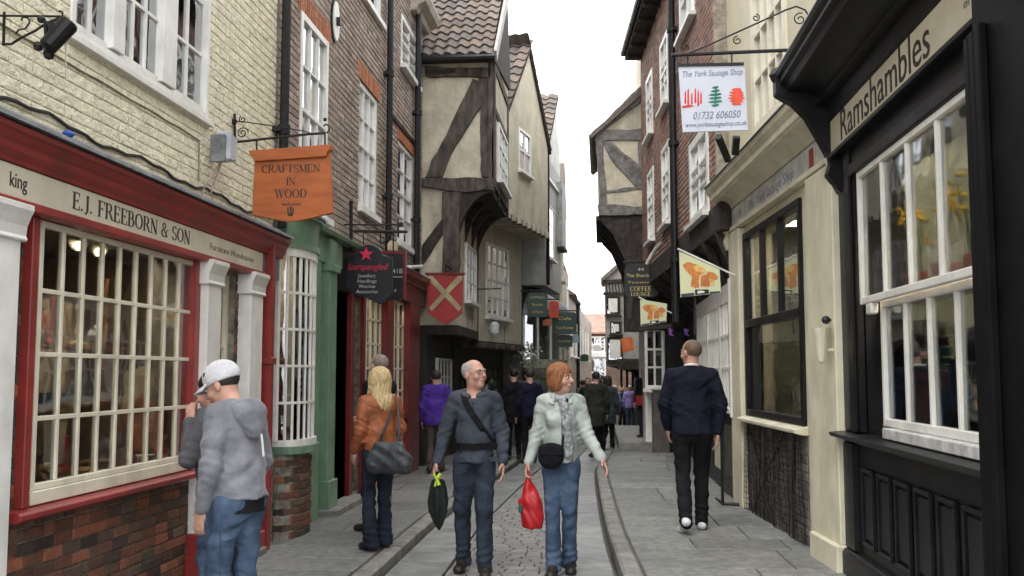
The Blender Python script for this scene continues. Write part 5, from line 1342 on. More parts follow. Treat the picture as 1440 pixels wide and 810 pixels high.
# ---------------- R3: brick house jettied over a white-barred shop
RG = Frame(1.68, 0, 0, 1, -1, 0)
UF = Frame(1.45, 12.0, -.07, 1, -1, -.07)
house3 = thing('jettied_brick_house', 'red brick house jettied over a long white shop window, black drainpipe on its front', 'house', (1.7, 15, 0))
zj = 3.48; UE = 8.3
uw = {'g': (UF.U(1003), UF.U(976), 3.68, 4.85), 'h': (UF.U(987), UF.U(965), 6.6, 8.0), 'i': (4.2, 5.15, 4.1, 5.45), 'j': (4.2, 5.15, 6.1, 7.3), 'k': (6.3, 7.25, 4.1, 5.45), 'l': (6.3, 7.25, 6.1, 7.3)}
mm = MB(); wall(mm, UF, .3, UE, zj, 8.15, list(uw.values()), -.3, -.006); part('wall', mm, M_mortar, house3)
lay_bricks(house3, UF, .3, UE, zj + .2, 8.1, list(uw.values()), M_brick_red, nind=300, seed=71)
for k, h in uw.items():
    window(house3, UF, *h, 2, 3, M_white, M_glass_up, d=.03, fw=.12 if k in 'gh' else .09, bar=.03, ft=.1, meet=(h[2] + h[3]) / 2)
    room(house3, UF, h[0] - .03, h[1] + .03, h[2] - .05, h[3] + .05, .4, M_dark, d=-.31)
part('back_wall', MB().wbox(3.5, 8, 12.3, 20.2, -.2, 8.15), M_plaster_g, house3)
part('roof', MB().prism(front(12.0), [(1.1, 8.2), (8, 8.2), (8, 8.3), (4.6, 11), (1.1, 8.3)], -8.2, 0), M_tile, house3)
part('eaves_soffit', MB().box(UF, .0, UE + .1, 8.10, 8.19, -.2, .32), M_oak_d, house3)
for k in range(9): part('gutter_length', MB().tube([UF.w(k * .93, 8.22, .36), UF.w(k * .93 + .9, 8.22, .36)], .06, 8), M_iron, house3)
for k in range(12): part('gutter_bracket', MB().box(UF, k * .72 + .1, k * .72 + .16, 8.02, 8.19, .0, .30), M_oak_d, house3)
drain(house3, UF, UF.U(950, .1), 2.4, 8.2, lean=.0, r=.055)
part('bressummer', MB().box(UF, -.1, UE, zj - .16, zj + .19, -.1, .03), M_oak_d, house3, bev=.01)
# black boarded jetty underside with beams
m_ = MB().hexa([RG.w(12.2, 2.75, -.2), RG.w(20.2, 2.75, -.2), RG.w(20.2, 2.75, .02), RG.w(12.2, 2.75, .02), RG.w(12.2, zj - .05, -.2), RG.w(20.2, zj - .05, -.2), UF.w(8.25, zj - .17, -.02), UF.w(.2, zj - .17, -.02)])
part('jetty_soffit', m_, M_black, house3)
for k in range(9):
    y = 12.2 + k * .95
    part('jetty_beam', MB().beam((1.70, y, 2.72), (UF.w(y - 12, 0, 0).x - .02, y, zj - .10), .10, .12), M_oak_d, house3, bev=.008)
g0, g1 = RG.U(1040), 16.9
mm = MB(); wall(mm, RG, 12.0, 20.2, -.2, 2.75, [(12.1, 16.8, 1.2, 2.6)], -.3, 0); part('shop_wall', mm, M_black, house3)
part('shop_fascia', MB().box(RG, 12.05, 16.9, 2.58, 2.76, 0, .08), M_white, house3, bev=.005)
for i in range(3):
    a = 12.1 + i * 1.56
    w_ = window(house3, RG, a, a + 1.54, 1.2, 2.58, 5, 3, M_white, M_glass_bow, d=.09, fw=.06, bar=.04, ft=.08, sill=.06, name='shop_window')
part('corner_frame', MB().box(RG, 12.0, 12.09, 1.1, 2.75, -.1, .16), M_white, house3, bev=.006)
room(house3, RG, 12.1, 16.8, 1.0, 2.7, 1.4, M_inter_c, d=-.31, name='shop_interior')
part('stallriser', MB().box(RG, 12.0, 16.9, -.1, 1.12, 0, .10), M_black, house3, bev=.006)
for i in range(4): part('riser_panel', MB().box(RG, 12.3 + i * 1.15, 13.0 + i * 1.15, .35, .98, .10, .115), M_plaster_g if i % 2 else M_oak, house3, bev=.004)
solo('iron_barrier', MB().tube([(1.38, 11.75, PH_R), (1.38, 11.75, 1.25)], .018, 8).tube([(1.38, 11.75, PH_R + .03), (1.38, 12.4, PH_R + .0)], .018, 8).tube([(1.38, 11.75, PH_R + .02), (1.60, 11.7, PH_R + .02)], .018, 8), M_iron, 'thin black iron stand on the pavement beside the netted brick base', 'stand')
# ---------------- R5: grey timber house jettied far over the street
Y5 = 20.3
F5 = front(Y5)
house5 = thing('overhanging_timber_house', 'grey timber framed house with curved brace jutting over the street on the right', 'house', (1.0, 22, 0))
q5 = lambda *l: [F5.uv(x, y) for x, y in l]
M_oakg = mk('silver grey oak', (.20, .19, .175), (.12, .115, .11), nscale=9, var=.3, bump=.8, bscale=26, rough=.85)
m_ = MB(); m_.prism(F5, q5((839, 192), (905, 192), (905, 296), (842, 296)), -3.6, -.001); m_.prism(F5, q5((841, 191.5), (905, 137), (905, 191.5)), -3.6, -.001)
m_.wbox(.9, 5.0, Y5 + .01, Y5 + 3.6, 5.0, 9.0)
part('wall', m_, M_plaster, house5)
def t5(pts, dd=.03, mat=None, nm='timber'): return part(nm, MB().prism(F5, crook(q5(*pts)), -.12, dd), mat or M_oakg, house5, bev=.008)
t5(((832, 186), (840, 194), (912, 132), (905, 118)), .06)
t5(((838, 184), (906, 180), (906, 197), (836, 199)), .035)
t5(((838, 199), (849, 199), (853, 296), (843, 296)), .045)
t5(((848, 199), (860, 199), (905, 240), (905, 268), (893, 262), (858, 222)), .028)
t5(((897, 197), (904, 197), (904, 240), (897, 236)), .02)
t5(((840, 288), (906, 290), (906, 303), (842, 303)), .05)
t5(((853, 268), (905, 262), (905, 266), (853, 272)), .018)
part('roof_deck', MB().prism(F5, q5((828, 192), (832, 196), (912, 126), (912, 118)), -3.8, .12), M_tile, house5)
cv = q5((842, 303), (905, 303), (905, 420), (884, 400), (878, 365), (862, 330), (848, 315))
for k in range(5): part('jetty_bracket', MB().prism(F5, cv, -k * .8 - .14, -k * .8), M_oak_d, house5, bev=.01)
part('lower_wall', MB().wbox(F5.U(884), 6.0, Y5 + .15, Y5 + 3.6, 2.6, 4.85), mk('black old boards', (.035, .03, .028), bump=.6), house5)
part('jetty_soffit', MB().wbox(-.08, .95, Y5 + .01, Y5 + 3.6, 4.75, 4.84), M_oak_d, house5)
part('ground_floor_wall', MB().wbox(F5.U(938), 6.0, Y5 + .02, Y5 + 3.6, -.4, 2.6), M_black, house5)
a_ = F5.uv(906, 462); b_ = F5.uv(935, 546)
part('shop_side', MB().wbox(a_[0] + .02, 2.0, Y5 + .35, Y5 + 3.5, -.3, 2.6), M_white, house5)
part('shop_fascia', MB().wbox(.5, 1.7, Y5 - .06, Y5 + .3, 2.48, 2.72), M_oak_d, house5)
window(house5, F5, a_[0], b_[0], b_[1], a_[1], 2, 3, M_white, M_glass, d=.03, fw=.06, bar=.04, ft=.1, name='shop_window', sill=.08)
room(house5, F5, a_[0], b_[0], b_[1], a_[1], .2, M_dark, d=-.1)
part('stallriser', MB().wbox(F5.U(917), F5.U(940), Y5 - .12, Y5 + .3, PH_R - .2, 1.28), mk('grey brown panel', (.10, .09, .08)), house5, bev=.01)
part('riser_rail', MB().wbox(F5.U(915), F5.U(942), Y5 - .16, Y5 + .3, 1.281, 1.36), M_white, house5, bev=.02)
for yy in range(4): part('side_timber', MB().wbox(F5.U(884) - .02, F5.U(884) + .1, Y5 + .1 + yy * .9, Y5 + .22 + yy * .9, 2.6, 4.7), M_oak, house5)
# ---------------- far houses
Y6 = 33.0; F6 = front(Y6)
house6 = thing('far_grey_gable_house', 'small grey gabled house with dark pattern boards at the far right end', 'house', (.8, 34, -.4))
q6 = lambda *l: [F6.uv(x, y) for x, y in l]
M_fgrey = mk('far grey render', (.34, .33, .31), var=.15)
part('wall', MB().prism(F6, q6((850, 392), (882, 362), (910, 362), (910, 515), (853, 515)), -2.4, 0), M_fgrey, house6)
part('ground_floor_wall', MB().wbox(F6.U(897), 4, Y6 + .02, Y6 + 5, -1.2, F6.Z(860, 516)), M_oak_d, house6)
for k in range(3): part('jetty_bracket', MB().prism(F6, q6((858, 515), (900, 515), (900, 540), (893, 524)), -k * 1.0 - .12, -k * 1.0), M_oak_d, house6)
for k in range(4): part('jetty_post', MB().wbox(F6.U(872 + 8 * k) , F6.U(872 + 8 * k) + .08, Y6 - .1, Y6 - .02, F6.Z(860, 545), F6.Z(860, 515)), M_oak_d, house6)
part('roof_edge', MB().prism(F6, q6((845, 391), (848, 395), (884, 364), (884, 357)), -2.6, .1), M_oakg, house6)
for k in range(7): part('pattern_board', MB().prism(F6, q6((851 + k * 4.3, 398), (853 + k * 4.3, 398), (855 + k * 4.3, 412), (853 + k * 4.3, 412)), 0, .03), M_oak_d, house6)
part('timber', MB().prism(F6, q6((848, 394), (882, 392), (882, 397), (848, 399)), 0, .05), M_oak_d, house6); part('timber', MB().prism(F6, q6((848, 411), (882, 411), (882, 415), (848, 415)), 0, .05), M_oak_d, house6)
for (x0, x1, y0, y1) in ((852, 872, 416, 443), (858, 874, 452, 470), (854, 876, 474, 508)):
    A, B = F6.uv(x0, y1), F6.uv(x1, y0); window(house6, F6, A[0], B[0], A[1], B[1], 2, 2, M_oak_d, M_glass_up, d=.05, fw=.05, ft=.05, sill=.05)
    part('white_panel', MB().box(F6, A[0] + .09, B[0] - .09, A[1] + .09, B[1] - .09, .0, .075), M_white, house6)
part('shop_canopy', MB().wbox(F6.U(868), F6.U(908), Y6 - .9, Y6 - .02, F6.Z(880, 520), F6.Z(880, 505)), M_oak_d, house6)
solo('orange_sign', MB().prism(front(31.5), [front(31.5).uv(x, y) for x, y in ((873, 476), (889, 474), (892, 492), (876, 496))], -.04, 0), mk('orange board', (.62, .16, .05)), 'small orange board hanging over the far end of the street', 'sign')
# far cross terrace
Y7 = 62.0; F7 = front(Y7)
house7 = thing('far_brick_house', 'distant dark brick house with an orange tiled roof closing the street', 'house', (0, 63, -1.8))
q7 = lambda *l: [F7.uv(x, y) for x, y in l]
part('wall', MB().prism(F7, q7((785, 468), (900, 468), (900, 640), (785, 640)), -6, 0), mk('far brick', (.17, .11, .085), var=.2, nscale=1.5), house7)
e = q7((780, 470), (900, 446))
part('roof', MB().hexa([Vector((e[0][0], Y7 - .2, e[0][1])), Vector((e[1][0], Y7 - .2, e[0][1])), Vector((e[1][0], Y7 + 3, e[1][1] + .3)), Vector((e[0][0], Y7 + 3, e[1][1] + .3)),
     Vector((e[0][0], Y7 - .2, e[0][1] + .1)), Vector((e[1][0], Y7 - .2, e[0][1] + .1)), Vector((e[1][0], Y7 + 3, e[1][1] + .4)), Vector((e[0][0], Y7 + 3, e[1][1] + .4))]), mk('far muted tile', (.30, .17, .12), var=.2, nscale=2), house7)
A, B = F7.uv(830, 495), F7.uv(851, 473)
window(house7, F7, A[0], B[0], A[1], B[1], 4, 2, M_white, M_glass_up, d=.05, fw=.1, bar=.06, ft=.05)
A, B = F7.uv(822, 545), F7.uv(852, 502)
window(house7, F7, A[0], B[0], A[1], B[1], 4, 2, M_white, M_glass_up, d=.05, fw=.12, bar=.08, ft=.05, name='shop_window')
part('shop_fascia', MB().box(F7, A[0] - .2, B[0] + .3, B[1], B[1] + .3, 0, .15), M_white, house7)
# left terrace running on
GE = Frame(-1.08, 26.5, .0, 1, 1, 0)
house8 = thing('far_left_terrace_house', 'narrow grey house at the left beyond the white bay, dark shop at its foot', 'house', (-1.1, 28, -.4))
part('wall', MB().box(GE, 0, 3.0, 3.4, 6.2, -5, 0), M_plaster_g, house8); part('roof', MB().prism(GE, [(-.1, 6.2), (3.1, 6.2), (1.5, 7.6)], -5, .1), M_tile, house8)
part('ground_floor_wall', MB().box(GE, 0, 3.0, -.9, 3.399, -5, -.5), M_oak_d, house8)
window(house8, GE, .8, 1.8, 4.2, 5.5, 2, 3, M_white, M_glass_up, d=.05)
house9 = thing('far_brick_terrace_house', 'tall thin brown brick house with a chimney far down the left side', 'house', (-1.1, 38, -.6))
GB = Frame(-1.38, 29.5, .025, 1, 1, -.025)
part('wall', MB().box(GB, 0, 8, 2.8, 5.3, -5, 0), mk('far brown brick', (.23, .14, .11), var=.2, nscale=2), house9); part('roof', MB().prism(front(29.6), [(-6, 5.3), (-1.2, 5.3), (-3.6, 7.0)], -8, 0), M_tile_r, house9)
part('shop_wall', MB().box(GB, 0, 8, -1.4, 2.799, -5, -.2), mk('pale far shop', (.26, .26, .25), var=.3), house9)
for k in range(3): window(house9, GB, 1 + k * 2.4, 2 + k * 2.4, 3.4, 4.7, 2, 2, M_white, M_glass_up, d=.05)
for k in range(3): window(house9, GB, .6 + k * 2.5, 2.6 + k * 2.5, .4, 1.8, 3, 2, M_white, M_glass, d=-.15, name='shop_window')
part('chimney', MB().wbox(-2.1, -1.6, 34, 35, 5.4, 7.2), mk('chimney brick', (.26, .15, .11), var=.25, nscale=6), house9)
house10 = thing('far_end_house', 'pale painted house with white shopfront near the far end on the left', 'house', (-1, 45, -1))
GD = Frame(-1.2, 37.6, .03, 1, 1, -.03)
part('wall', MB().box(GD, 0, 22, -2.4, 4.6, -5, 0), mk('far worn brick', (.27, .22, .19), var=.3, nscale=1.2), house10); part('roof', MB().prism(front(37.7), [(-6, 4.6), (-.9, 4.6), (-3.4, 6.4)], -20, 0), M_tile, house10)
for k in range(6): window(house10, GD, 1 + k * 3, 2.2 + k * 3, 2.3, 3.7, 2, 2, M_white, M_glass_up, d=.05)
house11 = thing('far_right_terrace_house', 'dark timbered terrace hidden behind the overhanging house on the right', 'house', (1.5, 28, -.4))
part('wall', MB().wbox(1.35, 6, 23.95, 32.9, -1, 7), M_plaster_g, house11); part('roof', MB().prism(front(23.95), [(1.1, 7), (6, 7), (3.5, 9)], -8.9, 0), M_tile, house11)
window(house11, Frame(1.35, 0, 0, 1, -1, 0), 26, 29, .4, 1.9, 5, 2, M_white, M_glass, d=.05, name='shop_window')
house12 = thing('far_right_end_house', 'brown brick house beyond the grey gabled house on the right', 'house', (3, 45, -1))
part('wall', MB().prism(WF, [(1.9, -2), (7, -2), (7, 5), (1.9, 5)], 38.1, 46), M_brick_brown, house12)
part('wall', MB().prism(WF, [(2.6, -2.4), (7, -2.4), (7, 4.6), (2.6, 4.6)], 46.1, 61), M_plaster_g, house12)
part('roof', MB().prism(front(38.1), [(1.7, 5.0), (7, 5.0), (4, 7)], -8, 0), M_tile_r, house12)

shop_fill_lamps(RW, (4.3, 4.9, 5.5, 6.1, 6.7, 7.3), 3.46, -.5, 'the black shop')
shop_fill_lamps(SF, (1.3, 2.2, 3.0), 3.26, -.5, 'the cream shop')
shop_fill_lamps(RG, (13.0, 15.0), 2.66, -.7, 'the white-barred shop')
# =================================================================== HANGING SIGNS
def spiral(F, u, z, r, turns, a0=0, d=0, sgn=1, n=26):
    return [F.w(u + sgn * r * (1 - .75 * i / n) * math.cos(a0 + turns * 6.283 * i / n), z + r * (1 - .75 * i / n) * math.sin(a0 + turns * 6.283 * i / n), d) for i in range(n + 1)]
def PX(F, *l): return [F.uv(x, y) for x, y in l]
def line(F, m, pts, r, d=0, n=6): return m.tube([F.w(u, z, d) for u, z in PX(F, *pts)], r, n)
def disp(F, m, pts, d0, d1): return m.prism(F, PX(F, *pts), d0, d1)
M_orange = mk('orange varnished board', (.43, .115, .028), (.34, .085, .022), nscale=3, var=.1, bump=.1, stretch=(1, 1, 5), rough=.45, dirt=(.2, .08, .03), dirt_amt=.35)
M_sblack = mk('black sign board', (.012, .013, .016), nscale=4, var=.2, bump=.05, rough=.4)
M_pink = mk('crimson lettering', (.60, .02, .07), bump=0); M_greyl = mk('pale grey lettering', (.48, .48, .47), bump=0); M_gold = mk('gold lettering', (.62, .47, .16), bump=0, rough=.45)

# craftsmen in wood
F = front(8.05); Wc = lambda px, py: F.uv(px, py)
s1 = thing('craftsmen_sign', 'orange wooden hanging sign reading CRAFTSMEN IN WOOD on the cream brick wall', 'sign', F.w(-2.7, 2.9, 0))
b = MB(); disp(F, b, ((358, 222), (464, 212), (468, 300), (452, 303), (436, 307), (420, 310), (404, 311), (388, 308), (370, 305), (354, 303)), -.04, 0)
bd = part('board', b, M_orange, s1, bev=.006)
m_ = MB(); disp(F, m_, ((351, 213), (467, 204), (466, 211), (461, 216), (460, 221), (359, 228), (357, 222), (353, 218)), -.06, .035); part('top_moulding', m_, M_orange, bd, bev=.005)
m_ = MB(); line(F, m_, ((354, 301), (370, 304), (388, 308), (404, 311), (420, 309), (436, 306), (452, 302), (468, 298)), .008, .0); part('bottom_moulding', m_, M_orange, bd)
rt = lambda a, b: -.0
mid = lambda x, y: F.uv(x, y)
for s, x, y, wpx_, h in (('CRAFTSMEN', 409, 237, 88, .068), ('IN', 409, 255, 14, .066), ('WOOD', 409, 272, 48, .072)):
    u, z = mid(x, y); serif(bd, F, s, u, z, h, M_ink, .001, width=wpx_ / FPX * 8.05)
u, z = mid(409, 287); text(bd, F, 'welcome', u, z, .045, M_ink, .001, shear=.25)
m_ = MB()
for (x0, x1, y0, y1) in ((404, 406, 292, 301), (407.5, 410, 290.5, 301), (411, 413, 292, 301), (405, 412, 300, 304)): disp(F, m_, ((x0, y1), (x1, y1), (x1, y0), (x0, y0)), .0, .002)
part('tool_emblem', m_, M_ink, bd)
m_ = MB(); line(F, m_, ((330, 200), (375, 195), (430, 189), (458, 187)), .011); line(F, m_, ((330, 160), (330, 206)), .012); line(F, m_, ((331, 170), (348, 172), (390, 178), (425, 184), (440, 188)), .005)
m_.tube(spiral(F, *Wc(341, 187), .05, 1.6, 0), .005, 5); m_.tube(spiral(F, *Wc(341, 168), .03, 1.3, 2), .005, 5)
m_.tube(spiral(F, *Wc(457, 179), .05, .6, -1.3), .007, 5); m_.ball(F.w(*Wc(457, 168), 0), .018, 6); m_.ball(F.w(*Wc(329, 171), 0), .03, 6)
line(F, m_, ((330, 207), (316, 222)), .006); line(F, m_, ((361, 197), (361, 214)), .008); line(F, m_, ((457, 187), (457, 205)), .008)
part('bracket', m_, M_iron, s1)

# upper left bracket with spotlight
F = front(4.65); Wc = lambda px, py: F.uv(px, py)
s2 = thing('spotlight_bracket', 'black scrolled iron bracket carrying a long black spotlight at the top left', 'bracket', F.w(*Wc(5, 60), 0))
m_ = MB(); line(F, m_, ((6, 17), (5, 64)), .008); line(F, m_, ((-12, 22), (86, 23)), .006); line(F, m_, ((4, 62), (16, 62), (30, 53), (50, 43), (66, 32)), .007)
for pts in (((30, 29), (32, 24), (39, 25), (42, 31), (36, 40), (26, 42), (22, 48)), ((66, 32), (78, 27), (88, 22), (88, 17), (83, 15)), ((70, 36), (74, 31), (84, 26))): line(F, m_, pts, .005)
part('iron_scroll', m_, M_iron, s2)
m_ = MB(); m_.ball(F.w(*Wc(61, 29), .02), .022, 8); m_.ball(F.w(*Wc(57, 67), .02), .026, 8); m_.ball(F.w(*Wc(72, 78), .02), .03, 8); line(F, m_, ((67, 32), (70, 74)), .012, .02); disp(F, m_, ((72, 36), (80, 34), (79, 47), (74, 46)), .0, .04)
part('clamp', m_, M_iron, s2)
a, b_ = F.w(*Wc(98, 32), .0), F.w(*Wc(73, 75), .06)
part('spotlight', MB().lathe(b_, [(.02, 0), (.045, .02), (.05, (a - b_).length - .01), (.045, (a - b_).length)], 12, axis=(a - b_)), M_black, s2)
part('cable', MB().tube([F.w(*Wc(92, 60), -.0), F.w(*Wc(93, 95), -.0)], .004, 5), mk('pale cable', (.4, .37, .3)), s2)

# black sign with the red star
F = front(11.75); Wc = lambda px, py: F.uv(px, py)
s3 = thing('star_sign', 'black hanging sign with a red star and crimson script above the dark red shop', 'sign', F.w(*Wc(518, 425), 0))
pts = [(487, 372), (487, 362), (499, 360)] + [(518.5 - 20 * math.cos(t), 363 - 19 * math.sin(t)) for t in [math.pi * i / 10 for i in range(1, 10)]] + [(538, 360), (551, 362), (552, 372), (552, 414), (546, 418), (542, 424), (534, 428), (526, 424), (515, 419), (502, 416), (492, 410), (486, 404)]
bd = part('board', disp(F, MB(), pts, -.035, 0), M_sblack, s3, bev=.004)
st = [(515 + (10.5 if i % 2 == 0 else 4.2) * math.sin(i * math.pi / 5), 357.5 - (10.5 if i % 2 == 0 else 4.2) * math.cos(i * math.pi / 5)) for i in range(10)]
part('star', disp(F, MB(), st, 0, .004), M_pink, bd)
u, z = Wc(516, 375.5); text(bd, F, 'Starspangled', u, z, .11, M_pink, .001, shear=.3, width=60 / FPX * 11.75)
for k, (s, w) in enumerate((('Jewellery', 26), ('Handbags', 28), ('Watches', 24), ('Accessories', 31))):
    u, z = Wc(516, 388 + k * 7.4); text(bd, F, s, u, z, .06, M_greyl, .001, width=w / FPX * 11.75)
m_ = MB(); line(F, m_, ((493.5, 285), (493.5, 352)), .022); line(F, m_, ((497, 325), (573, 326)), .018); line(F, m_, ((458, 316), (540, 316), (567, 315)), .010); line(F, m_, ((457, 316), (457, 326)), .008)
line(F, m_, ((511, 326), (511, 345)), .006); line(F, m_, ((535, 326), (535, 343)), .008); line(F, m_, ((539, 342), (552, 328)), .010); m_.ball(F.w(*Wc(493.5, 285), 0), .03, 6)
disp(F, m_, ((559, 319), (567, 319), (567, 313), (559, 313)), -.03, .03)
part('bracket', m_, M_iron, s3)
F = front(13.0); Wc = lambda px, py: F.uv(px, py)
s4 = thing('red_edged_sign', 'black sign with a dark red edge half hidden behind the star sign', 'sign', F.w(*Wc(556, 420), 0))
bd = part('board', disp(F, MB(), ((535, 355), (567, 355), (566, 420), (535, 424)), -.035, 0), M_sblack, s4, bev=.004)
m_ = MB(); disp(F, m_, ((535, 353), (571, 353), (571, 357), (535, 357)), -.04, .01); disp(F, m_, ((567, 357), (571, 357), (570, 422), (566.5, 420)), -.04, .012); part('red_frame', m_, M_red_d, s4)
u, z = Wc(559, 381.5); text(bd, F, '41B', u, z, .09, M_greyl, .001); u, z = Wc(556, 408); text(bd, F, 's', u, z, .08, M_greyl, .001)
part('rule', disp(F, MB(), ((552, 389), (566, 389), (566, 390), (552, 390)), 0, .002), M_greyl, bd)
part('hanger', MB().tube([F.w(*Wc(553, 353), 0), F.w(*Wc(553, 328), 0)], .01, 5), M_iron, s4)
# yellow box light by the sign
F = front(13.6); solo('box_light', disp(F, MB(), ((545, 343), (549, 338), (558, 340), (558, 352), (545, 352)), -.08, 0), mk('cream box', (.55, .48, .30)), 'small cream box light behind the star sign bracket', 'lamp')
solo('strip_light', MB().tube([LW.w(LW.U(577, .25), 3.22, .2), LW.w(LW.U(592, .1), 3.42, .1)], .03, 8), M_white, 'white tube lamp on the wall at the end of the dark red shop', 'lamp')

# red shield with the saltire
F = front(16.3); Wc = lambda px, py: F.uv(px, py)
s5 = thing('shield_sign', 'red shield shaped sign with a buff diagonal cross under the timber framed house', 'sign', F.w(*Wc(626, 457), 0))
bd = part('board', disp(F, MB(), ((600, 387), (651, 387), (650, 441), (626, 457), (602, 441)), -.04, 0), mk('shield red', (.36, .035, .035), nscale=4, var=.12), s5, bev=.004)
m_ = MB(); disp(F, m_, ((601, 388), (608, 388), (649, 432), (645, 438), (601, 392)), 0, .006); part('cross_arm', m_, mk('buff paint', (.42, .36, .20)), bd)
m_ = MB(); disp(F, m_, ((644, 388), (650, 388), (650, 393), (607, 438), (603, 433)), 0, .008); part('cross_arm', m_, MATS['buff paint'], bd)
m_ = MB(); line(F, m_, ((598, 385), (654, 385)), .022); part('rail', m_, M_red_d, s5)
m_ = MB(); line(F, m_, ((626, 385), (626, 372)), .012); m_.tube([F.w(*Wc(626, 372), 0), F.w(*Wc(626, 372), -.75)], .012, 5); part('hanger', m_, M_iron, s5)

# sausage shop sign
F = front(8.75); Wc = lambda px, py: F.uv(px, py)
s6 = thing('sausage_shop_sign', 'pale blue square sign with red and green drawings on an iron bracket', 'sign', F.w(*Wc(1002, 185), 0))
M_pbl = mk('pale blue board', (.60, .64, .74), nscale=3, var=.04, bump=.03, rough=.4)
bd = part('board', disp(F, MB(), ((954, 92), (1047, 91), (1052, 183), (960, 186)), -.02, 0), M_pbl, s6, bev=.002)
part('top_bar', disp(F, MB(), ((953, 90), (1046, 88), (1046, 92), (953, 94)), -.03, .01), M_iron, s6)
M_blt = mk('blue grey lettering', (.20, .22, .30), bump=0)
for s, x, y, w, h in (('The York Sausage Shop', 1001, 103, 84, .075), ('01732 606050', 1007, 162, 66, .095), ('www.yorksausageshop.co.uk', 1006, 174.5, 85, .06)):
    u, z = Wc(x, y); text(bd, F, s, u, z, h, M_blt, .001, shear=.3, width=w / FPX * 8.75, rot=.02)
rnd = random.Random(5)
M_sred = mk('sign red', (.66, .04, .03), bump=0); M_sgrn = mk('sign green', (.02, .19, .12), bump=0)
m_ = MB()
for i, (x, y0, y1) in enumerate(((964, 127, 147), (968, 124, 149), (973, 130, 148), (978, 123, 146), (982, 126, 150), (986, 129, 147))):
    disp(F, m_, ((x - 1.6, y1), (x + 1.2, y1 - 2), (x + 1.6 - 1, y0), (x - 1.2, y0 + 3)), 0, .002 + i * .0002)
disp(F, m_, ((959, 149), (970, 147.5), (977, 149), (968, 151), (960, 152)), 0, .0035); part('bacon_drawing', m_, M_sred, bd)
m_ = MB()
for i in range(6):
    y = 122 + i * 5; wl = (5, 7, 10, 10, 11, 6)[i]; disp(F, m_, ((1006 - wl, y + 2), (1006, y + 3.4), (1006 + wl * .9, y + 1), (1006 + wl * .7, y - 1.2), (1006 - wl * .6, y)), 0, .002 + i * .0002)
disp(F, m_, ((1004.5, 150), (1006.5, 150), (1008, 122), (1006, 122)), 0, .0035); part('herb_drawing', m_, M_sgrn, bd)
m_ = MB()
for i in range(6):
    y = 124 + i * 4; wl = (8, 11, 12, 13, 11, 8)[i]; disp(F, m_, ((1036 - wl, y + 2), (1036 - wl * .5, y + 4.2), (1036 + wl * .9, y + 3.5), (1036 + wl * .6, y - .5), (1036 - wl * .4, y)), 0, .002 + i * .0002)
part('pig_drawing', m_, mk('sign orange red', (.75, .09, .05), bump=0), bd)
m_ = MB(); line(F, m_, ((944, 77.5), (1145, 69)), .017); line(F, m_, ((1143, 3), (1139, 22), (1143, 69)), .008)
line(F, m_, ((967, 75), (995, 64), (1035, 46), (1075, 28), (1105, 14), (1120, 9), (1132, 14), (1139, 24)), .008)
for (x, y, r, a, sg) in ((1063, 25, .035, 1.6, -1), (1037, 57, .04, 1.5, 1), (963, 67, .034, -.8, 1), (1125, 27, .058, 1.2, 1)): m_.tube(spiral(F, *Wc(x, y), r, 1.3, a, sgn=sg), .006, 5)
for x, y in ((967, 76), (1029, 73.5)): line(F, m_, ((x, y), (x, y + 15)), .007)
part('bracket', m_, M_iron, s6)
m_ = MB(); m_.beam(F.w(*Wc(1010, 192), .0), F.w(*Wc(1030, 215), -.3), .05, .05); m_.beam(F.w(*Wc(1040, 185), -.2), F.w(*Wc(1040, 206), -.3), .06, .06)
part('stay', m_, M_iron, s6)

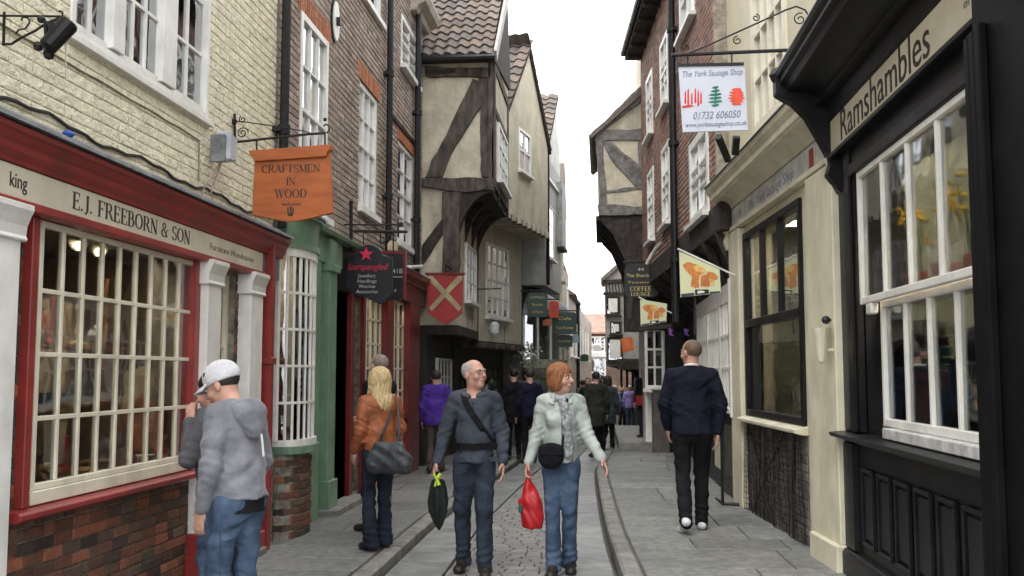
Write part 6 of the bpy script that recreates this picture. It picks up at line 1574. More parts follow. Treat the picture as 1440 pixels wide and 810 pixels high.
# mushroom banners
M_ban = mk('pale green banner cloth', (.55, .62, .40), (.68, .64, .42), nscale=3, var=.06, bump=.2); M_mush = mk('mushroom orange', (.62, .24, .06), (.42, .13, .04), nscale=14, var=.2, bump=0); M_mush2 = mk('mushroom yellow', (.70, .48, .16), (.62, .30, .08), nscale=12, var=.2, bump=0); M_nav = mk('banner dark blue', (.04, .05, .10), bump=0)
def banner(y, P4, pole, near):
    F = front(y); t = thing('mushroom_banner', near, 'banner', F.w(*F.uv(*P4[2]), 0), group='mushroom banners')
    (tl, tr, br, bl) = P4
    def m2(a, b): # unit square to the banner quad, a to the right, b down
        x = (tl[0] * (1 - a) + tr[0] * a) * (1 - b) + (bl[0] * (1 - a) + br[0] * a) * b
        yy = (tl[1] * (1 - a) + tr[1] * a) * (1 - b) + (bl[1] * (1 - a) + br[1] * a) * b
        return (x, yy)
    c = part('cloth', disp(F, MB(), [m2(0, 0), m2(1, 0), m2(1, 1), m2(0, 1)], -.006, 0), M_ban, t)
    sh = lambda l, d, m, nm: part(nm, disp(F, MB(), [m2(*q) for q in l], 0, d), m, c)
    sh(((.26, .75), (.30, .5), (.14, .38), (.08, .28), (.2, .17), (.45, .15), (.6, .2), (.62, .32), (.5, .42), (.46, .6), (.47, .78), (.38, .8)), .003, M_mush, 'mushroom_print')
    sh(((.5, .75), (.52, .45), (.6, .38), (.7, .4), (.74, .55), (.72, .76)), .0035, M_mush, 'mushroom_print')
    sh(((.33, .25), (.45, .14), (.6, .16), (.66, .26), (.58, .34), (.4, .34)), .005, M_mush2, 'mushroom_print')
    sh(((.62, .42), (.7, .25), (.85, .22), (.95, .34), (.92, .46), (.8, .5)), .0045, M_mush, 'mushroom_print')
    sh(((.74, .5), (.85, .52), (.86, .7), (.74, .72)), .004, M_mush2, 'mushroom_print')
    sh(((.36, .98), (.36, .84), (.7, .84), (.7, .98)), .005, M_sblack, 'label_print'); sh(((.42, .95), (.42, .88), (.52, .87), (.6, .9), (.58, .94)), .0065, M_white, 'label_mark')
    sh(((.02, .995), (.02, .93), (.34, .92), (.34, .99)), .004, M_nav, 'border_print'); sh(((.72, .99), (.72, .92), (.98, .92), (.98, .985)), .004, M_nav, 'border_print')
    m = MB(); m.tube([F.w(*F.uv(*pole[0]), .01), F.w(*F.uv(*pole[1]), -.12)], .012, 8); part('pole', m, M_white, t)
banner(11.6, ((955, 353), (1012, 379), (1014, 412), (957, 418)), ((953, 350), (1040, 388)), 'pale green banner printed with orange mushrooms on a white pole, the nearer one')
banner(16.0, ((900, 421), (938, 427), (937, 453), (901, 459)), ((898, 418), (950, 442)), 'pale green mushroom banner, the farther one below the coffee sign')
F = front(11.7); solo('blind_post', MB().tube([(.93, 11.75, PH_R), (.93, 11.75, 2.5)], .02, 8) if False else disp(F, MB(), ((976, 414), (979, 414), (979, 470), (976, 470)), -.02, 0), M_iron, 'thin dark strap hanging below the nearer mushroom banner', 'strap')
# banner supports below
F = front(17.2)
solo('banner_rail', disp(F, MB(), ((898, 459), (945, 455), (945, 461), (898, 465)), -.05, 0), M_oak_d, 'dark rail carrying small flags beneath the farther mushroom banner', 'rail')
for k, (x, c) in enumerate(((940, (.28, .07, .35)), (962, (.16, .10, .42)))):
    solo('purple_flag', disp(F, MB(), ((x, 461), (x + 7, 464), (x + 4, 468), (x + 8, 473), (x + 1, 471)), -.01, 0), mk('flag purple %d' % k, c), ['small purple flag left of the dark jumpered man’s head', 'small violet flag right of the dark jumpered man’s head'][k].replace('’', "'"), 'flag')

# coffee lounge sign
F = front(19.0); Wc = lambda px, py: F.uv(px, py)
s7 = thing('coffee_sign', 'black hanging sign with gold lettering for the coffee lounge under the overhanging house', 'sign', F.w(*Wc(900, 418), 0))
bd = part('board', disp(F, MB(), ((878, 376), (886, 376), (890, 372), (914, 372), (918, 376), (926, 376), (926, 414), (920, 418), (882, 419), (878, 414)), -.05, 0), M_sblack, s7, bev=.004)
for s, x, y, w, h, mt in (('44', 901, 379, 9, .09, M_greyl), ('The Shambles', 901, 387.5, 40, .09, M_gold), ('Tearooms', 901, 397, 36, .06, M_gold)):
    u, z = Wc(x, y); text(bd, F, s, u, z, h, mt, .001, width=w / FPX * 19)
u, z = Wc(901, 406); serif(bd, F, 'COFFEE' if False else 'COFFEE', u, z, .09, M_gold, .001, width=30 / FPX * 19)
u, z = Wc(901, 413.5); serif(bd, F, 'LOUNGE', u, z, .07, M_gold, .001, width=28 / FPX * 19)
m_ = MB(); line(F, m_, ((876, 369), (950, 366)), .02); line(F, m_, ((890, 368), (890, 373)), .01); line(F, m_, ((914, 368), (914, 373)), .01); part('bracket', m_, M_iron, s7)
# twisted pale bracket and blue light under the jetty
F = front(17.5)
solo('scroll_bracket', MB().tube([F.w(u, z, .03 * math.sin(i * 1.7)) for i, (u, z) in enumerate(PX(F, (938, 335), (930, 342), (922, 350), (917, 357), (912, 366), (909, 372)))], .03, 6), mk('pale paint flaking', (.38, .37, .33)), 'pale twisted bracket under the jetty beside the coffee sign', 'bracket')
solo('blue_lantern', MB().lathe(F.w(*F.uv(938, 352), 0), [(.03, -.1), (.07, -.06), (.08, .08), (.04, .14)], 8), mk('teal glass', (.04, .16, .2), rough=.2), 'small teal lantern under the jettied brick house', 'lantern')
solo('maroon_awning', disp(front(19.6), MB(), ((924, 386), (948, 380), (952, 392), (930, 398)), -.3, 0), mk('maroon cloth', (.16, .02, .04)), 'small maroon awning right of the coffee sign', 'awning')

# signs down the left side
M_dkgreen = mk('dark green board', (.015, .045, .03), bump=0, rough=.4)
def small_sign(y, q, lab, mat, lines=(), nm='shop_sign', br=True, lm=None):
    F = front(y); (x0, y0, x1, y1) = q; t = thing(nm, lab, 'sign', F.w(*F.uv((x0 + x1) / 2, y1), 0))
    b = part('board', disp(F, MB(), ((x0, y1), (x0, y0 + 2), (x0 + 4, y0), (x1 - 4, y0), (x1, y0 + 2), (x1, y1)), -.04, 0), mat, t, bev=.006)
    for i, (s, w, h) in enumerate(lines):
        u, z = F.uv((x0 + x1) / 2, y0 + (y1 - y0) * (i + .7) / (len(lines) + .4)); text(b, F, s, u, z, h, lm or M_gold, .001, width=w / FPX * y)
    if br: part('bracket', MB().tube([F.w(*F.uv(x0 - 10, y0 - 2), 0), F.w(*F.uv(x1, y0 - 2), 0)], .018, 5), M_iron, t)
    return t
small_sign(21.6, (742, 411, 770, 446), 'dark green hanging sign with faint gold lines beyond the pale gable house', M_dkgreen, (('SHAMBLES', 20, .08), ('Books', 15, .08), ('& Prints', 15, .07)))
small_sign(22.9, (777, 439, 811, 470), 'black and green hanging sign, the biggest of the cluster down the left side', M_dkgreen, (('Cafe', 18, .1), ('Tea Rooms', 24, .09)))
small_sign(23.1, (783, 471, 805, 488), 'small black hanging sign directly below the big black and green one', M_dkgreen, (('Lunches', 16, .09),), br=False)
small_sign(22.5, (772, 423, 786, 447), 'orange red hanging panel between the two dark green signs', mk('orange red panel', (.62, .08, .04)))
small_sign(22.2, (763, 449, 775, 458), 'small round-topped orange sign low beside the dark green signs', mk('dull orange panel', (.5, .14, .07)), br=False)
small_sign(34.0, (858, 477, 873, 506), 'white hanging panel with a thin dark frame at the far end of the street', M_white, br=True)
small_sign(36.5, (834, 485, 846, 494), 'small white framed sign before the far brick house', M_white, br=False)
small_sign(29.0, (786, 492, 800, 506), 'cream hanging panel low on the left before the far terrace', mk('cream panel', (.5, .45, .3)))
small_sign(32.0, (804, 470, 814, 482), 'small pale blue hanging panel near the dark lamp post', mk('pale blue panel', (.25, .35, .45)))
small_sign(30.5, (878, 452, 892, 466), 'small maroon hanging panel on the far right under the overhanging house', mk('maroon panel', (.2, .03, .04)), br=False)
small_sign(35.0, (816, 498, 828, 508), 'small green hanging panel in the far street left of centre', mk('mid green panel', (.03, .08, .05)), br=False)
solo('far_lamp_post', MB().tube([F7.w(0, 0, 0) * 0 + Vector((-.98, 43, gz(43))), Vector((-.98, 43, gz(43) + 5.2))], .09, 8).ball((-.98, 43, gz(43) + 5.3), .16, 8), M_iron, 'dark lamp post far down the street before the brick house', 'lamp post')
# hanging flowers and greenery over the shop at the left
t = thing('hanging_plants', 'pale flowers and grey green foliage hanging over the far left shop door', 'plants', (-1.45, 22.7, 1.9))
m_ = MB(); rnd = random.Random(4)
for k in range(80):
    c = Vector((-1.62 + rnd.gauss(0, .22), 22.8 + rnd.gauss(0, .25), 2.0 + rnd.gauss(0, .12) - .25 * rnd.random())); a = Vector((rnd.gauss(0, 1), rnd.gauss(0, 1), rnd.gauss(0, 1))).normalized() * .045; b_ = a.orthogonal().normalized() * .02
    m_.add([c - a, c + b_, c + a, c - b_], [(0, 1, 2, 3)])
part('foliage', m_, mk('grey green leaf', (.20, .25, .19), var=.3, isl=.3), t, kind='stuff')
m_ = MB()
for k in range(40): m_.ball((-1.6 + rnd.gauss(0, .18), 22.6 + rnd.gauss(0, .2), 2.08 + rnd.gauss(0, .1)), .03, 6)
part('blossom', m_, mk('pale blossom', (.62, .66, .55)), t, kind='stuff')
solo('pale_statue', MB().lathe((-1.5, 24.0, 2.1), [(.06, 0), (.14, .05), (.16, .22), (.10, .34), (.11, .42), (.06, .5)], 10), mk('pale figure stone', (.52, .55, .48)), 'pale bust shaped ornament above the far left shop awning', 'ornament')
# =================================================================== PEOPLE
def V3(*a): return np.array(a, dtype=np.float64)
class Field:
    def __init__(s, lo, hi, h):
        s.lo = np.array(lo, float); s.h = h
        s.n = np.ceil((np.array(hi, float) - s.lo) / h).astype(int) + 1
        s.f = np.full(tuple(s.n), 1.0, np.float32)
    def sub(s, lo, hi):
        a = np.clip(np.floor((lo - s.lo) / s.h).astype(int), 0, s.n); b = np.clip(np.ceil((hi - s.lo) / s.h).astype(int) + 1, 0, s.n)
        if np.any(b <= a): return None
        sl = tuple(slice(a[i], b[i]) for i in range(3))
        ax = [s.lo[i] + s.h * np.arange(a[i], b[i], dtype=np.float32) for i in range(3)]
        return sl, np.meshgrid(*ax, indexing='ij', sparse=True)
    def put(s, sl, d, k, cut=False):
        f = s.f[sl]; d = d.astype(np.float32)
        if cut:
            hh = np.maximum(k - np.abs(f + d), 0) / k; s.f[sl] = np.maximum(f, -d) + hh * hh * k * .25
        else:
            hh = np.maximum(k - np.abs(f - d), 0) / k; s.f[sl] = np.minimum(f, d) - hh * hh * k * .25
    def cone(s, a, b, ra, rb, k=.02, sq=None, cut=False):
        """rounded cone a-b; sq=(sx,sy,sz) squashes space about the middle"""
        a, b = np.array(a, float), np.array(b, float); m = (a + b) / 2; q = np.array(sq if sq is not None else (1, 1, 1), float)
        R_ = max(ra, rb) * q.max() + k + .012
        r = s.sub(np.minimum(a, b) - R_, np.maximum(a, b) + R_)
        if r is None: return s
        sl, (X, Y, Z) = r
        A = (a - m) / q; B = (b - m) / q; D = B - A; L2 = max(D @ D, 1e-9)
        x, y, z = (X - m[0]) / q[0] - A[0], (Y - m[1]) / q[1] - A[1], (Z - m[2]) / q[2] - A[2]
        t = np.clip((x * D[0] + y * D[1] + z * D[2]) / L2, 0, 1)
        d = np.sqrt((x - t * D[0]) ** 2 + (y - t * D[1]) ** 2 + (z - t * D[2]) ** 2) - (ra + (rb - ra) * t)
        s.put(sl, d * q.min() ** .5 if sq is not None else d, k, cut); return s
    def ell(s, c, r, B=None, k=.015, cut=False):
        c = np.array(c, float); r = np.array(r, float); R_ = r.max() + k + .012
        q = s.sub(c - R_, c + R_)
        if q is None: return s
        sl, (X, Y, Z) = q; x, y, z = X - c[0], Y - c[1], Z - c[2]
        if B is not None: x, y, z = (x * B[0][0] + y * B[0][1] + z * B[0][2], x * B[1][0] + y * B[1][1] + z * B[1][2], x * B[2][0] + y * B[2][1] + z * B[2][2])
        k0 = np.sqrt((x / r[0]) ** 2 + (y / r[1]) ** 2 + (z / r[2]) ** 2); k1 = np.sqrt((x / r[0] ** 2) ** 2 + (y / r[1] ** 2) ** 2 + (z / r[2] ** 2) ** 2) + 1e-9
        s.put(sl, k0 * (k0 - 1) / k1, k, cut); return s
    def grid(s): return np.meshgrid(*[s.lo[i] + s.h * np.arange(s.n[i], dtype=np.float32) for i in range(3)], indexing='ij', sparse=True)
    def warp(s, fn): X, Y, Z = s.grid(); s.f += fn(X, Y, Z).astype(np.float32); return s
    def clip(s, fn): X, Y, Z = s.grid(); s.f = np.maximum(s.f, (fn(X, Y, Z) + 0 * s.f).astype(np.float32)); return s
    def at(s, p):
        i = np.clip(((np.array(p) - s.lo) / s.h).astype(int), 0, s.n - 1); return float(s.f[tuple(i)])
    def surf(s, p, d, off=.004):
        p = np.array(p, float); d = np.array(d, float); d /= np.linalg.norm(d); t = .45 if abs(d[0]) < .3 else .205
        while t > 0 and s.at(p + d * t) > 0: t -= s.h * .5
        return p + d * (t + off)
    def mesh(s):
        f = s.f; f[0] = f[-1] = 1; f[:, 0] = f[:, -1] = 1; f[:, :, 0] = f[:, :, -1] = 1
        ins = (f < 0).astype(np.int8); n = f.shape
        c = sum(ins[i:n[0] - 1 + i, j:n[1] - 1 + j, k:n[2] - 1 + k] for i in (0, 1) for j in (0, 1) for k in (0, 1))
        I = np.argwhere((c > 0) & (c < 8)); idx = np.full(c.shape, -1, np.int32); idx[tuple(I.T)] = np.arange(len(I))
        acc = np.zeros((len(I), 3)); cnt = np.zeros(len(I))
        for ax in range(3):
            o = [a for a in range(3) if a != ax]
            for i in (0, 1):
                for j in (0, 1):
                    p = I.copy(); p[:, o[0]] += i; p[:, o[1]] += j; q = p.copy(); q[:, ax] += 1
                    a, b = f[tuple(p.T)].astype(float), f[tuple(q.T)].astype(float); m = (a < 0) != (b < 0)
                    t = np.where(m, a / np.where(m, a - b, 1), 0); pos = p.astype(float); pos[:, ax] += t
                    acc[m] += pos[m]; cnt[m] += 1
        V = s.lo + s.h * acc / cnt[:, None]; Fs = []
        for ax in range(3):
            o1, o2 = (ax + 1) % 3, (ax + 2) % 3
            sl0 = [slice(1, n[k] - 1) for k in range(3)]; sl1 = list(sl0); sl0[ax] = slice(0, n[ax] - 1); sl1[ax] = slice(1, n[ax])
            a, b = ins[tuple(sl0)], ins[tuple(sl1)]; off = np.array([1, 1, 1]); off[ax] = 0
            for flip, msk in ((False, (a == 1) & (b == 0)), (True, (a == 0) & (b == 1))):
                E = np.argwhere(msk) + off
                if not len(E): continue
                c0 = E.copy(); c0[:, o1] -= 1; c0[:, o2] -= 1; c1 = E.copy(); c1[:, o2] -= 1; c3 = E.copy(); c3[:, o1] -= 1
                q = np.stack([idx[tuple(c0.T)], idx[tuple(c1.T)], idx[tuple(E.T)], idx[tuple(c3.T)]], 1)
                Fs.append(q[:, ::-1] if flip else q)
        return V, np.concatenate(Fs)

def fmesh(name, fld, mat, parent, off=(0, 0, 0), relax=1, label=None):
    V, Q = fld.mesh()
    for _ in range(relax):
        A = np.zeros_like(V); C = np.zeros(len(V))
        for i in range(4):
            for j in ((i + 1) % 4,):
                np.add.at(A, Q[:, i], V[Q[:, j]]); np.add.at(A, Q[:, j], V[Q[:, i]]); np.add.at(C, Q[:, i], 1); np.add.at(C, Q[:, j], 1)
        V = V * .5 + .5 * A / np.maximum(C, 1)[:, None]
    me = bpy.data.meshes.new(name); V = V - np.array(off)
    me.vertices.add(len(V)); me.vertices.foreach_set('co', V.ravel())
    me.loops.add(len(Q) * 4); me.loops.foreach_set('vertex_index', Q.ravel().astype(np.int32))
    me.polygons.add(len(Q)); me.polygons.foreach_set('loop_start', np.arange(0, len(Q) * 4, 4, dtype=np.int32)); me.polygons.foreach_set('loop_total', np.full(len(Q), 4, np.int32))
    me.update(); me.validate(); me.polygons.foreach_set('use_smooth', [True] * len(Q)); me.materials.append(mat)
    o = bpy.data.objects.new(name, me); COL.objects.link(o); o.parent = parent
    if label: o['label'] = label
    return o

def nrm(v): v = np.array(v, float); return v / np.linalg.norm(v)
M_skin = mk('skin', (.56, .33, .25), (.50, .27, .20), nscale=14, var=.08, bump=.08, bscale=120, rough=.5, obj=True)
M_skin2 = mk('ruddy skin', (.52, .30, .225), (.45, .235, .175), nscale=12, var=.1, bump=.08, bscale=120, rough=.5, obj=True)
M_eye = mk('eye', (.05, .035, .03), bump=0, rough=.15); M_lip = mk('lip', (.40, .14, .12), bump=0, rough=.5)
M_jean = mk('blue denim', (.085, .125, .195), (.038, .060, .108), nscale=5, var=.25, bump=.7, bscale=26, rough=.88, obj=True, bdist=.010, spec=.15, crease=.7)
M_jean_d = mk('dark blue denim', (.020, .026, .040), (.010, .013, .022), nscale=5, var=.25, bump=.7, bscale=26, rough=.9, obj=True, bdist=.010, spec=.15, crease=.7)
M_blackc = mk('black cloth', (.012, .012, .014), (.008, .008, .010), nscale=6, var=.3, bump=.7, bscale=28, rough=.9, obj=True, bdist=.010, spec=.15, crease=.6)
M_shoe = mk('dark shoe leather', (.022, .017, .015), nscale=10, var=.3, bump=.2, rough=.5, obj=True)
M_shoew = mk('white trainer', (.65, .65, .67), nscale=10, var=.1, bump=.1, rough=.5, obj=True)
def cloth(n, c, c2=None, **k):
    a = dict(nscale=6, var=.17, bump=.75, bscale=30, rough=.88, obj=True, bdist=.010, spec=.15, crease=.6); a.update(k); return mk(n, c, c2, **a)

def folds(amp, seed=0, fz=38):
    r = random.Random(seed); p = [r.uniform(0, 6.28) for _ in range(6)]
    def fn(X, Y, Z):
        w = np.sin(X * 17 + p[0] + 2 * np.sin(Z * 9 + p[1])) * 1.3 + np.sin(Y * 15 + p[2])
        a = np.sin(Z * fz + w * 2.0 + p[3]) ; b = np.sin((X * .8 + Y * .6) * 55 + Z * 26 + 2.2 * np.sin(Z * 14 + p[4]))
        m = .5 + .5 * np.sin(Z * 8.5 + X * 6 + p[5])
        return -amp * (a * m + .55 * b * (1 - m))
    return fn

def person(label, loc, head_deg, H=1.75, top=None, legs=None, shoe=None, hair=None, skin=None, res=.0065, wide=1.0,
           stride=.0, lift=0.0, arms=None, look=(0, 0), hem=.86, thick=.022, loose=.018, flare=0.0, slack=0.0, hands=True, lean=0.0, female=False, neck_open=0, legw=1.0, group=None, stance=.10, belly=0.0, sleeve=1.0, topname='jacket'):
    """arms: dict of (elbow, wrist) for 'R' and 'L' in metres of a 1.75 m figure, x to the person's right, y forward"""
    S = H / 1.75
    root = thing('person', label, 'person', loc, group); root.rotation_euler = (0, 0, R(head_deg)); ROOT[root.name] = Vector((0, 0, 0))
    P = lambda x, y, z: V3(x * S, y * S, z * S)
    ly = lambda z: lean * max(0, z - .95)          # forward lean above the hips
    sh = .158 * wide
    J = {}
    for s, sg in (('R', 1), ('L', -1)):
        st = stride * sg
        J['hip' + s] = P(.085 * sg * wide, 0, .93); J['ank' + s] = P(stance * sg, st * .5, .085 + (lift if st < 0 else 0)); 
        m = (J['hip' + s] + J['ank' + s]) / 2; bend = .03 + (.06 if st < 0 else .0) + lift * .5
        J['kne' + s] = m + P(.0, bend, .02)
        J['sho' + s] = P(sh * sg, ly(1.42) - .01, 1.425)
        e, w = (arms or {}).get(s, ((.265, -.03, 1.13), (.275, .06, .88)))
        J['elb' + s] = P((e[0] - .048) * sg * wide if abs(e[0]) > .2 else e[0] * sg, e[1] + ly(e[2]), e[2]); J['wri' + s] = P((w[0] - .03) * sg if abs(w[0]) > .2 else w[0] * sg, w[1] + ly(w[2]), w[2])
    pad = .16
    allp = np.array(list(J.values()) + [P(0, ly(1.75), 1.76)]); lo = allp.min(0) - pad; hi = allp.max(0) + pad; lo[2] = -.03; hi[2] = H + .05; lo[1] -= .06; hi[1] += .08
    # ---- head frame
    yw, pt = R(look[0]), R(look[1])
    fw = V3(math.sin(yw) * math.cos(pt), math.cos(yw) * math.cos(pt), math.sin(pt)); rt = V3(math.cos(yw), -math.sin(yw), 0); up = np.cross(rt, fw)
    Bm = np.array([rt, fw, up]); hc = P(0, ly(1.63) + .012 + (.14 * math.sin(-pt) if pt < 0 else 0), 1.622 - (.07 * math.sin(-pt) if pt < 0 else 0))
    hs = S ** .5 * 1.05
    hp = lambda x, y, z: hc + (rt * x + fw * y + up * z) * hs
    # ---- body
    f = Field(lo, hi, res)
    el = lambda c, r, k=.012, cut=False: f.ell(hp(*c), np.array(r) * hs, Bm, k, cut)
    el((0, -.012, .035), (.074, .093, .084), .02); el((0, .022, -.025), (.059, .070, .088), .03)
    el((0, .052, -.088), (.030, .028, .026), .03); el((0, .074, .026), (.048, .020, .012), .015)
    f.cone(hp(0, .090, .012), hp(0, .112, -.022), .008, .0135, .010); el((0, .104, -.026), (.017, .012, .009), .008)
    for sx in (-1, 1):
        el((sx * .031, .100, .006), (.017, .014, .011), .012, True); el((sx * .040, .062, -.028), (.024, .022, .022), .02)
        el((sx * .077, -.008, -.004), (.009, .021, .031), .006)
    el((0, .090, -.052), (.024, .010, .006), .006); el((0, .088, -.063), (.020, .010, .007), .006); el((0, .097, -.0575), (.022, .006, .0022), .003, True)
    f.cone(P(0, ly(1.45) - .012, 1.44), hp(0, -.015, -.055), .062, .058, .03)
    f.cone(P(-.11 * wide, ly(1.4), 1.40), P(.11 * wide, ly(1.4), 1.40), .065, .065, .06); f.cone(P(0, ly(1.3), 1.32), P(0, 0, .98), .10, .11, .06, sq=(1.25, .85, 1))
    for s in 'RL':
        f.cone(J['sho' + s], J['elb' + s], .047, .038, .03); f.cone(J['elb' + s], J['wri' + s], .040, .026, .02)
        f.cone(J['hip' + s], J['kne' + s], .062, .040, .03); f.cone(J['kne' + s], J['ank' + s], .040, .030, .02)
        f.cone(J['ank' + s], J['ank' + s] + P(0, .08, -.035), .032, .020, .01)
    hand = {}
    if hands:
        for s, sg in (('R', 1), ('L', -1)):
            w = J['wri' + s]; d = nrm(nrm(w - J['elb' + s]) + V3(0, .05, -.25)); c = nrm(V3(-sg, .15, 0) - d * (V3(-sg, .15, 0) @ d)); sd = np.cross(d, c) * (1 if np.cross(d, c)[1] > 0 else -1)
            q = lambda a, b, e: w + d * a * S + sd * b * S + c * e * S
            f.ell(q(.05, 0, .0), np.array((.052, .040, .017)) * S, np.array([d, sd, c]), .015)
            curl = .9 if (arms or {}).get('hold' + s) else .38
            for i in range(4):
                b = .030 - .020 * i; L_ = (.036, .040, .037, .029)[i]; p0 = q(.088, b, 0); a1 = curl * .9
                p1 = p0 + (d * math.cos(a1 * .6) + c * math.sin(a1 * .6)) * L_ * S; p2 = p1 + (d * math.cos(a1 * 1.6) + c * math.sin(a1 * 1.6)) * L_ * .75 * S; p3 = p2 + (d * math.cos(a1 * 2.5) + c * math.sin(a1 * 2.5)) * L_ * .6 * S
                for u_, v_, r_ in ((p0, p1, .0098), (p1, p2, .0088), (p2, p3, .0078)): f.cone(u_, v_, r_ * S, (r_ - .0006) * S, .004)
            t0 = q(.022, .030, .006); t1 = t0 + (d * .55 + sd * .55 + c * .35) * .042 * S; t2 = t1 + (d * .9 + c * .35) * .034 * S
            f.cone(t0, t1, .013 * S, .011 * S, .01); f.cone(t1, t2, .0105 * S, .0085 * S, .005)
            hand[s] = q(.095, 0, .028)
    body = fmesh('body', f, skin or M_skin, root)
    if res < .008:
        for sx in (-1, 1):
            m = MB().ball(hp(sx * .031, .0835, .006), .0115 * hs, 8); e_ = MB(); b_ = MB()
            o = part('eye', m, mk('eyeball', (.55, .52, .50), bump=0, rough=.2), root); part('iris', MB().ball(hp(sx * .031, .0905, .006), .0062 * hs, 8), M_eye, o)
            part('eyebrow', MB().tube([hp(sx * .014, .096, .026), hp(sx * .032, .094, .031), hp(sx * .048, .082, .025)], [.004, .0045, .003], 6), hair[0] if hair else M_eye, root)
        part('lips', MB().tube([hp(-.024, .090, -.058), hp(-.008, .1005, -.055), hp(.008, .1005, -.055), hp(.024, .090, -.058)], [.002, .005, .005, .002], 8), M_lip, root, smooth=True)
    # ---- trousers
    g = Field(lo, hi, res * 1.25)
    g.cone(P(-.062 * wide, -.012, .90), P(.062 * wide, -.012, .90), .100, .100, .05, sq=(1, .95, 1.1)); g.cone(P(-.05 * wide, 0, .98), P(.05 * wide, 0, .98), .075, .075, .05)
    for s, sg in (('R', 1), ('L', -1)):
        g.cone(J['hip' + s] - P(0, 0, .03), J['kne' + s], .088 * legw, .062 * legw + slack * .5, .035); g.cone(J['kne' + s], J['ank' + s] + P(0, -.005, -.035), .060 * legw + slack * .5, .047 * legw + slack + flare, .02)
    g.warp(folds(.0062, int(loc[1] * 7), 34)); 
    g.warp(lambda X, Y, Z: -.005 * np.exp(-((Z - .16 * S) / .09) ** 2) * np.sin(Z * 105 + X * 20 + Y * 12))
    g.clip(lambda X, Y, Z: .035 * S - Z)
    fmesh('trousers', g, legs or M_jean, root)
    # ---- shoes
    for s, sg in (('R', 1), ('L', -1)):
        a = J['ank' + s]; rise = max(0, a[2] - .085 * S); h = Field(a - .22, a + .26, res); tp = -rise * 1.1
        toe = a + P(.02 * sg, .155, -.052) + V3(0, 0, tp); heel = a + P(0, -.045, -.045) + V3(0, 0, rise * .25)
        h.cone(heel, toe, .036 * S, .034 * S, .02, sq=(1.15, 1, 1)); h.cone(a + P(0, .0, -.005), a + P(.01 * sg, .06, -.03), .044 * S, .038 * S, .03); h.ell(toe + P(0, -.01, -.004), P(.047, .055, .032), None, .02)
        fl = min(heel[2], toe[2]) - .030 * S; h.clip(lambda X, Y, Z: (max(0.0, fl) if rise < .01 else fl) + .002 - Z); fmesh('shoe', h, (shoe or M_shoe), root)
    # ---- upper garment
    t = Field(lo, hi, res * 1.2); k = thick
    t.cone(P(-.088 * wide, ly(1.4) - .01, 1.395), P(.088 * wide, ly(1.4) - .01, 1.395), .070 + k * .8, .070 + k * .8, .055); 
    for sx in (-1, 1): t.cone(P(.035 * sx, ly(1.47) - .022, 1.468), P(.13 * sx * wide, ly(1.42) - .015, 1.425), .042 + k * .35, .048 + k * .5, .04)
    t.cone(P(0, ly(1.34), 1.33), P(0, ly(1.12) + belly * .4, 1.12), .108 + k * .6 + loose * .4, .098 + k * .6 + loose, .06, sq=(1.20 * wide, .90, 1))
    t.cone(P(0, ly(1.12) + belly * .6, 1.12), P(0, .0, .90), .096 + k * .6 + loose, .107 + k * .6 + loose, .05, sq=(1.17 * wide, 1.0, 1))
    if hem < .84: t.cone(P(0, 0, .92), P(0, -.0, hem - .04), .125 + k, .125 + k, .05, sq=(1.2, .95, 1))
    if belly: t.ell(P(0, .05, 1.08), (.15, .10 + belly, .15), None, .06)
    if female:
        for sx in (-1, 1): t.ell(P(.065 * sx, .09 + ly(1.27), 1.27), (.06, .055, .06), None, .04)
    t.clip(lambda X, Y, Z: hem * S + .006 * np.sin(X * 22) - Z)
    for s in 'RL':
        t.cone(J['sho' + s], J['elb' + s], .051 + k * .7, .043 + k * .7, .022); t.cone(J['elb' + s], J['elb' + s] + (J['wri' + s] - J['elb' + s]) * (.96 * sleeve), .043 + k * .65, .032 + k * .45, .02)
    t.warp(folds(.0058, int(loc[1] * 11) + 3, 30))
    for s in 'RL':
        e = J['elb' + s]; t.warp(lambda X, Y, Z: -.005 * np.exp(-(((X - e[0]) ** 2 + (Y - e[1]) ** 2 + (Z - e[2]) ** 2) / .09 ** 2)) * np.sin(Z * 120 + X * 60))
    armb = min(J['wriR'][2], J['wriL'][2])
    if neck_open: t.ell(P(0, ly(1.46) + .05, 1.475), (.055, .07, .05 * neck_open), None, .01, True)
    fmesh(topname, t, top or M_blackc, root)
    # ---- hair
    if hair:
        hm, kind = hair; q = Field(hc - .34, hc + .20, res)
        e2 = lambda c, r, k=.012, cut=False: q.ell(hp(*c), np.array(r) * hs, Bm, k, cut)
        if kind == 'short' or kind == 'balding':
            e2((0, -.020, .040), (.080, .095, .086)); 
            e2((0, .075, -.01), (.075, .075, .080 if kind == 'short' else .13), .01, True); e2((0, -.03, -.10), (.12, .12, .06), .01, True)
            if kind == 'balding': e2((0, .03, .12), (.062, .12, .075), .01, True)
        elif kind == 'crop':
            e2((0, -.022, .036), (.0775, .091, .084)); e2((0, .085, .0), (.08, .08, .10), .01, True); e2((0, -.03, -.11), (.12, .12, .07), .01, True)
        elif kind == 'bob':
            e2((0, -.015, .045), (.092, .105, .088), .02); e2((0, -.035, -.03), (.088, .075, .085), .03)
            for sx in (-1, 1): e2((sx * .072, .012, -.03), (.024, .045, .068), .03)
            e2((0, .115, -.045), (.056, .075, .085), .010, True)
        elif kind == 'long':
            e2((0, -.015, .045), (.093, .105, .092), .02); q.cone(hp(0, -.05, 0), hp(0, -.085, -.20), .085, .080, .04, sq=(1.15, .7, 1)); q.cone(hp(.03, -.085, -.18), hp(.035, -.075, -.29), .055, .022, .04)
            for sx in (-1, 1): q.cone(hp(sx * .07, .0, .0), hp(sx * .085, .01, -.20), .035, .022, .03)
            e2((0, .112, -.04), (.055, .07, .09), .012, True)
        st = folds(.0, 1)
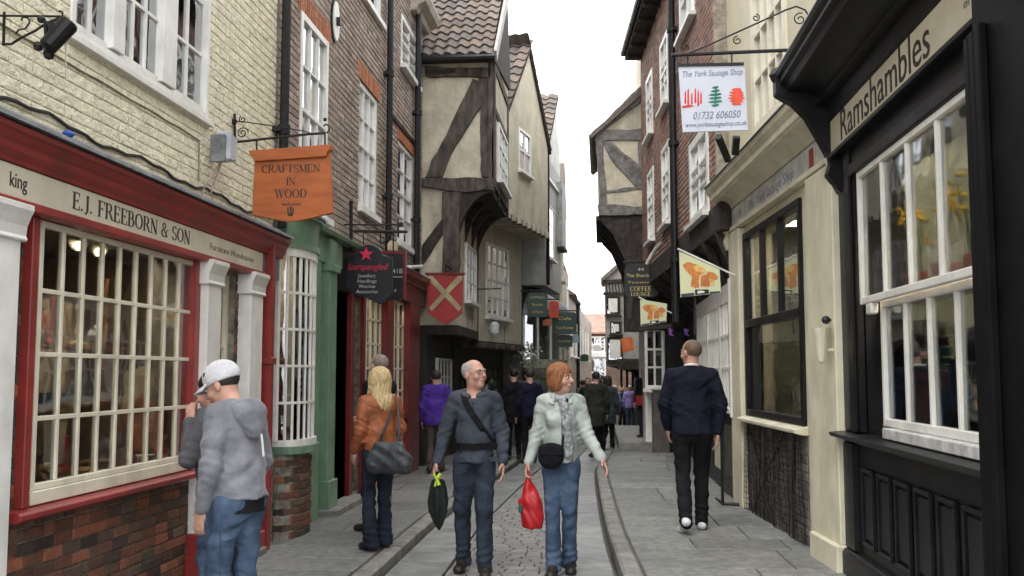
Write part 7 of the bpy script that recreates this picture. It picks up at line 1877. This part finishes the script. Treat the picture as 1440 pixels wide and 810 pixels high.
        if kind in ('bob', 'long'): q.warp(lambda X, Y, Z: -.0055 * np.sin(X * 190 + 3 * np.sin(Z * 20)) * np.cos(Y * 130 + 2 * np.sin(Z * 15)))
        fmesh('hair', q, hm, root, relax=1)
    return dict(root=root, J=J, hp=hp, hand=hand, t=t, S=S, P=P, hs=hs, rt=rt, fw=fw, up=up)

def wpt(D, p):
    r = D['root']; a = r.rotation_euler.z; c, s = math.cos(a), math.sin(a); p = [float(x) for x in p]
    return Vector((r.location.x + p[0] * c - p[1] * s, r.location.y + p[0] * s + p[1] * c, r.location.z + p[2]))

def ribbon(D, pts, w, th, mat, name, side=(0, 0, 1)):
    """band lying on the garment: pts are surface points with outward directions"""
    m = MB(); rs = []
    for i, (p, o) in enumerate(pts):
        a = pts[max(i - 1, 0)][0]; b = pts[min(i + 1, len(pts) - 1)][0]; t = nrm(b - a); o = nrm(o); s_ = nrm(np.cross(t, o))
        rs.append([p - s_ * w / 2 - o * th, p + s_ * w / 2 - o * th, p + s_ * w / 2 + o * th, p - s_ * w / 2 + o * th])
    m.rings(rs); return part(name, m, mat, D['root'], smooth=False)
def wrap(D, path, off=.006):
    """path of (x, z, side) points on a 1.75 m figure: side +1 front, -1 back, or an angle in degrees round the body"""
    out = []
    for (x, z, a) in path:
        S = D['S']; an = R(a); c = V3((x or 0.0) * S, 0, z * S); d = V3(math.sin(an), math.cos(an), 0) if x is None else V3(0, 1 if abs(a) < 90 else -1, 0)
        out.append((D['t'].surf(c, d, off), d))
    return out

# --- man in the blue grey hooded sweater
M_hair_g = mk('grey hair', (.42, .39, .35), nscale=60, var=.25, bump=.4, bscale=150, rough=.8, obj=True)
A = person('balding man with glasses in a blue grey sweatshirt walking toward the camera', (-1.04, 8.2, 0.0), 180, 1.735, top=cloth('blue grey sweat cloth', (.060, .070, .088), (.040, .048, .062)), legs=cloth('worn blue denim', (.040, .054, .078), (.012, .016, .024), nscale=3.0), shoe=M_shoe,
    hair=(M_hair_g, 'balding'), skin=M_skin2, stride=-.28, lift=.01, arms={'R': ((.30, -.02, 1.15), (.335, .04, .90)), 'L': ((.275, -.06, 1.15), (.27, .03, .90)), 'holdR': 1}, look=(-52, 8), hem=.90, neck_open=1.0, wide=1.0, loose=.010, thick=.022, slack=.012, legw=1.06, topname='sweatshirt', stance=.105)
hd = Field(V3(-.25, -.25, 1.3) * A['S'], V3(.25, .25, 1.62) * A['S'], .0075); P_ = A['P']
for i in range(14):
    a0, a1 = [2 * math.pi * (i + j) / 14 for j in (0, 1)]; pt_ = lambda a: P_(.100 * math.sin(a), .085 * math.cos(a) - .01, 1.455 + .022 * math.cos(a + math.pi) + .012)
    if abs(math.sin((a0 + a1) / 2)) < .25 and math.cos(a0) > 0: continue
    hd.cone(pt_(a0), pt_(a1), .026, .026, .02)
hd.cone(P_(0, -.10, 1.43), P_(0, -.13, 1.36), .07, .06, .04); hd.warp(folds(.004, 4, 60)); fmesh('hood', hd, cloth('hood cloth', (.075, .088, .11), (.052, .062, .078)), A['root'])
hp = A['hp']; gl = MB()
for sx in (-1, 1):
    gl.tube([hp(sx * .032 + .021 * math.cos(t), .105 - .01 * abs(math.cos(t)) * (1 if sx * math.cos(t) > 0 else .2), .004 + .015 * math.sin(t)) for t in [math.pi * k / 6 for k in range(13)]], .0016, 5)
    gl.tube([hp(sx * .053, .098, .006), hp(sx * .078, .03, .006), hp(sx * .079, -.01, .0)], .0016, 5)
gl.tube([hp(-.011, .106, .008), hp(.011, .106, .008)], .0016, 5); part('glasses', gl, M_iron, A['root'])
ribbon(A, wrap(A, [(.085, 1.47, 0), (.07, 1.42, 0), (.04, 1.36, 0), (.0, 1.30, 0), (-.04, 1.24, 0), (-.08, 1.18, 0), (-.12, 1.12, 0), (-.145, 1.07, 0)], .006), .052, .003, M_blackc, 'shoulder_strap')
ribbon(A, wrap(A, [(None, 1.035 + .004 * math.sin(k), k * 22.5) for k in range(17)], .006), .055, .004, M_blackc, 'waist_strap')
part('hem_band', MB().rings([[A['t'].surf(A['P'](0, 0, z), V3(math.sin(R(k * 15)), math.cos(R(k * 15)), 0), o) for k in range(24)] for z, o in ((.912, .0), (.912, .006), (.95, .006), (.95, 0))]), MATS['blue grey sweat cloth'], A['root'])
h = wpt(A, A['hand']['R'])
um = thing('folded_umbrella', 'small folded black umbrella with a lime green strap held by the balding man', 'umbrella', h + Vector((0, 0, -.42)))
part('handle', MB().tube([h + Vector((0, 0, .02)), h + Vector((0, 0, -.09))], .014, 8), M_blackc, um)
m_ = MB(); rs = []
for i, (z, r) in enumerate(((-.03, .02), (-.05, .045), (-.12, .06), (-.22, .072), (-.30, .066), (-.40, .03), (-.445, .006))): rs.append([h + Vector((r * (1 + .28 * math.sin(5 * t + z * 6)) * math.cos(t) * 1.0 + .012 * z / -.4, r * .6 * (1 + .25 * math.cos(4 * t)) * math.sin(t), z)) for t in [2 * math.pi * k / 30 for k in range(30)]])
part('canopy', m_.rings(rs), cloth('umbrella nylon', (.018, .024, .022), rough=.5), um, smooth=True)
part('strap', MB().tube([h + Vector((.03, -.05, .01)), h + Vector((.0, -.055, -.03)), h + Vector((.02, -.06, -.08))], .016, 6).tube([h + Vector((-.03, -.05, .01)), h + Vector((0, -.052, -.03)), h + Vector((-.015, -.06, -.09))], .010, 6), mk('lime strap', (.50, .65, .05)), um)

# --- woman in the pale jacket
M_aub = mk('auburn hair', (.30, .12, .045), (.17, .065, .025), nscale=40, var=.3, bump=.6, bscale=90, rough=.55, obj=True, stretch=(3, 3, .5))
W = person('woman with an auburn bob, pale jacket and grey scarf carrying a red bag', (-.33, 8.25, 0.0), 180, 1.70, top=cloth('pale sage jacket', (.42, .46, .43), (.33, .37, .35)), legs=M_jean, shoe=M_shoe, hair=(M_aub, 'bob'), skin=M_skin2,
    stride=.20, arms={'R': ((.275, -.02, 1.15), (.30, .06, .92)), 'L': ((.29, .02, 1.16), (.37, .13, .96)), 'holdR': 1}, look=(-58, 2), hem=.93, female=True, wide=.90, loose=.014, flare=.018, legw=.92, slack=.004, stance=.06, neck_open=.9)
sc = Field(V3(-.25, -.25, .7) * W['S'], V3(.25, .35, 1.62) * W['S'], .0075); P_ = W['P']
for i in range(14):
    a0, a1 = [2 * math.pi * (i + j) / 14 for j in (0, 1)]; pt_ = lambda a: P_(.078 * math.sin(a), .075 * math.cos(a) - .005, 1.475 - .02 * math.cos(a)); sc.cone(pt_(a0), pt_(a1), .030, .030, .02)
sc.cone(P_(-.02, .10, 1.44), P_(-.03, .14, 1.36), .036, .03, .02)
prev = None
for i, z in enumerate((1.38, 1.25, 1.12, 1.0, .90)):
    c = W['t'].surf(P_(-.045 - .008 * i, 0, z), V3(0, 1, 0), .012)
    if prev is not None: sc.cone(prev, c, .034, .036, .02, sq=(1.1, .6, 1))
    prev = c
sc.warp(lambda X, Y, Z: -.004 * np.sin(X * 160 + 3 * np.sin(Z * 18))); fmesh('scarf', sc, mk('grey print scarf', (.34, .35, .35), (.13, .14, .16), nscale=38, var=.25, bump=.3, obj=True, rough=.9), W['root'])
ribbon(W, wrap(W, [(-.06, 1.46, 0), (-.055, 1.40, 0), (-.045, 1.3, 0), (-.03, 1.2, 0), (-.02, 1.1, 0), (-.01, 1.03, 0)], .02), .016, .003, M_blackc, 'bag_strap')
part('zip', MB().tube([W['t'].surf(P_(-.012, 0, z), V3(0, 1, 0), .001) for z in (1.42, 1.34, 1.26, 1.18, 1.10, 1.02, .96)], .004, 5), mk('zip line', (.24, .27, .26)), W['root'])
c = wpt(W, P_(.075, .185, .985)); hb = thing('crossbody_bag', 'small black crossbody bag at the waist of the woman in the pale jacket', 'bag', c + Vector((0, 0, -.12)))
q = Field(np.array(c) - .2, np.array(c) + .2, .008); q.ell(np.array(c), (.105, .05, .105), None, .01); q.cone(np.array(c) + V3(-.06, 0, .055), np.array(c) + V3(.06, 0, .055), .035, .035, .04); q.warp(folds(.003, 9)); fmesh('bag_body', q, M_blackc, hb, off=tuple(hb.location))
part('flap', MB().prism(front(c.y - .05), [(c.x - .095, c.z + .01), (c.x + .095, c.z + .01), (c.x + .085, c.z + .085), (c.x - .085, c.z + .085)], -.015, .004), M_blackc, hb, bev=.006)
h = wpt(W, W['hand']['R']); rb = thing('red_carrier_bag', 'red plastic carrier bag held by the woman in the pale jacket', 'bag', h + Vector((.0, 0, -.44)))
q = Field(np.array(h) - V3(.25, .2, .50), np.array(h) + V3(.25, .2, .08), .008); hh = np.array(h)
q.cone(hh + V3(.0, 0, .01), hh + V3(-.005, 0, -.10), .012, .03, .02); q.cone(hh + V3(-.005, 0, -.10), hh + V3(.01, 0, -.22), .035, .075, .04, sq=(1, .65, 1)); q.cone(hh + V3(.01, 0, -.22), hh + V3(.025, 0, -.36), .085, .095, .04, sq=(1, .65, 1))
q.clip(lambda X, Y, Z: hh[2] - .435 - Z); q.warp(lambda X, Y, Z: -.005 * np.sin(X * 75 + Z * 22 + 2 * np.sin(Z * 13)) - .003 * np.sin(Z * 60 + X * 40 + Y * 60)); fmesh('bag_body', q, mk('red plastic', (.46, .018, .022), (.36, .012, .016), nscale=8, var=.1, bump=.3, bscale=25, rough=.35, obj=True), rb, off=tuple(rb.location))
part('print', MB().ball(h + Vector((-.065, -.05, -.27)), .035, 8, sx=.6, sy=.3, sz=1.2), mk('dark teal print', (.03, .08, .08)), rb)

# --- man in the dark navy jumper, walking away
N = person('man in a dark navy jumper and white trainers walking away on the right pavement', (.875, 9.8, PH_R), 0, 1.84, top=cloth('navy jumper', (.010, .012, .024), (.007, .008, .016)), legs=M_blackc, shoe=M_shoew, hair=(mk('cropped brown hair', (.13, .085, .06), nscale=50, var=.2, bump=.3, obj=True), 'crop'), skin=M_skin2,
    stride=.34, lift=.06, arms={'R': ((.275, -.04, 1.15), (.262, -.02, .90)), 'L': ((.27, .0, 1.15), (.25, .10, .93))}, look=(-38, 0), hem=.88, wide=1.14, loose=.026, thick=.028, belly=.02, slack=.014, legw=1.08, stance=.085, topname='jumper')
P_ = N['P']; part('shirt_collar', MB().tube([P_(.062 * math.sin(a), .06 * math.cos(a) - .015, 1.505 - .012 * math.cos(a)) for a in [2 * math.pi * k / 16 for k in range(17)]], .012, 6), M_white, N['root'], smooth=True)

# --- man in the white cap
G = person('man in a white baseball cap and grey hooded top facing the woodcraft shop window', (-2.0, 5.45, PH_L), 66, 1.63, top=cloth('grey marl', (.215, .218, .245), (.15, .153, .175), sheen=.2), legs=M_jean, shoe=M_shoe, hair=(mk('dark short hair', (.03, .022, .018), nscale=50, bump=.3, obj=True), 'short'), skin=M_skin2,
    stride=.05, arms={'L': ((.265, .00, 1.14), (.235, .10, .88)), 'R': ((.26, .0, 1.14), (.20, .16, .92))}, look=(-16, -24), hem=.935, lean=.14, wide=.98, loose=.022, thick=.024, legw=1.0, slack=.01, neck_open=.6, topname='hooded_top')
hp, P_ = G['hp'], G['P']; hs = G['hs']; B_ = np.array([G['rt'], G['fw'], G['up']])
cp_ = Field(hp(0, 0, .06) - .26, hp(0, 0, .06) + .26, .006); cp_.ell(hp(0, -.012, .052), np.array((.092, .110, .094)) * hs, B_, .01); cp_.ell(hp(0, -.01, -.075), np.array((.2, .2, .100)) * hs, B_, .006, True); fmesh('cap', cp_, cloth('white cap cotton', (.62, .61, .63), (.52, .51, .54)), G['root'])
pk = MB(); rs = []
for i in range(9):
    t = -1 + 2 * i / 8; rs.append([hp(t * .075, .075 * math.sqrt(max(0, 1 - (t * .8) ** 2)) + .0, .040), hp(t * .070, .09 + .085 * math.sqrt(max(0, 1 - t * t)), .025 - .012 * t * t), hp(t * .070, .09 + .085 * math.sqrt(max(0, 1 - t * t)), .019 - .012 * t * t), hp(t * .075, .07 * math.sqrt(max(0, 1 - (t * .8) ** 2)), .032)])
part('peak', pk.rings(rs), MATS['white cap cotton'], G['root'], smooth=True)
part('cap_strap', MB().tube([hp(.075 * math.sin(a), -.012 - .095 * math.cos(a), .035) for a in (-.5, -.25, 0, .25, .5)], .012, 6), mk('blue strap', (.03, .16, .30)), G['root'])
part('cap_button', MB().ball(hp(0, -.012, .142), .008, 6), MATS['white cap cotton'], G['root'])
part('cap_logo', MB().ball(hp(-.070, .045, .085), .016, 6, sx=.5, sy=.5), M_black, G['root'])
hd = Field(P_(-.28, -.35, 1.2), P_(.28, .25, 1.62), .008)
for i in range(14):
    a0, a1 = [2 * math.pi * (i + j) / 14 for j in (0, 1)]; pt_ = lambda a: P_(.098 * math.sin(a), .095 * math.cos(a) + .045, 1.455 - .02 * math.cos(a)); hd.cone(pt_(a0), pt_(a1), .026, .026, .02)
hd.cone(P_(-.05, -.055, 1.44), P_(.05, -.055, 1.44), .055, .055, .03); hd.cone(P_(0, -.07, 1.42), P_(0, -.10, 1.34), .08, .055, .05); hd.warp(folds(.006, 5, 50)); fmesh('hood', hd, MATS['grey marl'], G['root'])
part('undershirt', MB().rings([[P_(.165 * math.sin(R(k * 15)), .135 * math.cos(R(k * 15)) + .0, z) for k in range(24)] for z in (.855, .93)]), M_blackc, G['root'])
part('drawstring', MB().tube([P_(.0, -.14, 1.37), P_(.01, -.155, 1.28), P_(.02, -.16, 1.18)], .006, 5), M_white, G['root'])
E_ = person('person in a grey top mostly hidden behind the man in the white cap', (-2.30, 5.95, PH_L), 72, 1.58, top=cloth('grey knit', (.13, .13, .14), (.09, .09, .10)), legs=M_jean, hair=(mk('black hair', (.012, .011, .011), nscale=50, bump=.3, obj=True), 'short'),
    arms={'L': ((.25, .10, 1.16), (.12, .15, 1.40)), 'R': ((.24, .08, 1.14), (.08, .16, 1.18))}, look=(-5, -20), lean=.06, loose=.02)

# --- blonde woman
M_blond = mk('blonde hair', (.62, .47, .25), (.42, .29, .13), nscale=30, var=.25, bump=.6, bscale=80, rough=.5, obj=True, stretch=(3, 3, .4))
B = person('blonde woman in a rust leather jacket and dark flared jeans seen from behind', (-1.98, 8.85, PH_L), 38, 1.60, top=cloth('rust leather', (.34, .105, .040), (.22, .065, .025), rough=.45, bscale=40, spec=.4), legs=M_jean_d, shoe=M_shoe, hair=(M_blond, 'long'),
    stride=.10, arms={'R': ((.26, -.02, 1.16), (.22, .18, 1.10)), 'L': ((.26, -.02, 1.16), (.24, .10, .95))}, look=(8, 2), hem=.86, female=True, wide=.98, loose=.012, flare=.032, legw=.92, stance=.09)
P_ = B['P']; c = Vector((-1.84, 8.62, PH_L + .84)); bg = thing('shoulder_bag', 'large slouchy dark grey leather bag hanging from the shoulder of the blonde woman', 'bag', c + Vector((0, 0, -.2)))
q = Field(np.array(c) - .32, np.array(c) + .32, .009); cc = np.array(c); q.cone(cc + V3(-.13, .02, -.06), cc + V3(.13, -.02, -.06), .085, .085, .06, sq=(1, .75, 1.15)); q.cone(cc + V3(-.11, .02, .06), cc + V3(.10, -.02, .06), .03, .03, .09); q.cone(cc + V3(-.11, 0, .10), cc + V3(.09, 0, .10), .02, .02, .05)
q.warp(folds(.008, 12, 42)); fmesh('bag_body', q, cloth('dark grey leather', (.045, .050, .058), (.028, .030, .036), rough=.42, bscale=35, spec=.45), bg, off=tuple(bg.location))
sp = wpt(B, P_(.15, -.06, 1.52)); part('strap', MB().tube([c + Vector((-.10, .02, .10)), (c + sp) / 2 + Vector((-.05, -.02, 0)), sp, (c + sp) / 2 + Vector((.06, -.02, .0)), c + Vector((.09, -.02, .10))], .012, 6), MATS['dark grey leather'], bg, smooth=True)
ribbon(B, wrap(B, [(None, 1.05, k * 22.5) for k in range(17)], .004), .03, .003, MATS['rust leather'], 'belt')
# --- others
person('man with thin grey hair in a black coat just beyond the blonde woman', (-2.22, 9.9, PH_L), 60, 1.75, top=M_blackc, legs=M_blackc, hair=(mk('thin grey hair', (.22, .18, .15), nscale=50, bump=.3, obj=True), 'crop'), res=.009, look=(10, 0), arms={'R': ((.26, .05, 1.14), (.12, .25, 1.12))})
person('man in a bright purple jacket walking away under the timber framed house', (-2.62, 15.8, PH_L), 8, 1.60, top=cloth('purple jacket', (.085, .040, .30), (.06, .028, .22)), legs=cloth('brown trousers', (.11, .085, .075)), hair=(MATS['dark short hair'], 'short'), res=.011, stride=.15, hem=.80, loose=.04, wide=1.1)
person('dark figure in navy beyond the couple, beside the dark shops on the left', (-1.25, 17.6, PH_L - .03), 15, 1.66, top=cloth('dark navy', (.012, .012, .03)), legs=M_blackc, hair=(MATS['dark short hair'], 'short'), res=.012, stride=.2)
person('dark figure close behind the one in navy, in a black coat', (-1.62, 18.6, PH_L - .04), 10, 1.68, top=M_blackc, legs=M_blackc, hair=(MATS['black hair'], 'short'), res=.013, stride=.15, hem=.7)
person('man in a long dark olive coat walking away just right of the couple', (-.10, 20.4, gz(20.4)), 10, 1.72, top=cloth('dark olive coat', (.032, .034, .026)), legs=M_blackc, hair=(MATS['dark short hair'], 'short'), res=.012, stride=.3, hem=.62, wide=1.1)
person('person in a dark grey green coat beside the man in the long olive coat', (.14, 21.6, gz(21.6)), 0, 1.64, top=cloth('dark grey coat', (.04, .05, .055)), legs=M_blackc, hair=(MATS['dark short hair'], 'bob'), res=.013, stride=.2, hem=.66)
person('shopkeeper in black with a red apron on the raised step at the right', (.95, 22.0, .235), 150, 1.50, top=M_blackc, legs=M_jean_d, hair=(MATS['black hair'], 'short'), res=.012)
ap = solo('red_apron', MB().rings([[(.95 + .21 * math.cos(a), 22.0 + .19 * math.sin(a), z) for a in [2 * math.pi * k / 18 for k in range(18)]] for z in (.93, 1.14)]), mk('apron red', (.33, .03, .03)), 'red apron round the waist of the black-clad shopkeeper on the raised step', 'apron')
person('grey haired person in a pale blue shirt and white trousers far down the street', (.50, 37.0, gz(37.0)), 0, 1.64, top=cloth('pale blue shirt', (.22, .29, .42)), legs=cloth('pale trousers', (.45, .45, .45)), hair=(M_hair_g, 'bob'), res=.016, stride=.2)
person('white haired person in a lilac shirt and jeans far down the street', (1.06, 37.5, gz(37.5)), -12, 1.66, top=cloth('lilac shirt', (.33, .27, .60)), legs=M_jean, hair=(mk('white hair', (.6, .6, .58), obj=True), 'short'), res=.016, stride=.25, wide=1.1)
person('person in black between the pale blue shirt and the lilac shirt', (.78, 38.5, gz(38.5)), 180, 1.66, top=M_blackc, legs=M_blackc, hair=(M_blond, 'bob'), res=.016, stride=.2)
person('distant person in dark red at the left edge of the far street', (-.45, 33.0, gz(33.0)), 0, 1.66, top=cloth('dull red', (.12, .04, .05)), legs=M_blackc, hair=(MATS['dark short hair'], 'short'), res=.016, stride=.2)
person('distant person in grey left of the pale blue shirt', (.1, 35.0, gz(35.0)), 180, 1.66, top=cloth('mid grey', (.13, .13, .14)), legs=M_jean_d, hair=(MATS['dark short hair'], 'short'), res=.016, stride=.2)
person('distant person in brown near the end of the street', (.35, 44.0, gz(44.0)), 0, 1.66, top=cloth('mid brown', (.12, .09, .07)), legs=M_jean_d, hair=(MATS['dark short hair'], 'short'), res=.018, stride=.2)

# --- seams, pockets, collars on the near figures
M_seam = mk('dark seam', (.03, .035, .05), bump=0)
def trouser_seams(D, mat):
    S, J, P = D['S'], D['J'], D['P']
    for s, sg in (('R', 1), ('L', -1)):
        pts = []
        for k in range(9):
            t = k / 8; a = J['hip' + s] * (1 - t) + J['ank' + s] * t; pts.append(a + V3(sg * (.080 - .034 * t) * S, 0, 0))
        part('side_seam', MB().tube(pts, .0035, 4), mat, D['root'])
for D in (A, W, G, B): trouser_seams(D, M_seam)
def front_line(D, x, z0, z1, mat, nm, r=.003, side=1, n=8):
    part(nm, MB().tube([D['t'].surf(D['P'](x, 0, z0 + (z1 - z0) * k / n), V3(0, side, 0), .001) for k in range(n + 1)], r, 4), mat, D['root'])
M_dk = mk('zip and pocket line', (.02, .022, .026), bump=0)  # dark tone of the neck zip and pocket edges
front_line(A, .0, 1.40, 1.30, M_dk, 'neck_zip')
for x in (-.10, .10): front_line(A, x, .98, 1.06, M_dk, 'pocket_edge'); front_line(W, x * 1.1, 1.02, 1.10, mk('jacket seam', (.22, .25, .24), bump=0), 'pocket_edge')
front_line(B, .0, 1.38, .92, mk('leather seam', (.12, .035, .015), bump=0), 'back_seam', side=-1)
for z in (1.30,): part('back_yoke', MB().tube([B['t'].surf(B['P'](0, 0, z), V3(math.sin(R(a)), math.cos(R(a)), 0), .001) for a in range(120, 245, 12)], .0035, 4), MATS['leather seam'], B['root'])
front_line(G, -.12, 1.36, .98, mk('marl seam', (.09, .09, .10), bump=0), 'back_seam', side=-1)
part('collar', MB().tube([B['P'](.075 * math.sin(R(a)), .07 * math.cos(R(a)) - .02, 1.50 - .01 * math.cos(R(a))) for a in range(30, 331, 20)], .017, 7), MATS['rust leather'], B['root'], smooth=True)
for sx in (-1, 1): part('jacket_collar', MB().hexa([W['P'](sx * .05, .065, 1.50), W['P'](sx * .095, .03, 1.49), W['P'](sx * .10, .095, 1.42), W['P'](sx * .05, .115, 1.40), W['P'](sx * .05, .075, 1.51), W['P'](sx * .10, .035, 1.50), W['P'](sx * .105, .105, 1.425), W['P'](sx * .05, .125, 1.405)]), MATS['pale sage jacket'], W['root'], bev=.004)

far_list = [(-.35, 27.0, 175, .03, .03, .035, 'dark charcoal coat', 'left of the long olive coat'), (-.05, 28.5, 0, .10, .03, .03, 'maroon top', 'just behind the long olive coat'), (.25, 30.0, 180, .02, .025, .05, 'midnight blue top', 'behind the dark grey green coat'),
    (-.55, 30.5, 5, .16, .14, .11, 'sand coloured top', 'at the left edge of the far street'), (.05, 40.0, 0, .30, .30, .31, 'pale grey top', 'deep in the far street'), (.9, 42.0, 180, .05, .05, .06, 'slate top', 'deep in the far street behind the lilac shirt'), (1.25, 41.0, 0, .28, .08, .06, 'brick red top', 'at the right edge of the far crowd'), (.45, 46.0, 0, .02, .02, .02, 'black top', 'at the far end of the street')]
for (x, y, h, r_, g_, b_, nm, wh) in far_list:
    person('distant person in a %s %s' % (nm, wh), (x, y, gz(y)), h, 1.68, top=cloth(nm, (r_, g_, b_)), legs=M_blackc, hair=(MATS['dark short hair'], 'short'), res=.018, stride=.2, hands=False)
